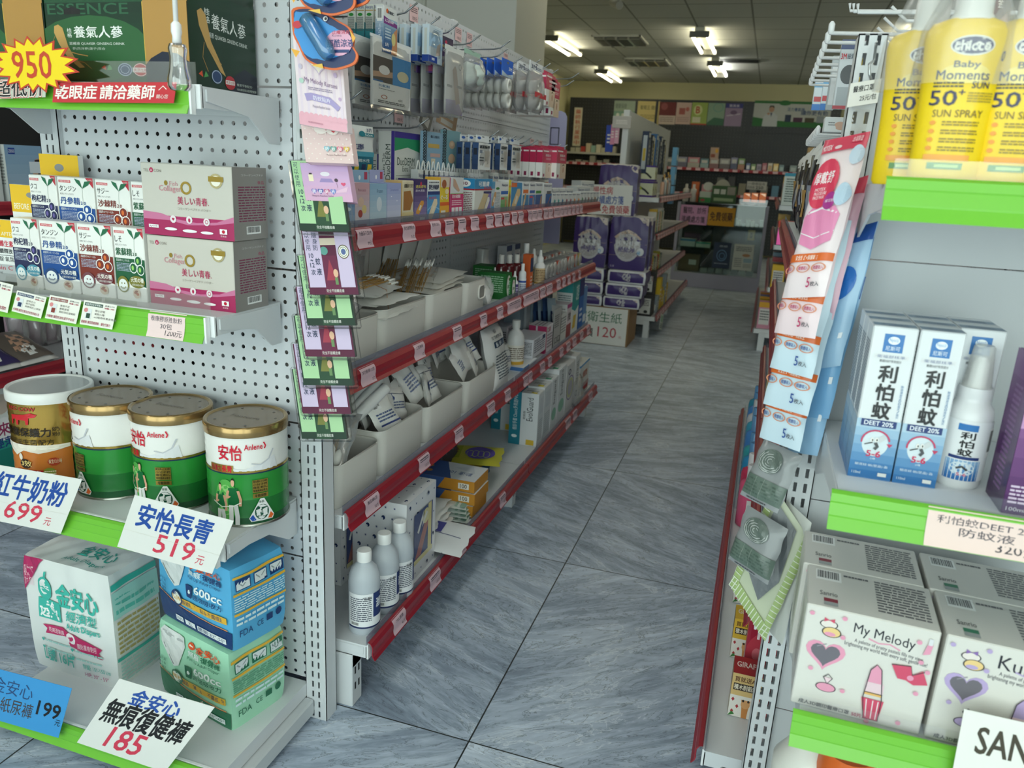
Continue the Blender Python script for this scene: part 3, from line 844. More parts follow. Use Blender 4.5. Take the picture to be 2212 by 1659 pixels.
for i in range(4): a,b = (.17,.29 - .07 * i) if i < 2 else (.52,.27 - .07 * (i - 2)); big += [('h',a,b,.018,.018,TEA),('l',a + .04,b - .014,a + .34,b + .016,1,'a8d4cc')]
bside = [('r',0,.62,1,.86,'a9dcd4'),('r',0,.88,1,.93,TEA),('r',0,.25,1,.28,TEA),('l',.05,.64,.9,.84,3,'5fbdb0'),('l',.05,.30,.95,.6,7,'b5a56a'),('l',.05,.04,.95,.24,6,'a8cfc8')]
btop = [('t','金安心',.46,.30,.86,.60,'2f9a8c',.02),('t','Adult Diapers',.38,.10,.86,.22,'2f9a8c',.01)]
P,Q = pz(79,1433,zb),pz(241,1485,zb)
Q = P + nrm(Q - P) * .236
soft_block('diaper_pack','big white pack of adult diapers with teal lettering on the bottom shelf','diaper pack',None,P,Q,.272,.125,'e6e8e6',front=big,right=bside,top=btop,bul=.007,seed=3,n=20)


def pullup(c1,c2,sz,waist):
    f = [('p',[(0,.02),(1,.02),(1,.24),(.6,.25),(.25,.29),(0,.36)],c2),('s',[(0,.375),(.25,.305),(.6,.265),(.95,.255)],.012,'e8894a'),
         ('p',[(.05,.90),(.12,.97),(.40,.93),(.42,.82),(.34,.56),(.27,.52),(.18,.60),(.06,.74)],'dfe1e0'),('p',[(.06,.86),(.10,.92),(.38,.88),(.39,.86)],'b9bcbc'),('s',[(.1,.74),(.2,.62),(.27,.55)],.02,'8f9494'),
         ('d',.52,.89,.045,.045,'df5a2c'),('h',.52,.885,.03,.028,'f5ead8'),('t','金安心',.58,.84,.90,.92,'df5a2c',.03),('t','無痕',.48,.76,.64,.83,'e9f2ef',.015),('t','復健褲',.66,.76,.90,.83,c2,.02),('t','Pull Up Adult Diaper',.47,.70,.89,.745,c2),
         ('p',[(.43,.62),(.53,.62),(.515,.47),(.445,.47)],c2),('d',.48,.54,.018,.025,'e8f2ee'),('t','600cc',.56,.56,.90,.65,'f2f6f4',.03),('t','超強吸收力',.54,.475,.90,.54,c2,.01),
         ('r',.36,.335,.95,.415,'e7b43a'),('t','極致輕薄、貼身不露痕跡!',.38,.345,.93,.405,'22406a'),('d',.30,.39,.085,.095,c2),('d',.30,.39,.066,.075,'f0f1e6'),('t','NEW',.235,.365,.365,.42,'d8a52c',.03),
         ('r',.24,.07,.35,.14,'e8eef0'),('r',.38,.07,.52,.14,'e8eef0'),('r',.55,.07,.93,.14,'e8eef0'),('t','10片',.25,.08,.34,.13,c2),('t',sz,.42,.08,.48,.13,c2),('t','腰圍:' + waist,.56,.08,.92,.13,c2)]
    for i,s in enumerate(('防漏','合身','彈性','棉芯不斷裂')): f += [('h',.03,.52 - .055 * i,.014,.014,c2),('t',s,.06,.505 - .055 * i,.06 + .035 * len(s),.54 - .055 * i,c2)]
    r = [('r',.02,.88,1,.91,'e7b43a'),('r',.02,.68,1,.71,'e7b43a'),('r',.02,.44,1,.47,'e7b43a'),('l',.03,.49,.98,.66,6,'c5e6ea' if c2 == '1b3a6e' else '5da07c'),('t','FDA',.10,.16,.34,.24,c2),('t','CE',.42,.18,.54,.25,c2),('r',.60,.19,.72,.27,c2),('d',.84,.24,.06,.05,c2),('l',.05,.30,.95,.42,2,'d8eef0')]
    for i in range(3): r += [('r',.06 + .32 * i,.74,.32 + .32 * i,.87,c2),('r',.075 + .32 * i,.75,.305 + .32 * i,.86,'dfe6e6'),('s',[(.1 + .32 * i,.84),(.18 + .32 * i,.78),(.28 + .32 * i,.84)],.015,'9aa4a6')]
    return f,r


P,Q = pz(354,1491,zb),pz(503,1582,zb)
f,r = pullup('a9dcc0','1b6b4a','M','26"-45"')
soft_block('diaper_pack','light green pack of pull-up diapers under the blue pack','diaper pack','stacked pull-up diaper packs',P,Q,.178,.135,'a5dcbd',front=f,right=r,bul=.008,seed=5)
f,r = pullup('5cb2df','1b3a6e','XL','32"-55"')
soft_block('diaper_pack','blue pack of pull-up diapers lying on the light green pack','diaper pack','stacked pull-up diaper packs',P + (.008,.008,.184),Q + (.010,.004,.184),.176,.128,'58aedd',front=f,right=r,bul=.008,seed=9)

# ---- third shelf from the floor: capsule boxes, vitamins, collagen
zd = LS[2][0]
KIN = {'navy': ('2a2f56','クコ','枸杞精','6f62a8','4f93ab'),'blue': ('1f4f96','タンジン','丹參精','f4f4f2','2b4a7c'),'red': ('7d3128','サジー','沙棘精','d96f33','7a4a52'),'green': ('1d5c3b','しそ','紫蘇精','9bd06a','7d7a33')}


def kino(k):
    c,a,b,seed,bal = KIN[k]
    return [('r',.05,.92,.38,.955,'d2545c'),('t','超臨界複方膠囊',.08,.925,.36,.95,'f8e4e2'),('p',[(.80,1),(1,1),(1,.86)],'bf3040'),('t','升級版',.86,.955,.98,.985,'f2d0d0'),
            ('r',.0,.10,1,.58,c),('p',[(0,0),(1,0),(1,.20),(.5,.27),(0,.22)],'f0efec'),
            ('t',a,.06,.80,.06 + .115 * len(a),.88,'3a3a3c'),('t','天然とマジックの力',.06,.75,.44,.775,'55565a'),('t',b,.06,.62,.60,.72,c,.018),('t','2.0',.62,.625,.76,.67,c,.02),
            ('s',[(.70,.58),(.68,.74),(.70,.86)],.012,'dfe2dd'),('p',[(.70,.85),(.55,.93),(.50,.985),(.64,.96)],'246b4b'),('p',[(.70,.85),(.86,.90),(.96,.965),(.78,.95)],'246b4b'),
            ('t','超臨界の' + a + 'のみ',.06,.535,.50,.57,'eef0f0'),('l',.06,.40,.52,.52,6,'a9b2c8')] + \
        [q for cx,cy in ((.62,.46),(.80,.56),(.86,.44)) for q in (('d',cx,cy,.125,.075,'f4f4f2'),('d',cx,cy,.105,.062,c),('d',cx - .02,cy,.04,.035,seed))] + \
        [('d',.24,.22,.20,.115,bal),('d',.24,.21,.15,.085,'eef2f2'),('s',[(.15,.19),(.20,.165),(.28,.165),(.33,.19)],.014,bal),('d',.20,.235,.018,.012,bal),('d',.29,.235,.018,.012,bal),
         ('d',.72,.27,.26,.085,bal),('t','元気の種',.52,.265,.94,.33,'f8f6ee',.02),('t','必要な毎日の健康',.54,.215,.92,.245,'f0f0ea'),('d',.68,.11,.125,.07,'d8c3ae'),('d',.64,.12,.05,.02,'9a4a30'),('d',.71,.10,.05,.02,'b0552f'),('d',.68,.14,.05,.016,'86402c')]


bx = [pz(*q,zd) for q in ((40.6,618.5),(103.7,625.5),(175.2,636.7),(248.9,646.5),(323.7,653.5))]
y0 = sum(b[1] for b in bx) / 5
xs = [b[0] for b in bx]
CG = 'capsule boxes in two stacked rows'
nm = {'navy': 'dark blue','blue': 'mid blue','red': 'brown red','green': 'dark green'}
for i,k in enumerate(('navy','blue','red','green')):
    for lv in (0,1):
        zu = hgt((xs[0],y0 + .045,zd),376) - .133
        P = (xs[i] + .001 + lv * .006,y0 + lv * .045,zd + lv * zu); Q = (xs[i + 1] - .003 + lv * .006,y0 + lv * .045,P[2])
        if lv: # upper boxes stand on a hidden riser box behind the lower row
            carton('capsule_box','plain riser box behind the lower %s capsule box' % nm[k],'box','riser boxes',(P[0],P[1] - .001,zd),(Q[0],Q[1] - .001,zd),zu - .001,.04,'ecebe6')
        carton('capsule_box','%s capsule box with a green sprout, %s row' % (nm[k],'upper' if lv else 'lower'),'box',CG,P,Q,.133,.040,'f1f0ec',front=kino(k),fin='f')
VC = [('r',0,.72,1,1,'efc02f'),('d',.5,.90,.12,.03,'8d8f90'),('t','BEFORE v.s. AFTER',.06,.75,.92,.81,'fbf5da',.015),('d',.18,.58,.12,.09,'3a3c40'),('t','強化維生素C',.33,.57,.95,.67,'cc2a44',.02),('t','持續釋放',.42,.46,.84,.54,'303236',.01),
      ('s',[(.1,.43),(.95,.43)],.01,'77787a'),('t','一天一錠·氣氛美',.18,.33,.96,.41,'303236'),('r',.0,0,1,.28,'b8bbbd'),('t','Vitamin C',.1,.19,.8,.26,'b8243a'),('t','1000 mg',.12,.12,.55,.165,'44464a')]
for j,(bl,br,tl,lab) in enumerate((((102,500),(184,508),(92,332),'yellow topped vitamin card farthest back in the row'),((40,560),(128,568),(32,398),'yellow topped vitamin card in the middle of the row'),((-36,618),(52,626),(-44,470),'yellow topped vitamin card nearest the front, cut by the picture edge'))):
    Y = (1.235,1.20,1.165)[j]
    B,Q,T = py(*bl,Y),py(*br,Y),py(*tl,Y + .004)
    B2 = np.array((B[0],B[1],zd)); Q2 = np.array((Q[0],Q[1],zd))
    card('vitamin_card',lab,'vitamin pack',B2,Q2,(B2[0],Y,T[2]),VC,'eff0ee','vitamin hang cards',.012)
COL = [('r',0,.0,1,.28,'ad2c62'),('p',[(0,.28),(.0,.33),(.2,.31),(.38,.24),(.6,.21),(.82,.24),(1,.33),(1,.2),(.5,.1),(0,.22)],'c9749a'),('p',[(0,.22),(.3,.22),(.5,.17),(.8,.2),(1,.25),(1,0),(0,0)],'a82a5c'),
       ('t','TEL',.035,.875,.095,.915,'8a8076'),('d',.125,.90,.022,.035,'b52a55'),('t','A',.115,.88,.135,.915,'f2e4e8'),('t','CON',.155,.875,.235,.915,'8a8076'),('d',.28,.735,.02,.035,'b99a4a.q'),('t','Fish',.32,.70,.41,.76,'c88a92'),('t','Collagen',.20,.60,.45,.70,'c88a92',.01),('o',.50,.68,.06,.09,.35,'c3a24f.q'),
       ('t','美しい青春.',.40,.45,.74,.56,'b03058',.012),('t','コラーゲンペプチド パウダー',.40,.375,.76,.41,'8a8076'),('d',.83,.80,.07,.10,'d9c89a.q'),('d',.83,.80,.05,.07,'efe9da'),('r',.75,.79,.91,.86,'b99a4a.q'),
       ('d',.34,.24,.035,.055,'e8dde0'),('h',.34,.24,.015,.025,'b52a55'),('d',.52,.245,.035,.055,'e8dde0'),('d',.52,.24,.013,.03,'b52a55'),('d',.71,.235,.035,.055,'e8dde0'),('o',.71,.235,.018,.03,.3,'b52a55'),('r',.06,.10,.17,.145,'f2eef0'),('t','4g×30包',.07,.105,.16,.14,'803050'),('d',.31,.10,.07,.02,'f2eef0'),('d',.52,.09,.08,.022,'f2eef0'),('d',.71,.085,.07,.02,'f2eef0'),('r',.85,.085,.93,.155,'f6f3f3'),('d',.89,.12,.018,.025,'c01a38'),('t','日本製',.86,.045,.92,.07,'f2dbe4')]
CS = [('r',0,0,1,1,'8f8a86'),('l',.15,.25,.95,.75,14,'7d3450'),('t','コラーゲンペプチド',.25,.88,.9,.91,'d8d2cc'),('t','食品',.72,.77,.92,.82,'a52a55'),('b',.35,.08,.78,.19)]
Pc,Qc = pz(328,653.5,zd),pz(496,679.6,zd); Pc[1] = Qc[1] = 1.132
for lv in (0,1):
    carton('collagen_box','silver and pink collagen powder box, %s of two stacked' % ('upper' if lv else 'lower'),'box','stacked collagen boxes',Pc + (lv * -.002,0,.1255 * lv),Qc + (lv * .004,0,.1255 * lv),.124,.095,'c9c4bb',front=COL,right=CS,fin='g')

# ---- top shelf: ginseng drink cartons
ze = LS[1][0]
def ginseng(full):
    o = [('g',0,0,1,1,'1d4a30','0f2c1e',8),('d',.32,.45,.42,.4,'2a5c34'),('t','ESSENCE',.02,.86,.60,.99,'2b5c40',.01),('p',[(.14,.86),(.26,.86),(.26,.92),(.2,.95),(.14,.92)],'1a1a1c'),
         ('v','桂格',.15,.58,.185,.70,'e9ece8'),('t','養氣人蔘',.20,.58,.55,.72,'eef0ec',.012),('t','滋補液 QUAKER GINSENG DRINK',.16,.49,.56,.53,'e3e8e2'),('t','蔘|西洋蔘|蓮子|百合',.18,.43,.42,.465,'c9d3c8'),
         ('p',[(.06,.72),(.09,.74),(.12,.70),(.15,.48),(.19,.34),(.26,.22),(.22,.21),(.14,.34),(.085,.5),(.055,.64)],'c39a58'),('s',[(.14,.42),(.22,.38),(.29,.36)],.012,'b98e50'),('s',[(.10,.42),(.09,.3),(.12,.2)],.008,'b98e50'),('s',[(.2,.3),(.26,.28),(.31,.2)],.010,'a88046'),('s',[(.06,.6),(.02,.45),(.04,.3)],.006,'a88046'),
         ('p',[(.38,.22),(.41,.25),(.415,.19)],'d4512f'),('p',[(.42,.19),(.44,.26),(.46,.20)],'4f9a54'),('d',.55,.20,.052,.08,'27406c'),('o',.55,.20,.05,.077,.12,'aebbd0'),('o',.55,.20,.033,.052,.15,'aebbd0'),('d',.66,.20,.052,.08,'b92b36'),('r',.605,.17,.715,.225,'eef0ec'),('t','無添加糖',.61,.175,.71,.22,'b92b36',.01),('o',.66,.20,.05,.077,.1,'f0d6d4')]
    if full: o += [('r',.70,.0,1,1,'b08546'),('s',[(.702,0),(.702,1)],.008,'dcb84a'),('p',[(.70,0),(1,0),(1,.30),(.92,.40),(.82,.42),(.74,.34),(.70,.26)],'1a2236')]
    return o
GS = [('g',0,0,1,1,'15301f','123521',6),('v','桂格',.22,.70,.30,.86,'e9ece8'),('t','養氣人蔘',.32,.66,.84,.82,'eef0ec',.012,-.03),('t','滋補液 QUAKER GINSENG DRINK',.22,.56,.86,.62,'e3e8e2',0,-.03),('p',[(.12,.80),(.18,.84),(.24,.78),(.30,.52),(.40,.36),(.50,.18),(.42,.22),(.24,.46),(.14,.66)],'c39a58'),('s',[(.24,.46),(.36,.36),(.44,.3)],.012,'b98e50'),('s',[(.2,.5),(.17,.34),(.24,.2)],.008,'b98e50'),
      ('p',[(.55,.0),(1,0),(1,.24),(.8,.3),(.62,.2)],'161d2e'),('p',[(.10,.16),(.15,.2),(.16,.13)],'d4512f'),('p',[(.17,.13),(.2,.2),(.24,.15)],'4f9a54'),('d',.36,.16,.08,.075,'27406c'),('o',.36,.16,.075,.07,.14,'aebbd0'),('d',.56,.12,.08,.075,'b92b36'),('r',.49,.10,.63,.145,'eef0ec'),('t','無添加糖',.495,.105,.625,.14,'b92b36'),('t','養氣平衡配方·',.66,.10,.92,.13,'c9d3c8'),('t','100%無添加·純淨更健康',.66,.05,.98,.08,'c9d3c8')]
P = np.array((-1.193,1.092,ze)); Q = np.array((-.905,1.092,ze))
for dx,lab in ((0,'dark green ginseng drink carton at the right end of the top end shelf'),(.293,'dark green ginseng drink carton behind the yellow 950 burst')):
    mb = MB(); p_,u_,v_,t_ = cart(mb,P - (dx,0,0),Q - (dx,0,0),.245,.17,'16301f',front=[('r',0,.5,.7,1,'1d4a30'),('r',.7,.5,1,1,'b08546')],fin='f')
    mb.art(Fr(p_,u_,v_ * .52),ginseng(1),'f',.0005); mb.art(Fr(p_ + u_,t_,v_ * .60),GS,'f',.0005); tag(mb.obj('ginseng_box'),lab,'box','ginseng cartons')

# ---- signs of the left end shelf
Y = LS[1][1] - .014
A = lambda x,y,Y=Y: py(x,y,Y)
ban = [('t','乾眼症',.02,.18,.37,.86,'f6ece4',.025),('t','請洽藥師',.40,.18,.84,.86,'f6ece4',.025),('s',[(.87,.62),(.90,.82),(.93,.66)],.04,'f6ece4'),('t','開心您',.86,.22,.95,.42,'f6ece4')]
card('shelf_banner','red banner with white lettering on the top price rail','sign',A(113,221),A(375,223),A(117,178),ban,'c5323a',th=.0008)
c0,c1 = A(72,140,Y - .004),A(160,140,Y - .004); rr = (c1[0] - c0[0])
mb = MB(); pts = []; n = 17
for i in range(2 * n): a = 2 * PI * i / (2 * n); k = (1.0 if i % 2 else .74) * (1 + .25 * abs(math.cos(a)) ** 3); pts.append(c0 + np.array((rr * .92 * k * math.cos(a),0,rr * .52 * k * math.sin(a))))
mb.prism(pts,(0,.0006,0),M('c2402c'))
mb.prism([c0 + (p - c0) * .90 + (0,-.0004,0) for p in pts],(0,.0004,0),M('f2d21e'))
fr = Fr(c0 + (-.05,-.0005,-.03),(.10,0,0),(0,0,.06)); mb.art(fr,[('t','950',.06,.16,.88,.84,'c4452a',.012)])
tag(mb.obj('price_burst'),'yellow starburst price sign reading 950 with red edge','sign')
card('price_sign','black on white block lettered low price sign under the yellow burst','sign',A(-12,214,Y - .002),A(98,210,Y - .002),A(-12,172,Y - .002),[('t','超低价',.02,.04,.97,.96,'c23a2c',.075),('t','超低价',.02,.06,.97,.94,'f5f2ea',.05),('t','超低价',.02,.08,.97,.92,'1c1b1c',.02)],'c0c6b8')
# shelf strip cards
Y2 = LS[2][1] - .013
for (bl,br,tl,c,h,a,t3,lab) in (((25,672),(88,688),(37,627),'2b3c60','超臨界萃取·丹參精2.0',('欲振乏力','提不起勁','常憋尿的上班族'),'丹參精 讓您生龍活虎享受幸福人生','small shelf card with a dark blue heading, second from the left'),
                                  ((97,687),(164,700),(108,637),'8a3a30','超臨界萃取·沙棘精2.0',('飲食不定','暴飲暴食','幫助消化道機能'),'沙棘精 讓您的消化道平平安安','small shelf card with a brown red heading, third from the left'),
                                  ((172,700),(242,712),(182,648),'2c4a3a','超臨界萃取·紫蘇精2.0',('輕心舒壓','幫助入睡','ω3植物性素食魚油'),'紫蘇精 讓您思緒清晰、優化代謝力','small shelf card with a dark green heading, nearest the pink price label'),
                                  ((-48,660),(16,676),(-36,600),'2a2f56','超臨界萃取·枸杞精2.0',('過度者','健康','保健'),'枸杞精 讓您','small shelf card cut by the left picture edge')):
    card('shelf_card',lab,'sign',py(*bl,Y2),py(*br,Y2),py(*tl,Y2 + .003),[('r',.05,.80,.60,.93,c),('t',h,.08,.82,.58,.91,'eef0ee'),('t','原價:2,xxx'.replace('x','5'),.66,.86,.95,.93,'4a4a4c'),('t','特價:1,980',.66,.76,.95,.83,'a8324a',.02),('r',.12,.28,.30,.68,'dfe3e4'),('r',.15,.3,.27,.5,c),('d',.12,.62,.06,.09,'d88a8a')] + [('t',s,.40,.60 - .13 * i,.40 + .075 * len(s),.69 - .13 * i,'6a6460') for i,s in enumerate(a)] + [('t',t3,.04,.08,.93,.20,'a3364e',.01)],'efece2','printed shelf cards')
price_label(*LRAIL[2],.79,.93,.02,1.0,('泰康膠原胜肽粉','30包'),'1200元','ecd2d0')
Y3 = LS[3][1] - .016
price_card('hand lettered sign reading 519 below the tins',py(253,1181,Y3),py(458,1240,Y3),py(291,1069,Y3),[('t','安怡長青',.10,.48,.85,.90,'1d4a9c',.03),('t','519',.36,.10,.76,.44,'d23a52',.012),('t','元',.80,.10,.88,.26,'d23a52'),('s',[(0,.36),(1,.36)],.004,'d9d6cc')])
price_card('hand lettered sign reading 699 below the gold tin',py(-42,1118,Y3),py(131,1153,Y3),py(-4,1004,Y3),[('t','紅牛奶粉',.04,.46,.90,.90,'1d4a9c',.028),('t','699',.26,.10,.70,.42,'d23a52',.012),('t','元',.76,.10,.84,.24,'d23a52'),('s',[(0,.36),(1,.36)],.004,'d9d6cc')])
Y4 = LS[4][1] - .016
price_card('blue hand lettered sign reading 199 at the bottom left',py(-60,1540,Y4),py(126,1594,Y4),py(-38,1436,Y4),[('t','金安心',.16,.56,.62,.86,'2a4a7a',.006),('t','成人紙尿褲',.04,.20,.66,.50,'4a3a34',.006),('t','199',.70,.34,.95,.62,'16161a',.022),('t','元',.92,.22,.98,.34,'16161a')],'3f97d6')
price_card('hand lettered sign reading 185 in front of the green pack',py(166,1604,Y4),py(356,1668,Y4),py(258,1466,Y4),[('t','金安心',.22,.72,.74,.94,'2850a0',.03),('t','無痕復健褲',.06,.40,.94,.74,'18181a',.03),('t','185',.26,.08,.64,.38,'d23a52',.02)])
card('folded_leaflet','beige folded leaflet behind the 185 sign','paper',py(366,1610,Y4 + .004),py(412,1592,Y4 + .045),py(392,1532,Y4 + .004),[('l',.2,.3,.9,.9,9,'8a7a70')],'d8c0aa')
# clear hanging clip on a white stick
P = A(381,66,.97); Q = A(378,175,.97)
t = thing('clip_hanger','clear plastic clip hanging on a white stick before the ginseng carton','hanger',P - (0,0,.02))
MB().tube([P + (.002,0,.16),P],.0035,'e8e8e8.g',10).obj('stick',t)
MB().lathe(P,[(.0035,.012),(.007,.008),(.0075,-.002),(.006,-.008),(.0065,-.016),(.003,-.018)],'eceaea.g',14).obj('socket',t)
MB().lathe(P - (0,0,.018),[(.011,0),(.013,-.006),(.011,-.018),(.013,-.034),(.016,-.046),(.0165,-.056),(.012,-.062)],clear('glassy_clip',gloss=.3),20).obj('clip',t)

# ---- goods of the wall shelf seen left of the end shelf
wl = thing('wall_shelf','black backed wall shelf with red rails beyond the end shelf','shelf unit',(-2.5,2.6,0))
MB().box((-2.78,.6,0),(-2.76,4.3,2.2),'18191b').obj('back_panel',wl)
WX = -2.30
wz = [px(40,440,WX)[2],px(40,805,WX)[2],.12]
for z in wz:
    MB().box((-2.76,.6,z - .03),(WX - .008,4.3,z),'b9bcc0.s').obj('shelf',wl)
    rail('price_rail',wl,(WX,.6,z - .012),(WX,4.3,z - .012),(1,0,0),'red',RED)
za = wz[0]
P,Q = px(22,430,WX - .05),px(108,428,WX - .05); y0,y1 = P[1],Q[1]
carton('eye_mask_box','pale blue warm eye mask box on the wall shelf','box',None,(WX - .05,y0,za),(WX - .05,y1,za),hgt(np.array((WX - .05,y0,za)),312),.09,'8fa9c2',front=[('g',0,0,1,1,'a9bccb','7f9fbd',6),('r',.08,.84,.24,.95,'1f3d8a'),('t','ZEISS',.09,.87,.23,.92,'f2f4f6'),('t','Warm',.14,.16,.5,.25,'4a6a96',.01),('t','Eye Mask',.14,.04,.6,.13,'4a6a96',.01),('d',.78,.5,.15,.28,'caa58e'),('p',[(.7,.75),(.95,.78),(1,.3),(.86,.1)],'2c2422'),('r',.56,.52,.9,.72,'d9e2ea')],left=[('r',0,0,1,1,'c9ccc9'),('l',.1,.3,.9,.85,10,'8a8c8a'),('b',.15,.06,.7,.2)],fin='f')
carton('eye_mask_box','grey white box beside the warm eye mask box, cut by the picture edge','box',None,(WX - .06,y0 - .17,za),(WX - .06,y0 - .012,za),.21,.09,'c4c8c8',front=[('l',.1,.2,.9,.8,10,'8a8c8a')])
for j,(bl,br,c,lab) in enumerate((((-40,812),(58,806),'3f3560','flat pack of purple briefs on the wall shelf, cut by the picture edge'),((48,806),(128,780),'6a5f57','flat pack of brown briefs on the wall shelf beside the purple pack'))):
    P,Q = px(*bl,WX - .02),px(*br,WX - .02); P[2] = Q[2] = wz[1] + .012
    mb = MB(); fr = mb.pillow(P,Q - P,(-.20,0,.075),.035,M('c9c6c4','f'),10,.2,j)
    mb.art(fr,[('r',.05,.06,.95,.9,c),('p',[(.2,.3),(.5,.8),(.85,.75),(.7,.35),(.5,.2)],'c79a80'),('p',[(.3,.28),(.55,.45),(.74,.38),(.6,.15),(.4,.15)],'ece9e6')],'g')
    tag(mb.obj('underwear_pack'),lab,'pack','underwear packs')
P,Q = px(30,790,WX - .24),px(170,762,WX - .24)
for k in range(4):
    a = P + (Q - P) * k / 4; b = P + (Q - P) * (k + .94) / 4; a[2] = b[2] = wz[1] + .002
    mb = MB(); fr = mb.pillow(a,b - a,(0,0,.19),.06,BAG if k < 3 else M('cbb4c4','f'),10,.4,k + 4); mb.obox(a + (b - a) * .1 - (.01,0,0),(b - a) * .8,(0,0,.17),(-.02,0,0),M('b99aa8')); mb.art(fr,[('d',.7,.7,.16,.1,'a0568a'),('t','M',.62,.66,.78,.75,'f0e6ec',.02)] if k == 3 else [],'p')
    tag(mb.obj('garment_bag'),'upright clear bag of pink cloth on the wall shelf, %s from the left' % ORD[k],'pack','upright garment bags')
P,Q = px(-60,1010,WX - .05),px(46,1000,WX - .05)
P[2] = Q[2] = wz[2]
carton('tissue_pack','green and white packet behind the gold tin, on the lower wall shelf','pack',None,P,Q,hgt(P,862),.12,'e4e6e0',front=[('r',0,0,1,.28,'1c7f72'),('p',[(0,.5),(.5,.62),(1,.5),(1,.28),(0,.28)],'2b9a86'),('d',.74,.52,.2,.14,'f2f0ee'),('t','來',.6,.44,.86,.6,'9a2a58',.02),('t','輕薄',.45,.3,.95,.42,'1d3d7c',.03),('d',.72,.82,.2,.12,'cbb9aa')])

# ============================================================ GOODS ON THE LEFT GONDOLA (faces look to +x)
def YX(x,X,z):
    """distance down the aisle at which a point on plane X, height z shows at column x"""
    a,b = .6,12.
    s = prj((X,b,z))[0] > prj((X,a,z))[0]
    for _ in range(40):
        m = (a+b)/2
        if (prj((X,m,z))[0] < x) == s: a = m
        else: b = m
    return a


def boxA(name,lab,cat,grp,x0,x1,X,z,top,d,col,**kw):
    """carton on a shelf of the left gondola between picture columns x0..x1, its top at row top"""
    P,Q = np.array((X,YX(x0,X,z),z)),np.array((X,YX(x1,X,z),z))
    return carton(name,lab,cat,grp,P,Q,hgt(P,top),d,col,**kw)


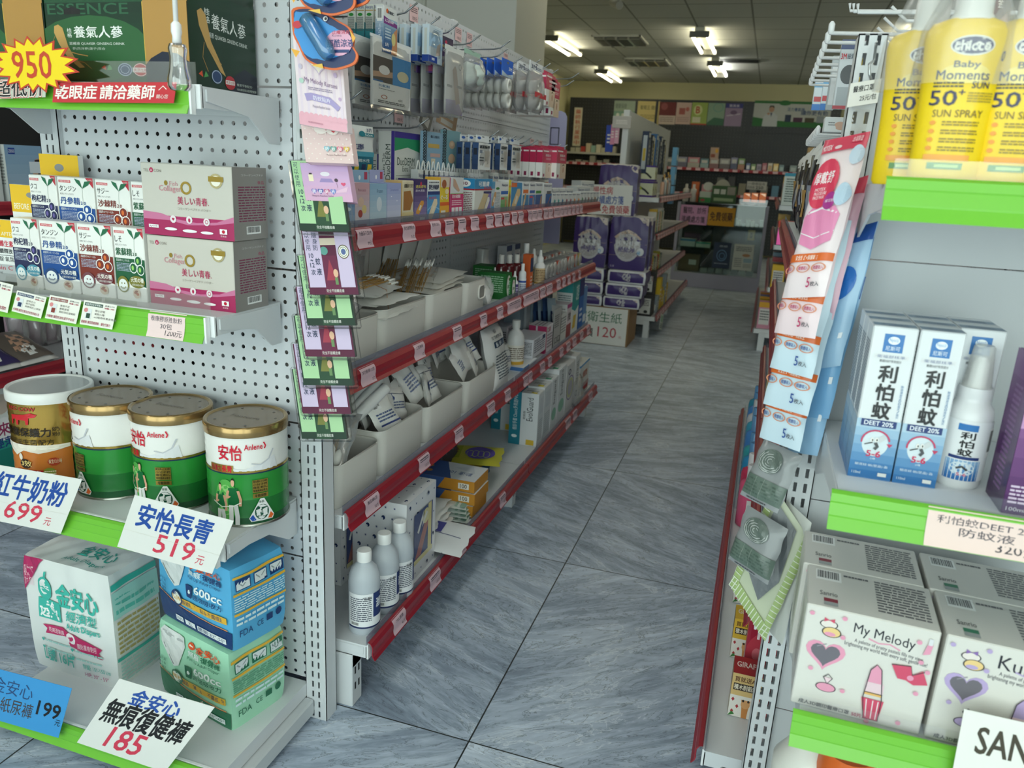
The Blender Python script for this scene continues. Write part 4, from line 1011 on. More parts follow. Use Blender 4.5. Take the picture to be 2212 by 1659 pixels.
TZ = 1.063
K = .13562
def zx(v): return 740+v*K
def zy(v): return 270+v*K
def zx2(v): return 1020+v*K
FG = 'plaster boxes along the front of the top red shelf'
def plaster(x,y,a,b,c='d9a86a'): return [('p',[(x,y),(x+a*.35,y-b*.08),(x+a,y+b*.75),(x+a*.95,y+b),(x+a*.6,y+b),(x,y+b*.2)],c),('p',[(x+a*.3,y+b*.28),(x+a*.5,y+b*.22),(x+a*.72,y+b*.6),(x+a*.52,y+b*.68)],'ece2cc')]
def lines(c,n=5,y0=.3,y1=.6): return [('l',.1,y0,.85,y1,n,c)]
front = [  # zoom columns left,right, top row, colour, art, side art, label, tab colour
    (195,430,920,'c9a0a8',[('g',0,0,1,1,'c4d0d8','cfa0a8',8),('r',0,0,1,.12,'d6d4d2'),('t','Princess',.2,.82,.75,.88,'8a4a5a'),('r',.18,.06,.8,.14,'b0505a'),('l',.1,.02,.8,.05,1,'6a6468'),('d',.4,.6,.2,.1,'d8b9a6'),('d',.62,.45,.16,.09,'d9c48a'),('d',.35,.36,.15,.08,'a24a44')],[('g',0,0,1,1,'b8c4d6','5f86b8',6),('d',.6,.45,.2,.04,'f0f0f0')],'pink and blue plaster box, first from the near end of the top red shelf','c99098'),
    (432,698,935,'a3bdd0',[('g',0,0,1,1,'c6d2da','8fb2cf',8),('t','Frozen',.4,.80,.75,.88,'2c4a70'),('d',.55,.55,.16,.16,'cfd9e2'),('r',.22,.06,.75,.15,'8d8da8'),('l',.2,.02,.8,.05,1,'6a6468')],[('g',0,0,1,1,'b4c6d6','7fa6c6',6)],'icy blue plaster box, second from the near end of the top red shelf','8fadc8'),
    (702,925,925,'a6aed6',[('g',0,0,1,1,'dcdce6','9aa4d4',8),('t','Cinnamoroll',.2,.82,.8,.88,'6a74b4'),('r',.25,.10,.8,.17,'a6a4b8'),('l',.2,.05,.8,.08,1,'6a6468'),('d',.3,.7,.04,.015,'e6e8f2'),('d',.7,.6,.04,.015,'e6e8f2')],[('g',0,0,1,1,'d0d0e0','8f9ccf',6)],'lavender plaster box, third from the near end of the top red shelf','a3a8cc'),
    (945,1128,885,'d9cdb0',[('r',0,0,1,.18,'235b45'),('r',0,.18,1,.30,'d8c594'),('p',[(.08,.34),(.7,.34),(.85,.5),(.95,.55),(.7,.78),(.1,.76)],'a5703f'),('t','痠痛貼布',.15,.84,.6,.93,'2a2a2c',.02),('t','透氣型',.65,.84,.95,.93,'2a2a2c')],[('r',0,0,1,1,'d8b67c'),('r',0,0,1,.15,'235b45')],'tan patch box with a green foot on the top red shelf',None),
    (1132,1338,860,'4a3a70',[('g',0,0,1,1,'a597bf','33265c',8),('t','透氣膠布',.1,.80,.9,.87,'d9c95a',.01),('d',.5,.89,.07,.05,'c43a5a'),('t','防水透氣',.1,.72,.8,.77,'e6e2ee'),('r',.45,.08,.85,.15,'e8e8ea'),*plaster(.15,.24,.6,.28,'d99a4a')],[('g',0,0,1,1,'8f82b0','33265c',6)],'dark purple plaster box on the top red shelf',None),
    (1342,1540,880,'e4e6e6',[('r',0,.0,1,.66,'4f94c9'),('r',0,.66,1,.74,'1d3a7c'),('t','彈性伸縮絆',.08,.78,.9,.90,'1c2a52',.03),('l',.1,.92,.9,.98,1,'7a7c80'),('t','防水 透氣 不黏',.1,.55,.7,.62,'d23a44'),('s',[(.0,.3),(.4,.42),(1,.3)],.03,'8fc0e4'),*plaster(.1,.10,.7,.46,'e8d9bb')],[('r',0,0,1,1,'dfe2e4'),('r',0,0,1,.6,'3f82b8')],'white and sky blue plaster box next to the dark purple one',None),
    (1542,1690,835,'e2c33c',[('r',0,.0,1,.36,'e8a93a'),('r',0,.36,1,.44,'d9602c'),('r',0,.78,1,1,'d9c8b4'),('d',.4,.85,.25,.1,'a05a3a'),('t','ぐ~る',.05,.5,.8,.6,'f8f4e4',.03),('r',.1,.2,.6,.25,'f4efe0'),('r',.1,.1,.6,.15,'f4efe0'),('d',.7,.68,.2,.06,'f0e0b0')],[('r',0,0,1,1,'d8a83a')],'yellow plaster box between the sky blue and magenta ones on the top red shelf',None),
    (1700,1915,835,'d8dadb',[('r',0,0,1,.62,'c93a70'),('s',[(0,.62),(1,.62)],.012,'78a84a'),('p',[(.2,.98),(.35,.95),(.7,.7),(.6,.66),(.2,.8)],'c9a58f'),('t','防水保護膜',.15,.52,.75,.60,'f6e6ee',.02),('l',.12,.34,.85,.48,3,'efc4d4'),('r',.12,.1,.34,.3,'f2eef0'),('r',.39,.1,.61,.3,'f2eef0'),('r',.66,.1,.88,.3,'f2eef0')],[('r',0,0,1,1,'b03464')],'magenta and white waterproof plaster box on the top red shelf',None),
    (2085,2370,855,'dcdcd6',[('r',0,.74,1,1,'2f86b8'),('r',0,.70,1,.74,'a8283a'),('t','可麗膚',.2,.80,.8,.93,'f2f6f8',.02),('p',[(.1,.08),(.5,.12),(.8,.6),(.5,.62)],'cbb790')],[('r',0,.74,1,1,'2f86b8'),('r',0,.70,1,.74,'a8283a'),('d',.5,.87,.3,.09,'f2f2f0'),('t','30',.36,.83,.64,.91,'7a1d3a',.03),('l',.1,.1,.9,.66,12,'8a5a60')],'white box with blue top and 30 in a disc on the top red shelf',None),
]
XF = -.785
for i,(a,b,tp,col,fr_,sd_,lab,tab) in enumerate(front):
    o = boxA('plaster_box',lab,'box',FG,zx(a)+.4,zx(b)-.4,XF,TZ,zy(tp),.042 if i < 8 else .06,col,front=fr_,left=sd_,fin='g')
    if tab:
        bb = [Vector(o.location)+Vector(v) for v in o.bound_box]; z1 = max(v.z for v in bb); y0 = min(v.y for v in bb); y1 = max(v.y for v in bb)
        mb = MB().box((XF-.043,y0,z1-.01),(XF-.0425,y1,z1+.026),tab)
        mb.art(Fr((XF-.0425,y0,z1),(0,y1-y0,0),(0,0,.026)),[('d',.45,.4,.06,.18,'f0f0f0'),('r',.72,.25,.9,.85,'b0405a')]); mb.obj('hang_tab',o)
NEX = [('t','Nexcare',.08,.86,.92,.95,'2a3a70',.01)]
second = [(165,288,900,'e6e6e4',[('r',0,.0,1,.66,'7d6fae'),('t','防水型絆',.05,.76,.95,.86,'b8283a',.02),('r',0,.66,1,.72,'2c2c66'),*plaster(.1,.15,.7,.4,'e8e4e0')],'lilac and white plaster box fourth before the yellow one'),
          (292,438,905,'4f93bb',[('g',0,0,1,.8,'2f7fb8','c9d4d8',6),('r',.35,.0,1,1,'dfe2e2'),('l',.4,.2,.95,.7,14,'6a7a84'),('d',.65,.80,.2,.04,'2f7d3a'),*plaster(.05,.3,.45,.4,'c99a6a')],'blue plaster box with a green oval beside the lilac one'),
          (442,555,905,'e2e4e2',[('g',0,0,1,.55,'3f8a3f','8fb88a',5),*NEX,('r',0,.62,1,.72,'2c62b0'),('r',.05,.46,.5,.52,'c43a4a'),('d',.7,.35,.12,.14,'b98f62')],'white plaster box with a green foot left of the yellow one'),
          (560,602,875,'e6d83a',[('r',0,.78,1,.84,'e8a02c'),('p',[(.0,.1),(.5,.1),(.9,.5),(.5,.7),(.1,.5)],'9a7048')],'yellow plaster box in the middle of the front row'),
          (605,775,920,'2f86bb',[('r',.0,.86,.5,1,'e0703a'),*plaster(.1,.14,.75,.66,'dcc08e')],'blue box with one big tan plaster right of the yellow box'),
          (790,885,905,'e2e4e4',[('r',0,0,1,.56,'2f80b0'),*NEX,('r',.05,.62,.9,.74,'dc7030'),*plaster(.05,.1,.5,.5,'c9a06a')],'white and blue plaster box with an orange band'),
          (893,988,910,'e2e4e4',[('r',0,0,1,.56,'2f72b8'),*NEX,('r',.05,.62,.9,.72,'2c62b0'),('r',.1,.46,.6,.52,'c9384a'),('d',.7,.3,.1,.2,'b09a84')],'white and blue plaster box with a blue band'),
          (992,1100,910,'e2e4e4',[('r',0,0,1,.56,'1d5a9a'),*NEX,('r',.05,.60,.8,.70,'3a8a3a'),('r',.1,.12,.4,.2,'e8e8e4'),('p',[(.6,0),(.9,0),(.95,.5),(.8,.52)],'b98a64')],'white and navy plaster box with a green band'),
          (1115,1250,925,'e0e2e2',[('r',.3,0,1,.6,'1d5a9a'),*NEX,('r',.4,.58,.9,.7,'5a5e66'),('s',[(.5,.1),(.9,.5)],.06,'a86a4a')],'white and navy plaster box with a grey band at the end of the near bay')]
for a,b,tp,col,fr_,lab in second:
    o = boxA('plaster_box',lab,'box',FG,zx2(a),zx2(b),XF,TZ,zy(tp),.035,col,front=fr_,left=[('r',0,0,1,1,'d4d6d4'),('l',.1,.1,.9,.8,12,'8a8e92')],fin='g')
for k in range(13):   # boxes with white loops behind the front row
    x = 903+k*10.9; X = -.86
    lab = 'small white box with a blue stripe and hanging loop, %s from the near end' % ORD[k]
    P = np.array((X,YX(x,X,TZ+.1),TZ)); Q = P+(0,.042,0); h = hgt(np.array((X,P[1],TZ)),366+k*.8)
    o = carton('loop_box',lab,'box','white boxes with hanging loops',P,Q,h,.02,'dfe2e4',front=[('t','Nexcare',.1,.84,.9,.93,'2a3a80',.01),('p',[(.05,.66),(.9,.76),(.9,.82),(.05,.72)],'2f6fc0'),('l',.1,.1,.9,.6,8,'9aa2aa')],left=[('r',0,0,1,1,'ccd0d2')])
    MB().tube([(X-.01,P[1]+.01+.022*t,P[2]+h-.002+.024*math.sin(PI*t)) for t in [i/8 for i in range(9)]],.0022,'e4e6e6.g',5).obj('loop',o)
for k in range(5):
    x = 1054+k*11.5; X = -.86
    P = np.array((X,YX(x,X,TZ+.1),TZ)); h = hgt(P,372+k)
    o = carton('loop_box','white box with an orange stripe and a hanging loop, %s of the five' % ORD[k],'box','orange striped boxes with loops',P,P+(0,.05,0),h,.02,'dfe0dc',front=[('t','Nexcare',.1,.84,.9,.93,'2a3a80',.01),('p',[(.05,.66),(.9,.72),(.9,.80),(.05,.74)],'d9682c'),('l',.1,.1,.9,.6,8,'9aa2aa')])
    MB().tube([(X-.01,P[1]+.012+.022*t,P[2]+h-.002+.024*math.sin(PI*t)) for t in [i/8 for i in range(9)]],.0022,'dcc8c4.g',5).obj('loop',o)
# far bay: small white plaster boxes in two tiers
cols = ['2f9a9a','2f9a9a','2a6f9a','9a2a50','9a2a50','d9822c','d9822c','3a8a4a','5a5e66','8a2a3a','5a5e66','9a6a3a','2a6f9a']
xs_ = [1265,1328,1390,1455,1520,1582,1645,1712,1765,1815,1865,1915,1965,2012]
for k in range(13):
    boxA('plaster_box','small white plaster box, %s picture, %s from the left in the far bay' % ({'2f9a9a': 'teal','2a6f9a': 'blue','9a2a50': 'crimson','d9822c': 'orange','3a8a4a': 'green','5a5e66': 'grey','8a2a3a': 'dark red','9a6a3a': 'tan'}[cols[k]],ORD[k]),'box','small plaster boxes of the far bay',zx2(xs_[k]),zx2(xs_[k+1])-.3,XF,TZ,zy(1085-(k > 6)*20),.03,'dfe1e0',front=[('t','Nexcare',.1,.84,.9,.94,'3a4a78',.01),('r',.0,0,1,.12,cols[k]),('p',[(.3,.1),(.6,.1),(.9,.5),(.6,.6)],cols[k])],left=[('r',0,0,1,1,'c8cccc')])
for k,(a,b,tp) in enumerate(((1265,1365,1015),(1370,1478,1010),(1482,1590,1010),(1720,1925,890),(1655,1870,975))):
    X = -.84-.05*(k == 3)
    boxA('plaster_box','wide white plaster box behind the small ones, %s of five in the far bay' % ORD[k],'box','wide plaster boxes of the far bay',zx2(a),zx2(b),X,TZ,zy(tp),.05,'e2e4e4',front=[('t','Nexcare',.08,.70,.5,.88,'2a3a78',.01),('l',.55,.7,.95,.85,2,'6a7a9a'),('r',0,0,1,.3,'4a86b0')],left=[('r',0,0,1,1,'b8bcbc')])
for k,(a,b) in enumerate(((905,1050),(1055,1195))):
    boxA('plaster_box','white plaster box with orange and blue bands, %s of two standing behind the navy boxes' % ORD[k],'box','orange and blue banded boxes',zx2(a),zx2(b),-.87,TZ,zy(768),.05,'e2e4e4',front=[('t','Nexcare',.2,.80,.95,.92,'2a3a78',.01),('p',[(0,.62),(.9,.66),(.95,.74),(0,.70)],'dc7030'),('r',0,.48,1,.60,'2c6ab0')])

# ---- standing and hanging dressings behind
boxA('dressing_box','tall white dressing box with purple edge and green wave, standing behind the plaster boxes','box',None,851,904,-.90,TZ,283,.045,'dfe0dc',front=[('r',0,.93,1,1,'4a3a9a'),('p',[(0,.78),(.5,.83),(1,.78),(1,.93),(0,.93)],'2f9a6a'),('t','DuoDERM',.1,.62,.78,.71,'2a4a40',.008),('t','Extra Thin',.3,.55,.76,.61,'4a5a50'),('s',[(.05,.5),(.6,.51)],.006,'8a8c88'),('t','4 x 4 in / 10cm x 10cm',.05,.44,.68,.48,'55585a'),('l',.05,.2,.85,.40,5,'4a5c5a'),('b',.2,.0,.68,.11)],left=[('r',.80,0,1,1,'4a3a9a'),('T','DuoDERM',.45,.45,.75,.85,'3a4a44',.01),('T','Extra Thin',.25,.5,.42,.75,'3a4a44')])
boxA('dressing_box','smaller white and purple dressing box left of the tall one','box',None,822,838,-.95,TZ,333,.045,'d8dad6',front=[('r',0,.9,1,1,'4a3a9a'),('r',0,.6,1,.8,'3a9a6a')],left=[('r',.78,0,1,1,'4a3a9a'),('T','DuoDERM',.3,.4,.7,.9,'3a4a44',.01)])
XP = -1.034      # face of the perforated panel


def hook(tip,lab,X=-.80,name='peg_hook',base=None,grp='wire hooks on the long gondola'):
    """wire hook from the panel straight out to its upturned tip (picture point)"""
    P = px(*tip,X)
    t = thing(name,lab,'hook',(XP+.003,P[1],P[2]-.03),grp)
    z = P[2]-.024
    MB().tube([(XP+.002,P[1],z-.004),(X-.05,P[1],z),(X-.03,P[1],z+.004),(X,P[1],P[2])],.0021,'8f9498.m',6).obj('wire',t)
    MB().box((XP,P[1]-.012,z-.02),(XP+.004,P[1]+.012,z+.01),'9fa4a8.m',.001).obj('clip_plate',t)
    return np.array((X,P[1],z))


hk = {}
for i,(tx,ty,lab) in enumerate(((410,30,'wire hook holding the teal and blue boxes, nearest the end shelf'),(660,180,'wire hook holding the clear blue-footed packs'),(855,260,'wire hook holding the purple boxes'),(1095,380,'wire hook holding the hand wraps'),(1420,440,'long wire hook holding the green mask bag'),(1390,530,'wire hook just above the blue headed tape rolls'),(1550,620,'wire hook through the blue headed tape rolls'),(1745,650,'wire hook through the red labelled tape bags'),(1855,690,'bare wire hook between tape bags and crimson boxes'),(1940,755,'wire hook through the upper crimson boxes'),(2170,790,'longest bare wire hook at the far end'),(2115,870,'wire hook through the lower crimson boxes of the top tier'))):
    hk[i] = hook((820+tx*.19892,ty*.19892),lab)
for i,(x,y,lab) in enumerate(((782,196,'bare wire hook left below the white dressing packs'),(852,238,'bare wire hook under the white dressing packs'),(926,256,'bare wire hook above the tall white dressing box'),(1078,283,'wire hook over the first white finger tape pack'),(1096,288,'wire hook over the second white finger tape pack'),(1115,293,'wire hook over the third white finger tape pack'),(1132,293,'wire hook behind the finger tape packs'),(1148,297,'wire hook left of the lower crimson boxes'),(1162,302,'wire hook last before the lower crimson boxes'),(1212,312,'wire hook through the lower crimson boxes'),(1226,313,'wire hook at the far edge of the lower crimson boxes'))):
    hk[20+i] = hook((x,y),lab)


def hang(name,cat,n,labs,grp,X0,dx,xl,xr,yt,yb,d,build):
    """n packs one behind the other on a hook: the front one spans picture columns xl..xr, rows yt..yb on plane X0"""
    zt = px(xl,yt,X0)[2]; y0 = YX(xl,X0,zt); y1 = YX(xr,X0,zt); zb_ = px(xl,yb,X0)[2]
    out = []
    for k in range(n):
        X = X0-dx*k; o = build(name,np.array((X,y0,zb_)),np.array((X,y1,zb_)),zt-zb_,d,k)
        tag(o,labs(k),cat,grp); out.append(o)
    return out


def hbox(col,front,left=(),top=()):
    def b(name,P,Q,h,d,k):
        mb = MB(); cart(mb,P,Q,h,d,col,front=front,left=left,top=top,fin='g')
        o = mb.obj(name); return o
    return b


def hbag(col,head,hcol,ops=(),film=CLEAR,body=None):
    """header card over a clear pouch with something inside"""
    def b(name,P,Q,h,d,k):
        t = bpy.data.objects.new(name,None); C.objects.link(t); t.location = [float(a) for a in (P+Q)/2]
        U = Q-P; Z = np.array((0,0,h))
        if body: body(P,U,Z,d,t,k)
        mb = MB(); mb.pillow(P,U,Z*(1-head*.8),d,film,8,.3,k); mb.obj('pouch',t)
        mb = MB(); T = P+Z*(1-head); mb.obox(T-(.0012,0,0),U,Z*head,(.0024,0,0),M(hcol)); mb.art(Fr(T+(.0012,0,0),U,Z*head),list(ops)+[('d',.5,.82,.10,.07,'6a6e72')]); mb.obj('header_card',t)
        return t
    return b


NT_ = lambda k,what,of: '%s, %s from the front of its hook' % (what,ORD[k])
hang('teal_box','box',4,lambda k: 'teal and white dressing box, %s behind the blue elbow box on the near hook' % ORD[k],'teal boxes on the near hook',-.868,.0225,826,853,8,106,.020,
     hbox('d9dcd6',[('g',0,0,1,.6,'12607a','2f8a96',5)],[('g',0,0,1,.45,'0f6478','2a8088',6),('t','Nexcare',.05,.90,.95,.97,'2a3a80',.01),('r',0,.85,1,.87,'b98f4a'),('d',.5,.77,.3,.035,'2f8a3a'),('l',.1,.4,.9,.72,14,'4a5a5a')]))
hang('elbow_box','box',1,lambda k: 'blue and white box picturing an arm with a plaster, front of the near hook','elbow plaster box',-.845,.02,829,858,10,112,.020,
     hbox('e3e5e6',[('g',0,0,1,.75,'0f3f7c','a9c3d8',8),('p',[(0,.62),(1,.60),(1,.68),(.5,.72),(0,.78)],'7a2f86'),('t','人工皮OK絆',.08,.66,.72,.73,'f2eef4',.02),('d',.25,.9,.08,.05,'d9602c'),('t','保護傷口',.3,.85,.75,.92,'2a2c40',.02),('p',[(.55,0),(1,0),(1,.6),(.75,.5)],'c98a62'),('d',.72,.33,.15,.14,'d8cc8a'),('t','5片',.1,.14,.35,.22,'f2f6fa',.02),('l',.1,.3,.5,.55,4,'c9dcea')],
          [('g',0,0,1,.7,'1a4a88','b9cbd8',8),('r',.2,.66,.85,.96,'f2f2f0'),('b',.25,.67,.8,.95),('T','人工皮 4.5x7cm',.3,.1,.7,.6,'e6eef4',.01)]))
def sheet(P,U,Z,d,t,k):
    mb = MB(); mb.obox(P+Z*.06-(.004,0,0)+U*.04,U*.92,Z*.90,(.006,0,0),M('e6e6e3','f'))
    mb.art(Fr(P+Z*.06+U*.04+(.002,0,0),U*.92,Z*.9),[('r',.48,.36,1,.8,'4a8ec6'),('r',0,.36,.5,.74,'57504c'),('p',[(.0,.5),(.5,.55),(.5,.46),(.0,.42)],'b9967c'),('d',.28,.55,.14,.07,'e6e4e0'),('d',.78,.52,.16,.085,'d6cdaa'),('r',0,.36,.25,.385,'3a6a9a'),('t','中/小傷口專用',.14,.29,.42,.33,'2f7ab0',.01),('o',.28,.14,.08,.03,.25,'b0583a'),('t','6片',.66,.11,.78,.155,'3a3a3c'),('l',.12,.04,.85,.09,2,'6a6a6c'),('l',.14,.25,.55,.27,1,'8a8a8c')])
    mb.obj('sheet',t)
hang('dressing_pack','dressing pack',2,lambda k: ('white dressing sheet pack picturing a plastered arm, in front on its hook','white dressing sheet pack half hidden behind its twin')[k],'white dressing sheet packs',-.85,.045,800,889,70,233,.014,hbag('e8',.04,'dfe2e4',(),CLEAR,sheet))
def pane(P,U,Z,d,t,k):
    mb = MB(); mb.obox(P+Z*.02-(d/2,0,0),U,Z*.94,(d*.9,0,0),M('cfdde8','g')); mb.art(Fr(P+Z*.02+(d*.4,0,0),U,Z*.94),[('r',0,.42,1,.78,'9fc0dc'),('r',0,0,.62,.18,'1d3f8f'),('t','液態',.2,.06,.42,.13,'f2f4f8',.02),('l',.3,.82,.9,.94,3,'8fa8c0'),('p',[(.5,.2),(.8,.25),(.85,.6),(.6,.5)],'c8b8ac')])
    mb.art(Fr(P+Z*.02-(d/2,0,0),(d*.9,0,0),Z*.94),[('r',0,0,1,.18,'1d3f8f'),('r',.3,.2,.7,.9,'c8ccc8')]); mb.obj('box',t)
hang('clear_pack','dressing pack',5,lambda k: 'clear boxed hand dressing with a blue foot, '+('in front on its hook' if k == 0 else '%s behind the front one' % ORD[k-1]),'clear blue footed packs',-.825,.03,921,950,48,134,.02,hbag('',.05,'e0e4e8',(),CLEAR,pane))
PUR = [('g',0,0,1,1,'6a4a90','2c1f48',6),('t','防水透氣',.1,.70,.9,.78,'d9c95a',.01),('d',.45,.86,.09,.05,'c43a5a'),('t','透氣絆',.2,.60,.8,.67,'e6e2ee'),('r',.35,.06,.75,.13,'e8e8ea'),*plaster(.15,.2,.6,.25,'d99a4a')]
hang('purple_box','box',3,lambda k: ('purple plaster box in front on its hook','purple plaster box showing its underside, behind the front purple box','purple plaster box hanging nearest the panel')[k],'purple boxes on a hook',-.825,.06,951,979,74,158,.045,hbox('4d2f6e',PUR,[('r',0,0,1,1,'6a4088'),('r',.1,.04,.9,.2,'b0507a')]))
def hand(P,U,Z,d,t,k):
    mb = MB(); mb.obox(P+Z*.04-(.002,0,0)+U*.05,U*.9,Z*.9,(.004,0,0),M('dcdcda','f'))
    mb.art(Fr(P+Z*.04+(.002,0,0)+U*.05,U*.9,Z*.9),[('p',[(.0,0),(1,0),(1,.06),(.7,.24),(.0,.22)],'9784b8'),('p',[(.35,.7),(.5,.78),(.6,.72),(.7,.5),(.85,.2),(.6,.16),(.45,.45)],'a88a74'),('r',.05,.42,.35,.46,'4a4a4c'),('r',.62,.44,.95,.48,'4a4a4c'),('o',.8,.78,.08,.05,.2,'4a4a4c')]); mb.obj('insert',t)
hang('hand_wrap_pack','bandage pack',5,lambda k: 'clear pack picturing a wrapped hand, '+('in front on its hook' if k == 0 else '%s behind the front one' % ORD[k-1]),'hand wrap packs',-.80,.032,962,1002,94,250,.022,hbag('',.07,'d8dad8',(),BAG,hand))
def gmask(P,U,Z,d,t,k):
    mb = MB(); mb.pillow(P+U*.15+Z*.1,U*.7,Z*.6,d*1.2,M('c3cfc8','f'),8,.3,k+3); mb.obj('mask',t)
hang('mask_bag','bag',2,lambda k: ('crumpled clear bag with a green and white mask','clear bag tucked behind the green and white mask bag')[k],'mask bags',-.82,.05,1004,1037,103,192,.05,hbag('',.12,'9fc0b0',(),BAG,gmask))
def rolls(P,U,Z,d,t,k):
    for j in range(2):
        c = P+U*.5+Z*(.19+.29*j); r = min(np.linalg.norm(U)*.46,np.linalg.norm(Z)*.15)
        MB().lathe(c-(d*.45,0,0),[(r*.5,0),(r,.0005),(r,d*.9),(r*.5,d*.9),(r*.5,0)],'ecebe6',20,(1,0,0),cap=False).obj('tape_roll',t)
hang('tape_pack','tape pack',6,lambda k: 'clear pack of two white tape rolls under a blue header, '+('in front on its hook' if k == 0 else '%s behind the front one' % ORD[k-1]),'blue headed tape packs',-.80,.0235,1085,1108,124,236,.022,hbag('',.34,'1f5fc4',[('p',[(0,0),(1,0),(1,.25),(.5,.1),(0,.3)],'c6d8ea'),('t','3M',.6,.4,.9,.6,'f2f4f8',.02)],CLEAR,rolls))
def rolls2(P,U,Z,d,t,k):
    for j in range(2):
        c = P+U*.5+Z*(.20+.32*j); r = min(np.linalg.norm(U)*.42,np.linalg.norm(Z)*.14)
        MB().lathe(c-(d*.4,0,0),[(r*.5,0),(r,.0005),(r,d*.8),(r*.5,d*.8),(r*.5,0)],'eae9e5',20,(1,0,0),cap=False).obj('tape_roll',t)
    mb = MB(); mb.obox(P+Z*.30+U*.05+(d*.5,0,0),U*.9,Z*.1,(.001,0,0),M('c23a44')); mb.obj('red_label',t)
hang('tape_bag','tape pack',4,lambda k: 'crinkled clear bag of white tape rolls with a red label, '+('in front on its hook' if k == 0 else '%s behind the front one' % ORD[k-1]),'red labelled tape bags',-.78,.042,1145,1172,129,242,.04,hbag('',.2,'dfe2e6',[('t','3M',.1,.3,.5,.7,'2a3a5a',.02),('l',.5,.3,.9,.6,2,'5a6a84')],BAG,rolls2))
CR = [('r',0,.52,1,1,'bf2a54'),('r',.05,.90,.6,.94,'f2eaec'),('t','輕鬆夾',.3,.74,.85,.82,'f2dfe4',.02),('l',.35,.62,.85,.7,2,'e8b8c4'),('r',.35,0,1,.52,'dcc3ae'),('p',[(.55,.42),(.7,.5),(.85,.44),(.7,.46)],'4a3228'),('d',.7,.3,.06,.1,'b98a74'),('r',.1,.04,.25,.14,'a0305a')]
CL = [('r',0,.52,1,1,'b82850'),('r',.1,.88,.9,.93,'f2eaec'),('r',0,0,1,.52,'ecebe8'),('r',.3,.06,.7,.2,'8a2a50')]
def crim(n,labs,grp,X0,dx,xl,xr,yt,yb):
    def b(name,P,Q,h,d,k):
        mb = MB(); cart(mb,P,Q,h*.92,d,'ecebe8',front=CR,left=CL,fin='g')
        mb.obox(P+(-d/2,0,h*.92),(Q-P),(0,0,h*.08),(.001,0,0),M('bf2a54')); return mb.obj(name)
    hang('crimson_box','box',n,labs,grp,X0,dx,xl,xr,yt,yb,dx*.94,b)
crim(3,lambda k: 'slim crimson and white box, %s from the front on the upper hook' % ORD[k],'crimson boxes on the upper hook',-.80,.026,1182,1201,151,229)
crim(6,lambda k: 'slim crimson and white box, %s from the front on the hook just below' % ORD[k],'crimson boxes on the middle hook',-.80,.026,1193,1211,164,251)
crim(4,lambda k: 'slim crimson and white box, %s from the front, lower right hook' % ORD[k],'crimson boxes on the lower right hook',-.78,.026,1205,1225,315,386)
crim(5,lambda k: 'slim crimson and white box, %s from the front, lower left hook' % ORD[k],'crimson boxes on the lower left hook',-.80,.026,1174,1194,315,384)
def tape(P,U,Z,d,t,k):
    mb = MB(); mb.obox(P-(d/2,0,0),U,Z*.78,(d*.9,0,0),M('dfe1e2','g')); mb.art(Fr(P+(d*.4,0,0),U,Z*.78),[('t','滅菌繃帶',.08,.8,.9,.92,'1c2a3c',.03),('r',.1,.62,.32,.74,'7a8494'),('r',.52,.1,.95,.72,'c3bdb6'),('l',.1,.3,.45,.5,2,'4a5258')]); mb.art(Fr(P-(d/2,0,0),(d*.9,0,0),Z*.78),[('g',0,0,1,1,'1c3356','34507c',5),('r',.2,.55,.8,.8,'1c2436')]); mb.obj('insert',t)
for j,(xl,xr,n) in enumerate(((1029,1056,3),(1077,1093,4),(1102,1122,4))):
    hang('finger_tape_pack','bandage pack',n,lambda k: 'white and navy finger bandage pack, %s from the front on the %s hook' % (ORD[k],ORD[j]),'finger bandage packs',-.80-.012*j,.024,xl,xr,291+j*3,366+j,.02,hbag('',.2,'dfe3e6',[('d',.2,.6,.14,.2,'2f5fae')],CLEAR,tape))
hang('skin_dressing_pack','dressing pack',1,lambda k: 'white and teal dressing pouch hanging beside the pink boxes','teal dressing pouch',-.86,.02,756,806,268,374,.012,
     lambda name,P,Q,h,d,k: (lambda mb: (mb.art(mb.pillow(P,Q-P,(0,0,h),d,M('dfe2e2','f'),10,.1,2),[('r',.0,.0,.9,.36,'1c6a80'),('r',.0,.36,1,.46,'4a9ab0'),('d',.38,.83,.12,.06,'1c7a8a'),('r',.42,.78,.98,.85,'1c7a8a'),('t','5x5cm',.5,.79,.85,.84,'e6f2f2',.01),('t','3片',.6,.88,.85,.96,'2a3a6a',.02),('t','人工皮敷料',.02,.5,.45,.62,'2a2f6a',.03),('r',.08,.03,.24,.18,'e6c83a'),('r',.36,.03,.54,.2,'22345c'),('r',.62,.03,.8,.2,'e6c83a'),('t','親水性',.2,.24,.7,.31,'e6f2f2')]),mb.obj(name))[1])(MB()))
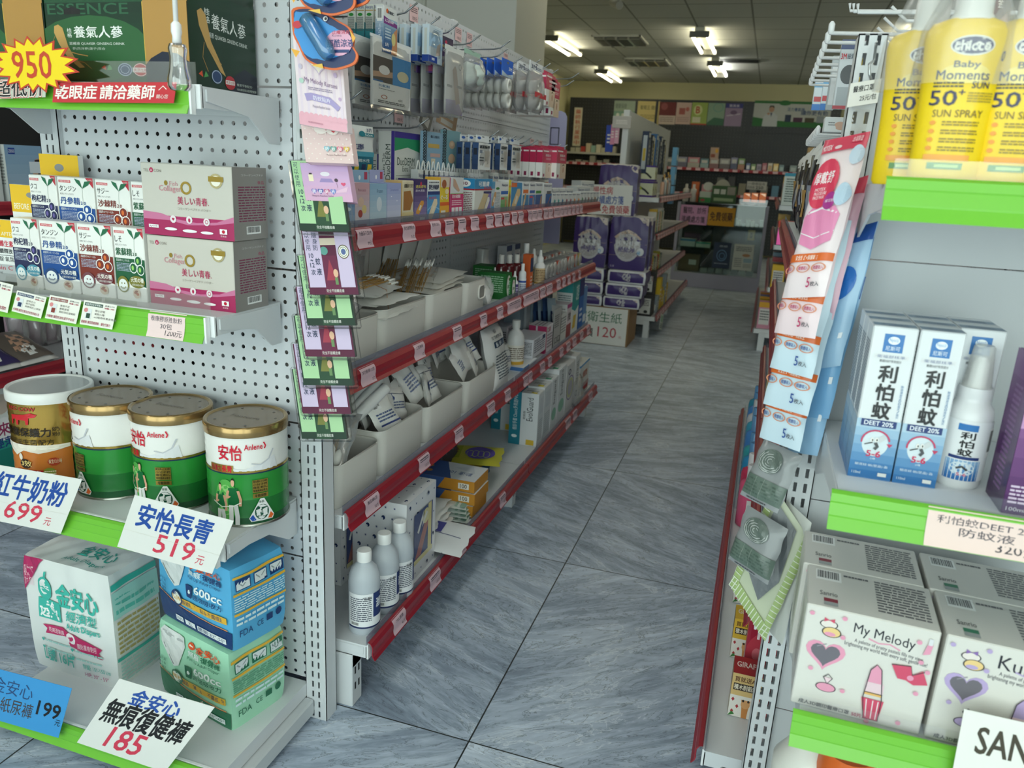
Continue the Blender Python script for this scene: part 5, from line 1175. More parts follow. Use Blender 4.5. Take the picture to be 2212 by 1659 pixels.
for k,(xl,xr,yt,yb,lab) in enumerate(((914,958,282,366,'pale blue spiral bound sample card with three plaster strips'),(957,996,279,362,'teal spiral bound sample card with two skin coloured plasters'))):
    X = -.88; zt = px(xl,yt,X)[2]; zb_ = px(xl,yb,X)[2]; y0 = YX(xl,X,zt); y1 = YX(xr,X,zt)
    t = thing('sample_card',lab,'sample card',(X,(y0+y1)/2,zb_),'spiral bound sample cards')
    mb = MB(); mb.box((X-.008,y0,zb_),(X,y1,zt),'8fb2cb.g' if k == 0 else '7fa8b4.g',.001)
    mb.art(Fr((X,y0,zb_),(0,y1-y0,0),(0,0,zt-zb_)),[('t','傷口敷料',.35,.84,.8,.91,'2a3a50',.02),('r',.25,.58,.8,.69,'c9a85a'),('r',.35,.34,.85,.44,'c9a8a0'),('r',.4,.06,.6,.3,'d8cbb0')] if k == 0 else [('d',.5,.62,.16,.11,'d6b496'),('d',.5,.25,.18,.13,'d6b496'),('d',.5,.64,.09,.05,'e6c8ac'),('T','傷口敷料',.8,.3,.92,.7,'2a4a60',.01)]); mb.obj('card',t)
    mb = MB()
    for i in range(14): z = zb_+(zt-zb_)*(i+.5)/14; mb.tube([(X+.004+.006*math.cos(a),y0+.002,z+.006*math.sin(a)) for a in [j*PI/4 for j in range(9)]],.0011,'22262a.g',4)
    mb.obj('spiral',t)
for bl,br,tl,c,lab in (((905,262),(926,290),(925,192),'6e6a64','grey brochure hanging slanted under the hand wraps'),((942,262),(984,286),(948,222),'a58a70','brown paper brochure hanging behind the sample cards')):
    card('brochure',lab,'brochure',px(*bl,-.97),px(*br,-.97),px(*tl,-.97),[('r',.2,.1,.8,.35,'b9b6b0'),('r',.2,.5,.8,.75,'b9b6b0'),('l',.1,.8,.9,.95,2,'4a3a30')],c,'brochures on the panel')
for k,(x0,y0,x1,y1) in enumerate(((886,20,904,44),(984,66,998,86),(1009,77,1021,98),(1089,119,1098,130),(853,238,872,264),(1146,302,1154,312),(1164,306,1172,316))):
    A_ = px(x0,y1,XP+.003); B_ = px(x1,y0,XP+.003); mb = MB(); mb.box((XP+.001,A_[1],A_[2]),(XP+.002,B_[1],B_[2]+(B_[2]-A_[2])*.1),'e6c2c4'); mb.art(Fr((XP+.002,A_[1],A_[2]),(0,B_[1]-A_[1],0),(0,0,(B_[2]-A_[2])*1.1)),[('l',.1,.55,.9,.9,3,'6a5a60'),('t','100元',.3,.1,.9,.35,'5a4a50')])
    mb.obj('price_label',gl)
# lavender panel at the far end
YE = 3.76
A_ = py(1182,232,YE); B_ = py(1226,240,YE); z0 = py(1190,526,YE)[2]; mb = MB(); r = .02
xa,xb,za_ = A_[0]-.05,B_[0],B_[2]
mb.prism([(xa,YE,z0),(xb,YE,z0),(xb,YE,za_-.03),(xb-.009,YE,za_-.009),(xb-.03,YE,za_),(xa,YE,za_)],(0,.006,0),M('a9a6c6','g'))
w = .022; q = py(1198,294,YE)
for a,b in (((-w,-.04),(-w+.004,.04)),((w-.004,-.04),(w,.04)),((-w,-.04),(w,-.036)),((-w,.036),(w,.04))): mb.box((q[0]+a[0],YE-.001,q[2]+a[1]),(q[0]+b[0],YE-.0002,q[2]+b[1]),'26262c')
tag(mb.obj('lavender_screen'),'lavender plastic panel closing the far end of the long gondola','panel')

# ---- white labels along the red rails
R = random.Random(4)
def labels(k,i,xs,txt=None,c='d3b4be'):
    o,fc = GLR[k,i]; y0 = fc(0,.5,0)[1]; y1 = fc(1,.5,0)[1]; X,z = fc(0,.5,0)[0],fc(0,.5,0)[2]
    for j,(a,b) in enumerate(xs):
        u0,u1 = ((YX(a,X,z)-y0)/(y1-y0),(YX(b,X,z)-y0)/(y1-y0))
        if u1 < .001 or u0 > .999: continue
        tx = txt[j] if txt and j < len(txt) and txt[j] else None
        price_label(o,fc,max(u0,.002),min(u1,.998),.06,.97,tx[:-1] if tx else None,tx[-1] if tx else '%d元' % R.choice((45,50,60,75,80,99,120)),c)
def Z6(v): return 620+v*.31646
labels(3,0,[(Z6(a),Z6(b)) for a,b in ((480,585),(790,875),(980,1050),(1080,1140),(1170,1222),(1255,1310),(1360,1408),(1420,1468),(1480,1520),(1535,1572),(1580,1615))],[('卡通系列貼布','99元'),('彈性繃帶貼布','75元'),('貼布 20入','50元')])
labels(3,1,[(Z6(a),Z6(b)) for a,b in ((1630,1672),(1674,1708),(1710,1742),(1752,1782),(1786,1815),(1822,1862),(1864,1888),(1890,1915),(1918,1940),(1946,1968),(1974,1994),(2000,2018))])
labels(2,0,[(Z6(a),Z6(b)) for a,b in ((505,605),(870,940),(1135,1192),(1320,1365),(1435,1475),(1505,1598))],[('3吋棉棒10支','5元'),('口腔棉棒','5元')])
labels(2,1,[(Z6(a),Z6(b)) for a,b in ((1608,1720),(1728,1765),(1772,1812),(1842,1868),(1880,1902),(1915,1935),(1950,1968),(1990,2006))])
Z7x = lambda v: 700+v*.3797
labels(1,0,[(Z7x(a),Z7x(b)) for a,b in ((235,315),(540,600),(745,792),(930,972),(1030,1062))],[('棉花棒6支','10元')])
labels(1,1,[(a,b) for a,b in ((1131,1141),(1142,1150),(1167,1177),(1184,1192),(1209,1217),(1224,1232),(1237,1245),(1253,1260),(1268,1274))])
labels(0,0,[(Z7x(a),Z7x(b)) for a,b in ((395,465),(603,662),(765,806),(1000,1034))],[('75%酒精','45元')])
labels(0,1,[(1222,1233),(1238,1247),(1272,1280)])

# ============================================================ LOWER SHELVES OF THE LEFT GONDOLA
ZS2,ZS3,ZS4 = .775,.470,.166


def rrect(x0,x1,y0,y1,r,n=6):
    p = []
    for cx,cy,a in ((x1-r,y1-r,0),(x0+r,y1-r,PI/2),(x0+r,y0+r,PI),(x1-r,y0+r,3*PI/2)):
        p += [(cx+r*math.cos(a+PI/2*i/n),cy+r*math.sin(a+PI/2*i/n)) for i in range(n+1)]
    return p


def tub(lab,y0,y1,X,z,h,d,grp,handle=False):
    """white plastic storage bin, rounded corners, thin walls"""
    t = thing('storage_bin',lab,'bin',(X-d/2,(y0+y1)/2,z),grp)
    r = .028; v = []
    loops = [(0,.006,r-.006),(.004,.003,r-.003),(h-.002,0,r),(h,.001,r),(h,.003,r-.002),(h-.004,.004,r-.003),(.006,.008,r-.006)]
    for zz,ins,rr in loops:
        for x,y in rrect(X-d+ins,X-ins,y0+ins,y1-ins,max(rr,.01)): v.append((x,y,z+zz))
    n = len(v) // len(loops)
    f = [(j*n+i,j*n+(i+1) % n,(j+1)*n+(i+1) % n,(j+1)*n+i) for j in range(len(loops)-1) for i in range(n)]
    mb = MB(); mb.add(v,f,'d5d2cb.s',True); mb.add(v[:n],[tuple(range(n))[::-1]],'d5d2cb.s'); mb.add(v[-n:],[tuple(range(n))],'c9c6bf.s'); mb.obj('body',t)
    mb = MB(); mb.tube([(x,y,z+h) for x,y in rrect(X-d+.001,X-.001,y0+.001,y1-.001,r)]+[(X-.001,y1-r,z+h)],.002,'dedbd4.s',5); mb.obj('rim',t)
    if handle:
        c = [(X+.0008,y,zz) for y,zz in rrect(y1-.075,y1-.022,z+h*.42,z+h*.82,.013,4)]
        mb = MB(); mb.prism([(X+.0004,a[1],a[2]) for a in c],(.0006,0,0),M('8b8983')); mb.tube(c+[c[0]],.0028,'e6e3dc.s',6); mb.obj('handle',t)
    return t


def pouch(name,lab,cat,grp,O,U,V,th,m,ops=(),n=9,wob=.25,seed=0):
    mb = MB(); fr = mb.pillow(O,U,V,th,M(m,'f') if isinstance(m,str) else m,n,wob,seed)
    if ops: mb.art(fr,ops)
    return tag(mb.obj(name),lab,cat,grp)


def swabs(mb,O,U,V,n,r,lift,stick='b9904f',head='f2f0ea',hl=.18,seed=1):
    """loose bundle of cotton sticks lying on plane O,U,V, heads at the far end of U"""
    R = random.Random(seed); N = nrm(np.cross(U,V)); O,U,V = (np.array(q,float) for q in (O,U,V))
    for i in range(n):
        a = O+V*R.uniform(.05,.95)+N*(lift+R.uniform(0,.012)); b = a+U*R.uniform(.92,1.0)+V*R.uniform(-.12,.12)
        mb.tube([a,b],r,stick,5)
        if head: mb.tube([a+(b-a)*(1-hl),a+(b-a)*(1-hl*.6),b],r*2.3,head,6)


# ---- bins on the second shelf from the top
XB = -.795
G2 = 'white bins on the middle shelf'
bins2 = [(730,826,688,ZS2,'white storage bin at the near end of the middle shelf, half behind the hanging strips'),(828,927,662,ZS2,'white storage bin heaped with swab envelopes on the middle shelf'),(929,1005,628,ZS2,'white storage bin with two swab bags standing in it'),(1006,1052,612,ZS2,'white storage bin with a white handle at the far end of the row')]
yy = []
for i,(a,b,tp,z,lab) in enumerate(bins2):
    y0,y1 = YX(a,XB,z+.05),YX(b,XB,z+.05); yy.append((y0,y1))
    h = hgt(np.array((XB,(y0+y1)/2,z)),(690,672,645,617)[i]); h = min(max(h,.10),.14)
    tub(lab,y0,y1-.002,XB,z,h,.235,G2,i == 3)
# swab envelopes
y0,y1 = yy[1]
for k in range(5):
    R = random.Random(k); zz = ZS2+.082+.0125*k; w = .15-.006*k
    O = np.array((XB-.20+R.uniform(-.01,.02),y0+.0+.012*(k % 2)-(.02 if k in (1,3) else 0),zz+(.012 if k % 2 else 0)))
    mb = MB(); fr = mb.pillow(O,np.array((.19,0,.004*(k % 3))),np.array((R.uniform(-.02,.02),w,.01)),.018,M('e9e7e2','f'),9,.25,k+11)
    t = mb.obj('swab_envelope'); tag(t,'white paper envelope of cotton swabs, %s from the top of the pile' % ORD[4-k],'swab pack','swab envelopes piled in a bin')
    if k == 4:
        mb = MB(); swabs(mb,O+(.05,.02,.022),np.array((.03,.12,.012)),np.array((.10,-.01,0)),26,.0011,.004,seed=3); mb.obj('swabs',t)
        mb = MB(); mb.tube([(O[0]+.15,O[1]+.02,zz+.03),(O[0]+.185,O[1]+.05,zz+.01),(O[0]+.188,O[1]+.06,zz-.07)],.0008,'b07a50',4); mb.obj('rubber_band',t)
y0,y1 = yy[2]
for k in range(2):
    O = np.array((XB-.20+.085*k,y0+.01,ZS2+.07)); U = np.array((.07,.02,.0)); V = np.array((-.015,.09+.02*k,.085))
    mb = MB(); mb.pillow(O,U+(.02,0,0),V*1.05,.03,CLEAR,9,.3,k+21); t = mb.obj('swab_bag'); tag(t,('clear bag of thin swabs leaning in the third bin, heads towards the camera','clear bag of long gold swabs leaning in the third bin')[k],'swab pack','swab bags in a bin')
    mb = MB(); swabs(mb,O+(0,.0,.012),V*(1.15 if k else -.9)+(np.zeros(3) if k else V*0),U,30,.0011,.002 if k else .03,seed=k+5)
    if not k:
        mb = MB(); swabs(mb,O+V*1.1,-V*1.0,U,30,.0011,.004,seed=8)
    mb.obj('swabs',t)
for k in range(3):
    O = np.array((XB-.20,yy[2][0]+.05+.02*k,ZS2+.100+.012*k))
    mb = MB(); mb.pillow(O,np.array((.19,.0,-.004)),np.array((0,.20,.012)),.02,M('e8e4dc','f'),8,.2,k+31); t = mb.obj('swab_envelope'); tag(t,'long white envelope of wooden sticks laid across the far bins, %s from the bottom' % ORD[k],'swab pack','stick envelopes on the far bins')
    mb = MB(); swabs(mb,O+(.02,.01,.012),np.array((.0,.15,.004)),np.array((.10,0,0)),14,.0012,.0,head=None,seed=k); mb.obj('sticks',t)
y0,y1 = yy[0]
pouch('swab_bag','small crinkled bag of swabs in the nearest bin','swab pack',None,(XB-.12,y0+.04,ZS2+.09),(.10,.01,.01),(0,.09,.02),.04,BAG,(),9,.4,41)
# behind the bins
for k in range(4):
    O = np.array((-1.02+.015*k,1.40+.085*k,ZS2+.01)); h = .235-.01*(k % 2)
    mb = MB(); mb.pillow(O,np.array((.0,.12,0)),np.array((.02,.01,h)),.03,BAG,8,.3,k+51); t = mb.obj('stick_bag'); tag(t,'clear bag of long white sticks leaning behind the bins, %s from the near end' % ORD[k],'stick pack','stick bags behind the bins')
    mb = MB(); swabs(mb,O+(.004,.01,.01),np.array((.018,.0,h*.8)),np.array((0,.10,0)),34,.0011,.0,'d9cdc4',None,seed=k); mb.obj('sticks',t)
for k in range(4):
    pouch('paper_sleeve','grey white paper sleeve leaning on the panel behind the third bin, %s from the left' % ORD[k],'sleeve','paper sleeves behind the bins',(-1.01+.01*k,1.82+.06*k,ZS2+.02),(0.01,.075,0),(.03,.035*k,.24),.012,'c9c8c4',(),8,.15,60+k)
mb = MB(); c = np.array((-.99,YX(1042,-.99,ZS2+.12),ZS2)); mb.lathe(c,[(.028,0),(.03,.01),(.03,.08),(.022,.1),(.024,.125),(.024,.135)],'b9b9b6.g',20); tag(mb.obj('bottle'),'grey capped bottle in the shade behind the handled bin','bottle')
# right of the bins
def SX(x,X,z): return np.array((X,YX(x,X,z),z))
for k in range(3):
    pouch('paper_bag','crumpled white paper bag beside the handled bin, %s of three' % ORD[k],'bag','crumpled paper bags',SX(1054+8*k,-.80-.03*k,ZS2+.008),(-.05,.10,.0),(-.03,.02,.075-.008*k),.035,'e4e4e2',(),9,.5,70+k)
GRB = [('r',0,0,1,1,'1f6b2c'),('d',.5,.52,.34,.40,'ecebe4'),('t','紅藥水',.26,.42,.74,.56,'1f6b2c',.03),('d',.5,.78,.06,.06,'c43a5a'),('t','20ml',.1,.02,.4,.09,'dfe8df')]
GRS = [('r',0,0,1,1,'1f6b2c'),('l',.1,.25,.9,.9,8,'9ac0a0')]
P,Q = SX(1091,-.80,ZS2),SX(1103,-.80,ZS2)
carton('medicine_box','green medicine box with a white oval, at the front of the middle shelf','box','green medicine boxes',P,Q,.088,.10,'1f6b2c',front=GRB,left=GRS)
carton('medicine_box','smaller green medicine box with a white oval beside the dropper bottle','box','green medicine boxes',SX(1103.5,-.79,ZS2),SX(1112.5,-.79,ZS2),.07,.05,'1f6b2c',front=GRB,left=GRS)
carton('medicine_box','green medicine box behind the other two','box','green medicine boxes',SX(1065,-.905,ZS2),SX(1080,-.905,ZS2),.085,.08,'1a5a26',front=GRB,left=GRS)


def bottle(name,lab,grp,c,r,h,col,cap,label=None,kind='round',fin='g'):
    """bottle of radius r: body, shoulder, cap and wrapped label"""
    t = thing(name,lab,'bottle',c,grp); c = np.array(c,float)
    if kind == 'drop': prof = [(r*.9,0),(r,.003),(r,h*.58),(r*.55,h*.66)]; z = .66
    elif kind == 'round': prof = [(r*.92,0),(r,.004),(r,h*.60),(r*.93,h*.68),(r*.7,h*.76),(r*.4,h*.81),(r*.38,h*.85)]; z = .84
    else: prof = [(r*.92,0),(r,.003),(r,h*.66),(r*.9,h*.72),(r*.5,h*.76)]; z = .76
    MB().lathe(c,prof,(col+'.'+fin) if isinstance(col,str) else col,24).obj('body',t)
    q = c+UP*h*z; k = h*(1-z)
    if kind == 'drop': MB().lathe(q,[(r*.62,0),(r*.62,k*.36),(r*.34,k*.5),(r*.22,k*.95),(r*.12,k)],cap+'.g',18).obj('cap',t)
    else: MB().lathe(q,[(r*.46,0),(r*.46,k*.95),(r*.40,k)],cap+'.g',20).obj('cap',t)
    if label:
        mb = MB(); z0,z1,ops = label; fr = cylfr(c,r+.0005,c[2]+h*z0,c[2]+h*z1,-2.4,.9); mb.art(fr,ops); mb.obj('label',t)
    return t


for k,(x,X) in enumerate(((1082,-.885),(1099,-.865),(1115,-.845))):
    bottle('syrup_bottle','dark red bottle with a tall white cap, %s from the left' % ORD[k],'dark red bottles with white caps',SX(x,X,ZS2+.05)-(0,0,.05),.021,.128,'5e1a1e','d9d6d2',None,'flat')
for k,(x,X) in enumerate(((1111,-.80),(1096,-.83),(1081,-.86),(1068,-.89))):
    bottle('dropper_bottle','small white dropper bottle with a purple label, %s of the row going back' % ORD[k],'small white dropper bottles',SX(x,X,ZS2+.03)-(0,0,.03),.0125,.088,'e8e6ea','eeecec',(.05,.5,[('r',0,0,1,1,'4a3a78'),('l',.2,.2,.8,.8,3,'d0cae0')]),'drop')
bottle('lens_bottle','tall white bottle with a blue band and white label behind the small bottles',None,SX(1135,-.85,ZS2+.06)-(0,0,.06),.022,.158,'e4e6e8','eceded',(.08,.55,[('r',0,0,1,1,'dfe3e8'),('r',0,.82,1,1,'2c4f9f'),('l',.15,.1,.85,.75,7,'5a6a94')]),'flat')
bottle('lens_bottle','short white bottle with a blue stripe before the tall one',None,SX(1128,-.80,ZS2+.04)-(0,0,.04),.0135,.105,'e4e6e8','eceded',(.06,.5,[('r',0,0,1,1,'e4e6ea'),('r',0,.7,1,.85,'2c4f9f'),('l',.15,.1,.85,.6,4,'5a6a94')]),'flat')
carton('medicine_box','slim orange and navy box behind the beige labelled bottles','box',None,SX(1143,-.80,ZS2),SX(1149,-.80,ZS2),.128,.03,'d9622c',front=[('r',0,.5,1,.9,'22345c'),('l',.2,.1,.8,.4,3,'f0d8c8')])
for k,(x,X) in enumerate(((1165,-.80),(1151,-.835))):
    bottle('dropper_bottle',('white dropper bottle with a beige gold label at the front of the shelf','white dropper bottle with a beige gold label, behind its twin')[k],'beige labelled dropper bottles',SX(x,X,ZS2+.03)-(0,0,.03),.0205,.135,'e9e7e4','efeeec',(.06,.5,[('r',0,0,1,1,'cdb58a'),('r',0,0,1,.1,'b0893a'),('l',.1,.2,.9,.9,7,'7a5a44')]),'drop')
for k,x in enumerate((1092,1110)):
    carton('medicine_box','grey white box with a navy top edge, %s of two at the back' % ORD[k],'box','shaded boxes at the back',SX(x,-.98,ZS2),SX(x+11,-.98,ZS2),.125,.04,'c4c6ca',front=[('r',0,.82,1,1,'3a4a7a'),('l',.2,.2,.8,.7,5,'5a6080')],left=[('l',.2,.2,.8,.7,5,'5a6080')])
# bandage rolls in clear film
R = random.Random(12)
tips = ['e8e6e2','e8e6e2','e8e6e2','d9542c','e8e6e2','e8e6e2','d9542c','e8e6e2','d9542c','b9a43a','2a3a6a','d9542c','e8e6e2']
for k in range(13):
    for row in range(2):
        x = 1184+k*7.6-row*4; X = -.815-row*.085; P = SX(x,X,ZS2+.03); 
        if P[1] > 3.62: continue
        t = thing('bandage_roll','white bandage roll in crinkled film, %s from the left in the %s row' % (ORD[k],('front','back')[row]),'bandage',(X,P[1],ZS2),'film wrapped bandage rolls')
        MB().lathe((X,P[1],ZS2+.032),[(.004,0),(.029,.0),(.0295,.003),(.0295,.062),(.029,.065),(.004,.065)],'e3e0dc.f',18,(-1,0,0),cap=False).obj('roll',t)
        MB().lathe((X+.008,P[1],ZS2+.032),[(.006,0),(.022,.004),(.0315,.012),(.031,.06),(.02,.078),(.008,.084)],BAG,14,(-1,0,0),cap=False).obj('film',t)
        if row == 0 and tips[k] != 'e8e6e2' or row: MB().lathe((X+.001,P[1],ZS2+.032),[(.030,0),(.0305,.002),(.0305,.012),(.03,.014)],(tips[k] if not row else ('d9542c' if k % 2 == 0 else 'e2e0dc'))+'.f',18,(-1,0,0),cap=False).obj('band',t)

# ---- bins of the shelf below
G3 = 'white bins on the lower shelf'
b3 = []
for i,(a,b,tp,lab) in enumerate(((729,826,983,'white storage bin at the near end of the lower shelf, holding cotton swabs'),(826,920,905,'white storage bin under the heap of gauze rolls, second of the lower row'),(923,1005,856,'white storage bin with gauze packs, third of the lower row'),(1008,1075,808,'white storage bin with folded gauze packs at the far end of the lower row'))):
    y0,y1 = YX(a,XB,ZS3+.05),YX(b,XB,ZS3+.05); b3.append((y0,y1))
    h = hgt(np.array((XB,(y0+y1)/2,ZS3)),tp); h = min(max(h,.10),.15)
    tub(lab,y0,y1-.003,XB,ZS3,h,.235,G3)
y0,y1 = b3[0]
O = np.array((XB-.06,y0+.012,ZS3+.04)); V = np.array((.0,.10,.125))
mb = MB(); mb.pillow(O+(-.09,0,0),np.array((.14,.0,.0)),V*1.15,.045,BAG,9,.3,81); t = mb.obj('swab_bag'); tag(t,'clear bag of fat cotton swabs standing in the nearest lower bin','swab pack')
mb = MB(); swabs(mb,O+V+(-.06,0,0),-V*.88,np.array((.09,0,0)),16,.0014,.004,seed=4,hl=.28); mb.obj('swabs',t)
for k in range(9):   # fat cotton heads
    R = random.Random(k); c = O+(-.07+.013*k,.008+.005*(k % 3),.05+.012*(k % 2)); MB().lathe(c,[(.002,0),(.009,.006),(.0105,.018),(.008,.032),(.002,.04)],'efeee9.p',10,V).obj('cotton_head',t)
GZ = [[('r',.1,.3,.9,.34,'3a4a84'),('l',.12,.4,.8,.62,3,'5a6a94'),('b',.15,.7,.42,.86)],[('r',.2,.55,.55,.8,'3a4f8a'),('l',.2,.2,.8,.45,4,'6a769a')],[('s',[(.1,.8),(.9,.75),(.85,.2)],.015,'2c3a5a'),('l',.3,.3,.8,.55,3,'6a7490')],[('l',.15,.3,.85,.7,5,'7a84a4')],[]]
R = random.Random(33)
cnt = 0
for j,(y0,y1) in enumerate(b3[1:]):
    for k in range(16):
        w = R.uniform(.06,.095); hh = R.uniform(.07,.11); X = XB-.028-.0135*k+R.uniform(-.006,.006); yc = y0+R.uniform(.01,max(.02,y1-y0-w-.005))
        tilt = R.uniform(-.35,.35)
        U = np.array((R.uniform(-.03,.03),w*math.cos(tilt),w*math.sin(tilt))); V = np.array((-R.uniform(.01,.06),-hh*math.sin(tilt),hh*math.cos(tilt)))
        O = np.array((X,yc,ZS3+.07+.0065*k+R.uniform(0,.02)))
        pouch('gauze_pack','white paper gauze pack, %s from the front in the %s bin of the lower row' % (ORD[k],ORD[j+1]),'gauze pack','gauze packs in the lower bins',O,U,V,R.uniform(.014,.03),R.choice(('e9e7e3','e4e4e2','ecebe6','dfdeda')),GZ[(k+j) % 5],8,.35,100+cnt); cnt += 1
y0,y1 = b3[1]
for k in range(7):
    a = np.array((XB-.06-.018*k,y0-.02+.02*k,ZS3+.15+.006*(k % 3)))
    t = thing('gauze_roll','rolled white gauze in a bundle over the second lower bin, %s from the front' % ORD[k],'gauze roll',a,'bundled gauze rolls')
    mb = MB(); mb.lathe(a,[(.004,0),(.013,.004),(.015,.05),(.013,.10),(.015,.112),(.006,.118)],'e8e7e4.f',12,(.25-.05*k,.8,.45)); mb.obj('roll',t)
    if k == 3: mb = MB(); mb.lathe(a+(0,.04,.02),[(.022,0),(.0225,.002),(.022,.004)],'a0473a',14,(.25,.8,.45),cap=False); mb.obj('rubber_band',t)
# packs at the back near the end, shade put into their greys
for k in range(5):
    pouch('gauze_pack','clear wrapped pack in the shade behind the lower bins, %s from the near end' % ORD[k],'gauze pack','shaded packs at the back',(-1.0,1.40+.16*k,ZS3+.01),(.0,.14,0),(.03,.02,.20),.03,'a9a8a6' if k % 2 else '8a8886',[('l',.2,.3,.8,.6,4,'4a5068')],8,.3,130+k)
# big gauze bag, lotion bottles
P = SX(1062,-.80,ZS3+.004)
mb = MB(); fr = mb.pillow(P,np.array((.0,.175,0)),np.array((-.06,.03,.20)),.05,M('e6e6e4','f'),12,.22,7)
mb.art(fr,[('r',.22,.66,.82,.76,'1c3a5a'),('t','醫療紗布塊',.26,.675,.78,.745,'e8eef2',.02),('t','SO TEAMFORCE',.2,.80,.7,.85,'3a4a5a'),('l',.2,.15,.85,.55,9,'5a646e'),('t','大川',.4,.88,.55,.95,'1c2a3c')])
tag(mb.obj('gauze_bag'),'large white bag of gauze with a navy printed band beside the far lower bin','bag')
for k in range(3): pouch('gauze_pack','crumpled white pack slumped beside the far lower bin, %s of three' % ORD[k],'gauze pack','slumped packs',SX(1070+4*k,-.90+.02*k,ZS3+.005),(.02,.08,.0),(-.03,.03,.09),.03,'e2e2de',GZ[k],8,.4,140+k)
LAB = (.08,.5,[('r',0,0,1,1,'e9e4da'),('r',0,0,1,.2,'d9a83a'),('l',.1,.3,.9,.9,6,'7a6a5a')])
bottle('lotion_bottle','white bottle with a pale cap behind the printed gauze bag','white lotion bottles',SX(1113,-.845,ZS3+.08)-(0,0,.08),.034,.185,'e6e6e4','e2e2de',LAB)
bottle('lotion_bottle','white bottle standing in the shade behind the far lower bin','white lotion bottles',SX(1055,-.96,ZS3+.1)-(0,0,.1),.04,.20,'b9b9b8','b4b4b2')  # white bottle greyed, the shade is put into its colour
# far bay, shelf with mask boxes
carton('medicine_box','flat white and blue box lying at the front of the far bay','box',None,SX(1130,-.79,ZS3),SX(1160,-.79,ZS3),.018,.16,'dfe3e8',front=[('r',0,0,.4,1,'4a7ab0')],left=[('r',0,.2,1,1,'4a7ab8')],top=[('d',.5,.5,.1,.1,'c9b0b0')])
MBX = [('l',.1,.2,.9,.8,5,'6a6a7a'),('r',.7,.75,.92,.95,'22305c'),('t','MASK',.1,.8,.5,.95,'4a4a5c')]
MBL = [('r',0,0,.34,1,'34347c'),('l',.42,.15,.95,.85,9,'6a6a70')]
carton('medicine_box','white box with a purple edge on the flat blue box','box','white and purple boxes',SX(1150,-.80,ZS3+.019),SX(1178,-.80,ZS3+.019),.075,.10,'dcdce2',front=MBX,left=MBL)
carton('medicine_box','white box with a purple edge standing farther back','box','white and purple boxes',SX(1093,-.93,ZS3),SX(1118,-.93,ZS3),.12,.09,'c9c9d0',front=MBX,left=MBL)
PK = [('r',0,0,.1,1,'b8285c'),('l',.2,.15,.9,.7,5,'8a7a84'),('t','口罩',.2,.75,.6,.92,'b02a50',.02)]
for k,(x0,x1,X,zo,h) in enumerate(((1177,1192,-.80,0,.115),(1180,1195,-.88,.12,.03),(1125,1142,-.955,.0,.205))):
    carton('mask_box',('white and magenta mask box standing before the open carton','white and magenta mask box lying on the standing one','tall white and magenta box in the shade behind the open carton')[k],'box','magenta edged mask boxes',SX(x0,X,ZS3+zo),SX(x1,X,ZS3+zo),h,.075 if k < 2 else .05,'dcd6da',front=PK,left=[('r',0,0,1,1,'a8285a'),('r',.4,0,.5,1,'c9c4c8')],top=[('r',0,0,1,1,'dcd8dc'),('l',.1,.2,.9,.8,3,'8a7a84')])
P,Q = SX(1193,-.80,ZS3),SX(1209,-.80,ZS3)
mb = MB(); d = .17; h = .165; th = .003; w = Q[1]-P[1]
for a,b in (((-th,0),(0,w)),((-d,0),(-d+th,w)),((-d,0),(0,th)),((-d,w-th),(0,w)),): mb.box((P[0]+a[0],P[1]+a[1],ZS3),(P[0]+b[0],P[1]+b[1],ZS3+h*(.62 if a[1] == 0 and b[1] == th else 1)),'b9b8b6')
mb.box((P[0]-d,P[1],ZS3),(P[0],P[1]+w,ZS3+th),'b9b8b6')
mb.art(Fr(P,Q-P,(0,0,h)),[('l',.1,.5,.7,.85,6,'6a6a6c'),('t','口口',.2,.08,.9,.24,'2c2c2e',.01)]); mb.art(Fr(P+(-d,0,0),(d,0,0),(0,0,h*.6)),[('t','醫療口罩(未滅菌)',.05,.1,.9,.4,'3a3a3c',.02)])
tag(mb.obj('open_carton'),'open grey cardboard carton with its flaps cut away','box')
for k in range(7): pouch('mask_packet','navy and grey flat packet standing in the open carton, %s from the near side' % ORD[k],'mask pack','packets in the open carton',P+(-.15+.018*k,.01+.014*k,.01),(.02,.07,-.01),(-.02,.0,.19),.008,'34507c' if k % 2 else '8fa4b4',[('r',.2,.3,.8,.7,'22345c')],6,.15,150+k)
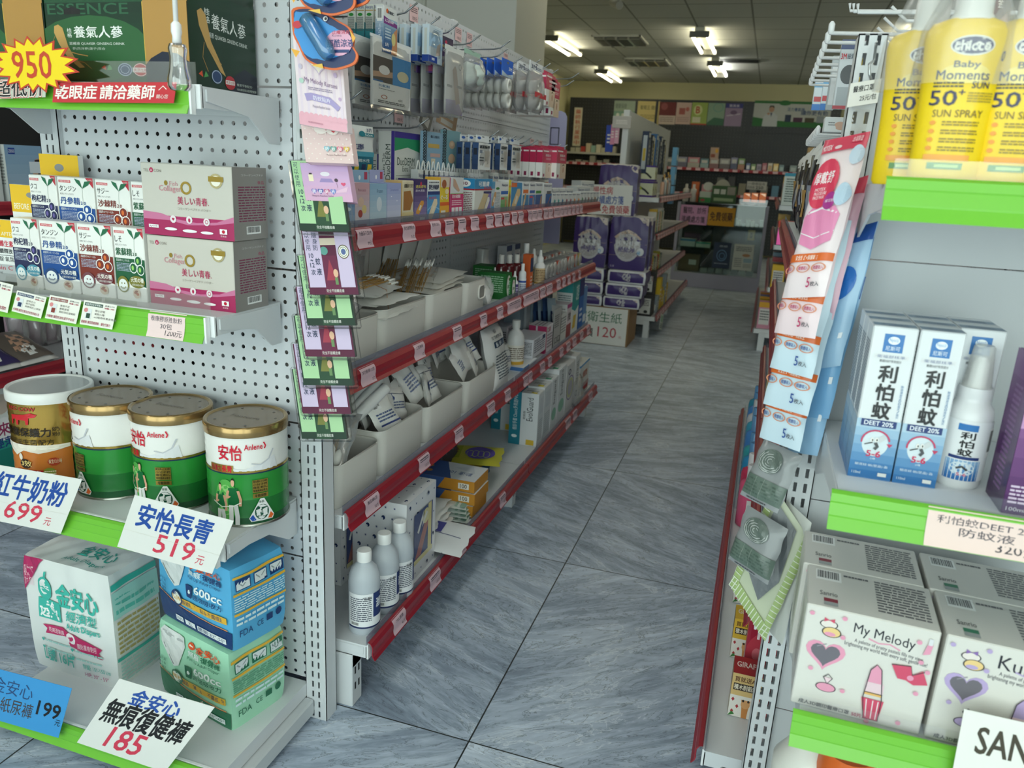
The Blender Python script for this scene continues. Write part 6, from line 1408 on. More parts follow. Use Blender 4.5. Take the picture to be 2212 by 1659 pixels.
for k,(x0,x1,X,h,col,fr_,lf,lab) in enumerate(((1208,1221,-.80,.125,'d9d9d6',[('l',.1,.3,.9,.9,6,'8a8a8c')],[('r',0,0,1,1,'d0d0cc'),('l',.1,.2,.9,.8,6,'8a8a8c')],'plain white box right of the open carton'),(1221,1231,-.80,.155,'e0d4d8',[('r',0,.0,1,.4,'9a4a4a'),('t','抗敏',.2,.5,.8,.75,'3a2a2c',.02),('r',0,.88,1,1,'b84a8a')],[('r',0,0,1,1,'dcdcda'),('l',.2,.1,.9,.9,10,'9a9a9c')],'white pink and red box beside the teal box'),
                                                 (1231,1246,-.80,.245,'e2e6e4',[('r',0,.5,1,1,'2f9a9a'),('p',[(.0,.5),(.5,.42),(1,.52),(1,.6),(0,.6)],'2f9a9a'),('t','口腔護理',.5,.62,.9,.92,'e8f2f0',.01),('p',[(.2,.1),(.6,.1),(.7,.35),(.3,.35)],'d9b84a')],[('r',0,.8,1,1,'2f9a9a'),('l',.1,.2,.9,.76,14,'6a8a8a')],'tall teal and white box in the far bay'),
                                                 (1247,1256,-.80,.265,'2c62b0',[('l',.2,.1,.8,.4,3,'d9e4f2'),('r',0,.6,1,.9,'2a2f6c')],[('r',0,0,1,1,'24407c')],'tall blue box beside the teal box'),(1257,1264,-.80,.19,'5f86b8',[('r',0,.1,.8,.3,'e2e6ea')],[],'slim light blue box at the far end of the shelf'))):
    carton('care_box',lab,'box','upright boxes of the far bay',SX(x0,X,ZS3),SX(x1,X,ZS3),h,.075,col,front=fr_,left=lf)
for k in range(6): carton('mask_packet','clear blue white packet standing behind the open carton, %s from the near side' % ORD[k],'mask pack','upright packets behind the carton',(-.91,2.98+.09*k,ZS3),(-.91,3.04+.09*k,ZS3),.235,.07,'b4bcc2' if k % 2 else '8fa0ac',fin='g')

# ---- bottom shelf
for k,(x,tp) in enumerate(((787,1375),(829,1330),(861,1300))):
    r = .0355; c = pz(x,tp,ZS4); c = c+nrm((c[0],c[1],0))*r
    t = thing('alcohol_bottle',('frosted alcohol bottle with a white cap, nearest of the three','frosted alcohol bottle with a white cap, middle of the three','frosted alcohol bottle with a white cap, next to the patterned box')[k],'bottle',c,'frosted alcohol bottles')
    PLA = clear('frosted_plastic',gloss=.12,rough=.35,alpha=.62,col='dfe6ee') if k == 0 else PLA
    MB().lathe(c,[(r*.9,0),(r,.006),(r,.125),(r*.96,.14),(r*.82,.155),(r*.55,.166),(r*.38,.172),(r*.38,.178)],PLA,32).obj('body',t)
    MB().lathe(c,[(r*.85,.002),(r*.96,.006),(r*.96,.095),(0.001,.095)],'a9b4c2.g',28).obj('liquid',t)
    MB().lathe(c+(0,0,.174),[(r*.47,0),(r*.47,.022),(r*.43,.025)],'efefee.g',28).obj('cap',t)
    mb = MB(); fr = cylfr(c,r+.0006,c[2]+.020,c[2]+.106,-2.2+(0,.35,.5)[k],.55+(0,.35,.5)[k])
    mb.art(fr,[('r',0,0,1,1,'edeef0'),('r',0,0,1,.05,'22305c'),('r',.62,.30,1,1,'22346c'),('t','酒精',.70,.55,.93,.82,'f2f4f8',.03),('d',.9,.9,.04,.06,'f2f4f8'),('l',.06,.2,.58,.9,12,'5a5f6c'),('b',.08,.07,.3,.18),('t','"生發"',.38,.84,.58,.93,'2a2a30',.02)]); mb.obj('label',t)


def dots(R,n):
    o = [('r',0,0,1,1,'e3e3e6')]
    for i in range(n):
        for j in range(n+2):
            x,y = (i+.5+.25*(j % 2))/n,(j+.5)/(n+2)
            if x > .94: continue
            if (i+j) % 3 == 0: o += [('d',x,y,.035,.026,'24345c'),('d',x-.02,y-.012,.02,.014,'d2d2da')]
            else: o += [('r',x-.014,y-.01,x+.014,y+.01,'6a7090')]
    return o


win = dots(0,5)+[('r',.22,.18,.86,.80,'3a4878'),('r',.22,.18,.86,.24,'d9cf9a'),('p',[(.26,.25),(.46,.25),(.74,.6),(.62,.66)],'a86a64'),('r',.70,.24,.82,.8,'d8c98a'),('d',.62,.68,.12,.09,'d8cd9a'),('s',[(.35,.55),(.55,.75),(.5,.6),(.66,.72)],.05,'d9d9d6')]
P,Q = pz(880,1273,ZS4),pz(943,1205,ZS4); P[0] = Q[0] = -.745
h = hgt(P,1092)
carton('patterned_box','white box printed with small blue dog heads and a picture window','box','blue patterned boxes',P,Q,h,.15,'e3e3e6',front=win,left=dots(0,6),top=dots(0,4)+[('s',[(.4,.8),(.6,.2)],.01,'3a3a44')],fin='g')
carton('patterned_box','white blue patterned box in the shade behind the alcohol bottles','box','blue patterned boxes',(-.90,P[1]-.05,ZS4),(-.90,P[1]+.06,ZS4),.20,.13,'c9c9cf',front=win,left=dots(0,6)+[('l',.1,.1,.8,.4,8,'6a7090')])  # duller base white than the front box, shade painted in
y0 = Q[1]+.01
for k in range(5):
    pouch('pad_pack','flat white soft pack of pads, %s from the top of its pile' % ORD[4-k],'pad pack','piled pad packs',(-.96,y0+.012*(k % 2),ZS4+.012+.016*k),(.20-.006*k,.01*k,0),(0,.16,.004),.02,'e4e4e1',[('l',.3,.2,.8,.6,6,'8a8e8a')] if k == 4 else (),9,.3,160+k)
pouch('pad_pack','white foil pack with a blue barcode sliding over the red rail','pad pack',None,(-.90,y0+.01,ZS4+.012),(.235,-.035,.012),(.0,.13,.03),.012,'e4e5e6',[('r',.45,.55,.62,.88,'4a4a90'),('s',[(.05,.4),(.3,.55),(.9,.5)],.015,'2a3070'),('l',.1,.6,.4,.85,3,'6a6ea0')],10,.25,171)
for k in range(4):
    pouch('glove_pack','green and white striped glove pack in a low pile, %s from the bottom' % ORD[k],'glove pack','striped glove packs',(-.95,y0+.19+.006*k,ZS4+.008+.011*k),(.215-.004*k,.015,0),(-.01,.15,0),.012,'d9e2dc',[('r',.9,.05,.98,.95,'8fb0a0'),('r',.82,.05,.86,.95,'9ab8a8')]+([('p',[(.1,.1),(.6,.15),(.62,.8),(.1,.85)],'22345c'),('p',[(.14,.2),(.56,.22),(.58,.72),(.14,.76)],'c9d0cc'),('d',.75,.5,.05,.06,'d2606a')] if k == 3 else []),8,.15,180+k)
Y5 = SX(1050,-.735,ZS4)[1]-.125
for k in range(3):
    P = np.array((-.735+.004*(k % 2),Y5+.004*k,ZS4+.003+.0385*k)); Q = P+(0,.125,0)
    carton('glove_box','flat blue and orange glove box, %s of the three stacked' % ('bottom','middle','top')[k],'box','stacked orange glove boxes',P,Q,.037,.22,'c9892c',front=[('r',.04,.2,.5,.8,'c9892c')],left=[('r',0,0,.45,1,'3f5f9c'),('p',[(.45,0),(.56,1),(.45,1)],'3f5f9c'),('r',.76,.25,.92,.75,'ece6da'),('t','100',.79,.32,.89,.68,'5a4a3a',.02)],
           top=[('r',0,0,1,1,'dcdfe2'),('p',[(0,.35),(0,1),(1,1),(1,.62)],'3f5f9c'),('d',.3,.75,.08,.05,'d09a5a'),('d',.6,.8,.08,.05,'d09a5a'),('d',.85,.85,.08,.05,'d09a5a'),('T','勤達 100',.3,.12,.5,.5,'3a5a94',.02),('p',[(.5,.1),(.9,.2),(.7,.45)],'cdd2d8')])
for k,(c1,c2,s,lab) in enumerate((('b9b43a','5a4a9c','NBR','lime and purple rubber glove pack lying on top'),('2c5a9a','d9b02c','S','blue and yellow glove pack under the lime one'),('d9c43a','ece6d0','L','yellow glove pack at the bottom beside the orange boxes'))):
    O = np.array((-.97,Y5+.15+.03*(2-k),ZS4+.012+.03*(2-k)))
    pouch('glove_pack',lab,'glove pack','bright rubber glove packs',O,(.235-.03*k,.03,.012),(-.03,.15,.01),.02,c1,[('r',.04,.2,.4,.8,'9aa02c' if k == 0 else c1),('t',s+'手套',.06,.4,.36,.72,'6a2a2c' if k == 0 else '22345c',.02),('d',.68,.5,.22,.32,c2)]+[('o',.54+.08*i,.42,.05,.16,.12,'b9c85a') for i in range(4)],10,.2,190+k)
EV = [('r',0,0,.06,1,'c9ced0'),('l',.15,.1,.8,.5,10,'b9c0c4'),('r',.2,.6,.8,.9,'d4d8dc')]
EVL = [('r',0,0,.40,1,'1f7f94'),('T','檢診手套 Classic多用途PVC',.12,.28,.28,.95,'e8f2f4',.01),('d',.2,.16,.1,.03,'e8f2f4'),('T','EvolGuard',.60,.48,.82,.92,'2a2e34',.02),('T','愛國盾',.48,.5,.56,.66,'3a3e44'),('r',.62,.02,.9,.12,'d9b53a')]
xs_ = [(1158,1170),(1170.5,1186),(1186.5,1200),(1200.5,1217),(1218,1234),(1234.5,1246)]
for k in range(4):
    x0,x1 = xs_[k]
    P = SX(x0,-.735,ZS4); Q = SX(x1,-.735,ZS4); h = hgt(P,(853,838,822,800)[k])
    carton('glove_box','white and teal glove box standing upright, %s from the near end of the far bay' % ORD[k],'box','upright glove boxes',P,Q,h,.115,'dfe2e4',front=EV if k < 2 else [('d',.5,.3,.35,.12,'8fc0a8'),('T','Evolguard',.3,.5,.7,.95,'4a4e54',.01)],left=EVL,top=[('r',0,.62,1,1,'1f7f94'),('T','EvolGuard',.3,.12,.6,.5,'3a3e44'),('r',.1,.1,.3,.3,'d9c43a' if k < 2 else '3aa07a')])
for k in range(4):
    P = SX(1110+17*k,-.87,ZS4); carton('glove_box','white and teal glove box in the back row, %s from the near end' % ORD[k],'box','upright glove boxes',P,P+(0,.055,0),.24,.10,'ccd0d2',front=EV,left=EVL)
for k,(x0,x1,h,fr_,lab) in enumerate(((1218,1236,.225,[('o',.5,.5,.45,.25,.1,'8a7aa0'),('o',.5,.5,.38,.2,.3,'c9cc9a'),('d',.5,.5,.28,.15,'b8b4c0'),('t','0',.2,.78,.5,.9,'4a3a5c',.02)],'white box with a big purple ring beside the glove boxes'),(1237,1247,.235,[('T','SENTINEL',.3,.4,.7,.9,'3a3a3e',.02),('o',.5,.22,.2,.06,.3,'4a4a4e')],'grey white box lettered upwards near the end of the bottom shelf'))):
    carton('glove_box',lab,'box','upright glove boxes',SX(x0,-.735,ZS4),SX(x1,-.735,ZS4),h,.12,'dcdcdc',front=fr_,left=[('l',.1,.2,.9,.9,10,'9a9a9c')])
P = SX(1249,-.74,ZS4); Q = P+(0,.20,0); Q[1] = min(Q[1],3.69)
carton('supply_carton','white carton with a blue edge and red comb print, bottom shelf end','box',None,P,Q,hgt(P,792),.18,'d9d9d6',front=[('r',0,.94,1,1,'3f8fc8'),('t','護墊',.3,.55,.8,.75,'b85a3a',.02),('r',.3,.1,.95,.24,'b0343a')]+[('r',.3+.09*i,.24,.34+.09*i,.36,'b0343a') for i in range(8)],left=[('r',0,.94,1,1,'3f8fc8'),('t','護墊',.25,.6,.6,.78,'b85a3a',.02),('r',.1,.1,.9,.22,'b0343a')]+[('r',.1+.1*i,.22,.14+.1*i,.4,'b0343a') for i in range(8)])
pouch('clear_bag','crinkled clear bag squeezed before the end carton on the bottom shelf','bag',None,SX(1240,-.72,ZS4+.005),(.0,.14,0),(-.02,.03,.12),.04,BAG,(),9,.5,200)
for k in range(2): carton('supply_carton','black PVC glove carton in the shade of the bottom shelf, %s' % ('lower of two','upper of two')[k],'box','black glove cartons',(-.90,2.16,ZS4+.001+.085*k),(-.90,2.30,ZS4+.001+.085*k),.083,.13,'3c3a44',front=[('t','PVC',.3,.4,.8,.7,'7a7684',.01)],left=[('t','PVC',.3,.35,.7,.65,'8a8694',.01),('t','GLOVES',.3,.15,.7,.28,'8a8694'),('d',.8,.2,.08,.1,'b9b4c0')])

# ============================================================ RIGHT END SHELF
Z1,Z2,Z3 = RS[1][0],RS[2][0],RS[3][0]


FILM = clear('film_with_painted_sheen',gloss=.1,rough=.2,alpha=.1)  # white share paints in the highlights of the clear film


def sunspray(lab,x,y,Y,rot=0.):
    """yellow spray bottle, oval in plan, waisted, with white cap under clear film"""
    c = py(x,y,Y); c[2] = Z1
    t = thing('sunscreen_bottle',lab,'bottle',c,'yellow sunscreen bottles')
    prof = [(.031,.017,0),(.0335,.019,.004),(.034,.0195,.03),(.0345,.0195,.07),(.0365,.02,.11),(.0395,.0205,.142),(.0385,.020,.150),(.034,.019,.157),(.022,.016,.1615)]
    n = 36
    def pt(w,d,h,a): x_,y_ = w*math.cos(a),d*math.sin(a); return c+(x_*math.cos(rot)-y_*math.sin(rot),x_*math.sin(rot)+y_*math.cos(rot),h)
    mb = MB(); v = [pt(w,d,h,2*PI*i/n) for w,d,h in prof for i in range(n)]
    mb.add(v,[(j*n+i,j*n+(i+1) % n,(j+1)*n+(i+1) % n,(j+1)*n+i) for j in range(len(prof)-1) for i in range(n)],'f0cc1c.g',True); mb.add(v[-n:],[tuple(range(n))],'f0cc1c.g')
    hs = [p[2] for p in prof]
    def f(x_,y_,l):
        h = .158*y_; w = float(np.interp(h,hs,[p[0] for p in prof])); d = float(np.interp(h,hs,[p[1] for p in prof]))
        return pt(w+l,d+l,h,PI+.25+(PI-.5)*x_)
    INK = '2b2a4c'
    mb.art(Fr((0,0,0),(1,0,0),(0,0,1),fn=f),[('d',.52,.855,.20,.06,'e8e6de'),('d',.52,.855,.185,.05,'2a2a5a'),('t','chicco',.36,.825,.68,.885,'e8e6de',.035),('t','0+',.84,.77,.96,.83,INK,.03),
        ('d',.50,.69,.24,.06,'f4dc6a'),('t','Baby',.38,.715,.62,.765,INK,.02),('t','Moments',.22,.655,.74,.71,INK,.02),('t','SUN',.58,.605,.76,.645,INK,.015),('l',.20,.605,.5,.645,2,'3a3a3c'),('t','50',.18,.50,.46,.59,INK,.015),('t','+',.47,.565,.53,.595,INK,.02),('l',.56,.52,.84,.585,4,'a08a2a'),('t','SUN SPRAY',.24,.43,.76,.475,'6a5418',.008)] +
        [q for i in range(4) for q in (('d',.26,.395-.052*i,.035,.014,'e8962c'),('l',.36,.375-.052*i,.74,.41-.052*i,2,'8a7420'))]+[('r',.22,.165,.70,.20,'eda23a'),('r',.28,.11,.64,.15,'4f8a3f'),('r',.36,.12,.6,.14,'a9c87a')],'g')
    mb.obj('body',t)
    MB().lathe(c+(0,0,.160),[(.0195,0),(.0195,.004),(.0175,.006),(.016,.055),(.013,.062)],'e4e3de.g',24).obj('cap',t)
    mb = MB(); R = random.Random(x); loops = [(.046,.026,.10),(.044,.024,.15),(.032,.025,.175),(.024,.022,.20),(.022,.02,.23)]
    mb.add([pt(w*(1+.05*math.sin(5*a+h*60)),d*(1+.08*math.sin(4*a+h*90)),h,a) for w,d,h in loops for a in [2*PI*i/n for i in range(n)]],[(j*n+i,j*n+(i+1) % n,(j+1)*n+(i+1) % n,(j+1)*n+i) for j in range(len(loops)-1) for i in range(n)],FILM,True); mb.obj('clear_film',t)


sunspray('yellow sunscreen spray bottle with white cap, the one fully in view at the front',2040,352,.935)
sunspray('yellow sunscreen spray bottle cut by the right picture edge',2172,356,.940)
sunspray('yellow sunscreen spray bottle half hidden behind the front one, beside the slotted post',1957,350,1.0,.0)
DEET = [('g',0,0,1,.40,'2a6aa8','b4cbdc',7),('d',.5,.24,.30,.085,'d2dde4'),('r',.28,.84,.72,.955,'2f72b4'),('d',.5,.915,.13,.025,'e9eff2'),('t','Nyscо',.40,.90,.6,.93,'2f72b4'),('t','尼斯可',.34,.85,.66,.88,'e9eff2'),('r',.12,.80,.88,.825,'d9dadc'),('t','·衛福部核準·',.16,.803,.84,.822,'44588a'),('t','敵避DEET有效成分',.26,.775,.74,.793,'44464c'),
        ('t','利',.30,.65,.70,.755,'17171a',.035),('t','怕',.30,.53,.70,.635,'17171a',.035),('t','蚊',.30,.41,.70,.515,'17171a',.035),('v','敵避濃度200毫克/毫升',.84,.42,.90,.64,'5f86b0'),('r',.10,.355,.90,.40,'1f3570'),('t','DEET 20%',.17,.363,.83,.392,'e9eef4',.02)] + \
       [('s',[(.5+.32*math.cos(a),.255+.075*math.sin(a)) for a in [PI*(1.05-i/10) for i in range(11)]],.010,'c23a60'),('p',[(.76,.25),(.90,.25),(.83,.225)],'c23a60'),('p',[(.5,.27),(.66,.305),(.74,.285),(.6,.25)],'c9cdd0'),('d',.42,.265,.045,.018,'e6e6e4'),('d',.52,.268,.045,.018,'e6e6e4'),('d',.43,.265,.015,.008,'17171a'),('d',.53,.268,.015,.008,'17171a'),('s',[(.44,.25),(.26,.232)],.007,'3a3a3c'),('s',[(.5,.25),(.56,.225),(.50,.205)],.02,'4a4c50'),
        ('t','5-6',.34,.155,.66,.195,'c9305c',.03),('t','小時',.44,.135,.56,.15,'e9eff2'),('t','驅逐蚊·蚋(壁蝨)·蝨',.12,.085,.88,.105,'d9e6f0'),('t','110ml',.08,.03,.28,.048,'d9e6f0',.01),('r',.68,.028,.88,.052,'e4e4e2')]
DSD = [('g',0,0,1,.4,'2a6aa8','c4d3de',6),('l',.1,.42,.9,.9,26,'7a8088')]
DTP = [('r',0,0,1,1,'d9dde0'),('r',.02,.1,.98,.55,'5f7f9c'),('t','利怕蚊',.2,.15,.8,.5,'3a5a7c',.01)]
A0,A1 = pz(1830,1028,Z2),pz(1924,1041,Z2); B1_ = pz(2020,1058,Z2)
A0[1] = A1[1] = B1_[1] = A0[1]+.002
h = hgt(A0,702); w = A1[0]-A0[0]
for col,(P,Q) in enumerate(((A0,A1-(.001,0,0)),(A1+(.001,0,0),B1_),(B1_+(.002,.0,0),B1_+(w+.002,0,0)))):
    for row in range(3):
        if col == 2 and row == 0: continue
        y = .044*row
        carton('repellent_box','white and blue mosquito repellent box with big black lettering, %s column, %s' % (('left','middle','right')[col],('at the front','second in depth','at the back')[row]),'box','mosquito repellent boxes',P+(0,y,0),Q+(0,y,0),h,.0425,'dcdfe2',front=DEET,left=DSD,top=DTP,fin='f')
c = pz(2072,1056,Z2)+(0,.022,0); r = .0255
t = thing('repellent_bottle','white repellent spray bottle standing before the boxes','bottle',c)
MB().lathe(c,[(r*.9,0),(r,.004),(r,.088),(r*.94,.098),(r*.72,.106),(r*.70,.112),(r*.72,.114),(r*.70,.124)],'e4e5e6.g',32).obj('body',t)
MB().lathe(c+(0,0,.122),[(r*.62,0),(r*.60,.006),(r*.50,.034),(r*.44,.050),(r*.36,.052)],MILK,24).obj('cap',t)
MB().lathe(c+(0,0,.122),[(r*.40,0),(r*.36,.03),(r*.2,.038)],'efefee.g',18).obj('spray_nozzle',t)
mb = MB(); mb.art(cylfr(c,r+.0005,Z2+.012,Z2+.086,-2.75,.15),[('r',0,0,.9,1,'e6e8ea'),('g',.1,0,.62,.34,'1f5fa4','8fb4d4',6),('d',.36,.2,.18,.12,'d2dde4'),('s',[(.28,.2),(.36,.24),(.44,.18)],.03,'3a3a3c'),('t','5-6',.3,.08,.44,.13,'c9305c',.02),('r',.2,.84,.48,.95,'2f72b4'),('t','利',.26,.70,.46,.82,'17171a',.03),('t','怕',.26,.56,.46,.68,'17171a',.03),('t','蚊',.26,.42,.46,.54,'17171a',.03),('r',.14,.36,.58,.41,'1f3570'),('b',.70,.4,.84,.9)]); mb.obj('label',t)
P = pz(2140,1077,Z2); P[1] = .935; Q = P+(.075,0,0)
carton('repellent_box','purple box with daisies at the right picture edge','box',None,P,Q,hgt(P,775),.065,'7a4a84',front=[('g',0,0,1,1,'4a1d58','a06aa0',8),('p',[(0,.66),(.5,.74),(1,.72),(1,.60),(0,.56)],'b98ab8')]+[q for i in range(9) for q in (('d',.42+.16*math.cos(i*.7),.46+.07*math.sin(i*.7),.08,.035,'c4a4cc'),)]+[('d',.42,.46,.06,.026,'8a5a3a'),('r',.2,.24,.8,.36,'d9b0c4'),('l',.25,.26,.75,.35,3,'6a2a5a'),('l',.05,.07,.6,.2,5,'d9c4dc'),('t','100ml',.05,.025,.3,.05,'e6dcea')],left=[('g',0,0,1,1,'3a1848','7a4a84',6),('l',.3,.1,.7,.8,20,'8a5f94')],top=[('l',.1,.2,.9,.8,3,'5a2a64')],fin='g')
# mask boxes


def maskbox(ink,ink2,name):
    o = [('t',name,.38,.80,.84,.92,'2a2a34',.006,-.04),('t','A palette of pretty pastels fills my view,',.40,.73,.92,.775,'55525c',0,-.04),('t','brightening my world with every soft, gentle hue!',.33,.685,.95,.735,'55525c',0,-.04),('s',[(.50,.80),(.58,.775),(.66,.79),(.74,.755)],.012,ink),
         ('h',.20,.56,.155,.155,ink),('h',.20,.56,.115,.12,'6f6b74'),('s',[(.13,.62),(.2,.66)],.008,'9a969e'),
         ('d',.19,.85,.065,.035,'e6dcd6'),('o',.19,.85,.07,.04,.12,'3a363c'),('d',.22,.78,.07,.045,'e8c88a'),('o',.22,.78,.075,.05,.12,'3a363c'),('d',.21,.76,.045,.02,ink),('p',[(.15,.91),(.19,.89),(.15,.87)],ink2),('p',[(.23,.91),(.19,.89),(.23,.87)],ink2),
         ('d',.25,.24,.075,.04,ink),('o',.25,.24,.08,.045,.1,'3a363c'),('p',[(.22,.34),(.29,.34),(.255,.28)],'e9cdd4'),('s',[(.22,.34),(.255,.375),(.29,.34),(.255,.28),(.22,.34)],.008,'3a363c'),
         ('p',[(.56,.52),(.60,.58),(.64,.54),(.66,.40),(.55,.40)],ink),('r',.54,.30,.68,.40,'e4c8d0'),('r',.545,.275,.675,.305,'e3b368'),('p',[(.53,.24),(.70,.24),(.68,.04),(.57,.04)],ink2),('s',[(.54,.30),(.68,.30)],.008,'3a363c'),('s',[(.57,.23),(.585,.05)],.008,'f0e4e8'),('s',[(.62,.23),(.625,.05)],.008,'f0e4e8'),('s',[(.66,.23),(.66,.05)],.008,'f0e4e8'),('s',[(.56,.52),(.60,.58),(.64,.54),(.66,.40),(.68,.25),(.68,.04),(.57,.04),(.54,.25),(.55,.40),(.56,.52)],.007,'3a363c'),
         ('p',[(.76,.50),(.70,.62),(.84,.64),(.86,.56),(.93,.62),(.98,.50),(.88,.47),(.82,.50)],ink2),('d',.85,.53,.025,.025,ink),('s',[(.70,.62),(.84,.64),(.86,.56),(.95,.62)],.007,'3a363c'),
         ('p',[(.90,.77),(.95,.79),(.96,.88),(.92,.87)],ink),('r',.925,.87,.955,.93,'dcdce0'),('t','成人3D鋼印醫療口罩',.06,.035,.46,.075,'2f2d36',.01),('t','50片入',.48,.035,.60,.075,'b0305a',.02)]
    for x,y in ((.05,.93),(.30,.94),(.31,.76),(.90,.70),(.96,.62),(.11,.40),(.38,.25),(.91,.40),(.60,.02),(.83,.08),(.86,.88)): o.append(('d',x,y,.02,.02,ink))
    return o


MTOP = lambda c: [('b',.07,.66,.28,.92),('l',.30,.82,.5,.9,1,'5a5a5e'),('l',.55,.15,.95,.9,12,'6a6a6e'),('t','Sanrio'[::-1] if 0 else 'Sanrio',.10,.28,.24,.38,'3a3a3e'),('r',.13,.06,.24,.22,c),('r',.13,.06,.24,.14,'a0a4a4')]
M0,M1 = pz(1707,1516,Z3),pz(1984,1589,Z3)
h = hgt(M0,1303)
U = M1-M0
for c_,(nm_,i1,i2,tc,lab) in enumerate((('My Melody','e39ab4','d0506c','8a2a3a','pink printed'),('Kuromi','b7a3cf','8a6aac','2f7a5a','lilac printed'))):
    for row in range(2):
        P = M0+nrm(U)*(np.linalg.norm(U)+.006)*c_+np.array((.0,.112,0))*row
        carton('mask_box','white %s mask box with a heart window, %s' % (lab,('in front','standing behind')[row]),'box','mask boxes with heart windows',P,P+U,h,.11,'d9d6d0',front=maskbox(i1,i2,nm_),left=[('l',.3,.2,.7,.8,10,'c9c6c0')],right=[('l',.3,.2,.7,.8,10,'5a5a60')],top=MTOP(tc),fin='f')
Yc = RS[3][1]-.016
price_card('white hand lettered sign cut by the bottom right picture corner',py(2050,1705,Yc),py(2236,1752,Yc),py(2083,1532,Yc),[('t','SAN',.20,.52,.80,.84,'4a4438',.02),('t','一',.10,.20,.32,.27,'8a7a50',.02),('t','口罩',.42,.06,.86,.36,'8a7a50',.015)],'eceae4')
price_label(*RRAIL[1],.255,.475,.02,.98,('寶貝輕潤防曬噴液','150mL'),'660元','ead0c8')
price_label(*RRAIL[2],.172,.378,.02,.98,('利怕蚊DEET 20%','防蚊液'),'320元','ead0c8')
price_label(*RRAIL[2],.60,.81,.02,.98,('花貝兒防蚊液',),'250元','ead0c8')
P = py(1770,1640,.99); zt = P[2]
t = thing('jug','white jug with an orange lid under the right end shelf','jug',(P[0]+.01,1.02,RS[4][0]))
mb = MB(); c = np.array((P[0],1.04,RS[4][0])); mb.lathe(c,[(.05,0),(.055,.01),(.055,zt-RS[4][0]-.05),(.03,zt-RS[4][0]-.01),(.012,zt-RS[4][0])],'e2e0d8.g',28); mb.obj('body',t)
P = py(1822,1636,.99); c = np.array((P[0]+.01,1.01,RS[4][0]))
mb = MB(); mb.lathe(c,[(.036,0),(.04,.01),(.04,P[2]-RS[4][0]-.03),(.034,P[2]-RS[4][0])],'d9641c.g',24); tag(mb.obj('orange_cup'),'orange plastic container next to the white jug','container')
# goods in front of the sunscreen top corner
card('hanging_card','brown and pink packet hanging above the sunscreen at the top right corner','packet',py(2140,52,1.16),py(2180,58,1.16),py(2148,-40,1.16),[('r',.0,0,.12,1,'e0b08a'),('v','黃金',.3,.4,.6,.9,'f0e6da',.02),('p',[(.2,0),(.9,.1),(.8,.3)],'d0a090')],'6a4440',None,.004)

# ============================================================ CLIP STRIPS


def qp(BL,BR,TL,Yl,Yr,Yt):
    """corner points of a hanging pack from picture points: left edge at Yl, right edge at Yr, top at Yt"""
    return py(*BL,Yl),py(*BR,Yr),py(*TL,Yt)


card('price_tag','white plastic tag hooked on the right slotted post, hand lettered 25','sign',py(1829,232,1.195),py(1895,222,1.195),py(1838,180,1.195),[('t','醫療口罩',.12,.58,.80,.84,'222226',.012),('t','25元/包',.38,.18,.92,.42,'222226',.012)],'eceae4',None,.004)
t = thing('wire_hanger','bent wire hooked in the slots of the right post','hook',py(1880,160,1.205))
MB().tube([py(1893,92,1.208),py(1888,130,1.205),py(1878,138,1.200),py(1878,160,1.198),py(1882,172,1.2)],.0018,'b9bcbe.m').obj('wire',t)
st = MB(); P,Q,T = qp((1672,985),(1700,990),(1848,235),1.19,1.19,1.21); st.obox(P,Q-P,T-P,(0,.001,0),CLEAR); tag(st.obj('clip_strip'),'clear hanging strip holding the mask packs on the right post','strip')
PINKA = [('r',0,.90,1,1,'d4465e'),('t','MOTEX',.06,.915,.30,.95,'f6e4e6',.02),('r',.70,.94,.92,.985,'d4465e'),('t','台灣製造',.72,.945,.92,.98,'f6e4e6'),('d',.45,.925,.08,.012,'e6c8cc'),('d',.38,.70,.32,.155,'d83a58'),('t','摩戴舒',.14,.70,.58,.775,'f6eef0',.015),('t','MOTEX',.22,.655,.46,.675,'f6eef0'),('t','PROCEDURE',.22,.63,.50,.65,'f6eef0'),('t','FACE MASK',.22,.605,.48,.625,'f6eef0'),('d',.64,.585,.14,.055,'a8358a'),('t','櫻花粉',.54,.575,.74,.595,'f0e0ee'),('d',.86,.62,.14,.07,'b9d0e4'),('d',.9,.86,.12,.06,'c4d4e6')]
def mfoot(c,dk): return [('p',[(.12,.50),(.3,.56),(.8,.55),(.92,.5),(.88,.34),(.5,.29),(.2,.33)],c),('s',[(.2,.52),(.5,.545),(.86,.51)],.012,'f4eef0'),('s',[(.16,.40),(.5,.36),(.9,.40)],.006,'f4eef0'),('r',.0,.215,1,.265,'df6a2c'),('t','安全舒適×保護衛生',.22,.225,.72,.255,'f6eadf',.01)]+[q for x in (-.06,.30,.64) for q in (('o',x+.15,.175,.155,.028,.18,'d98a6a'),('t','微塵吸入',max(x+.04,.02),.163,x+.26,.187,dk,.01))]+[('t','5',.60,.055,.68,.115,dk,.01),('t','枚入',.70,.06,.88,.09,'3a3a44',.01)]
N5 = {}
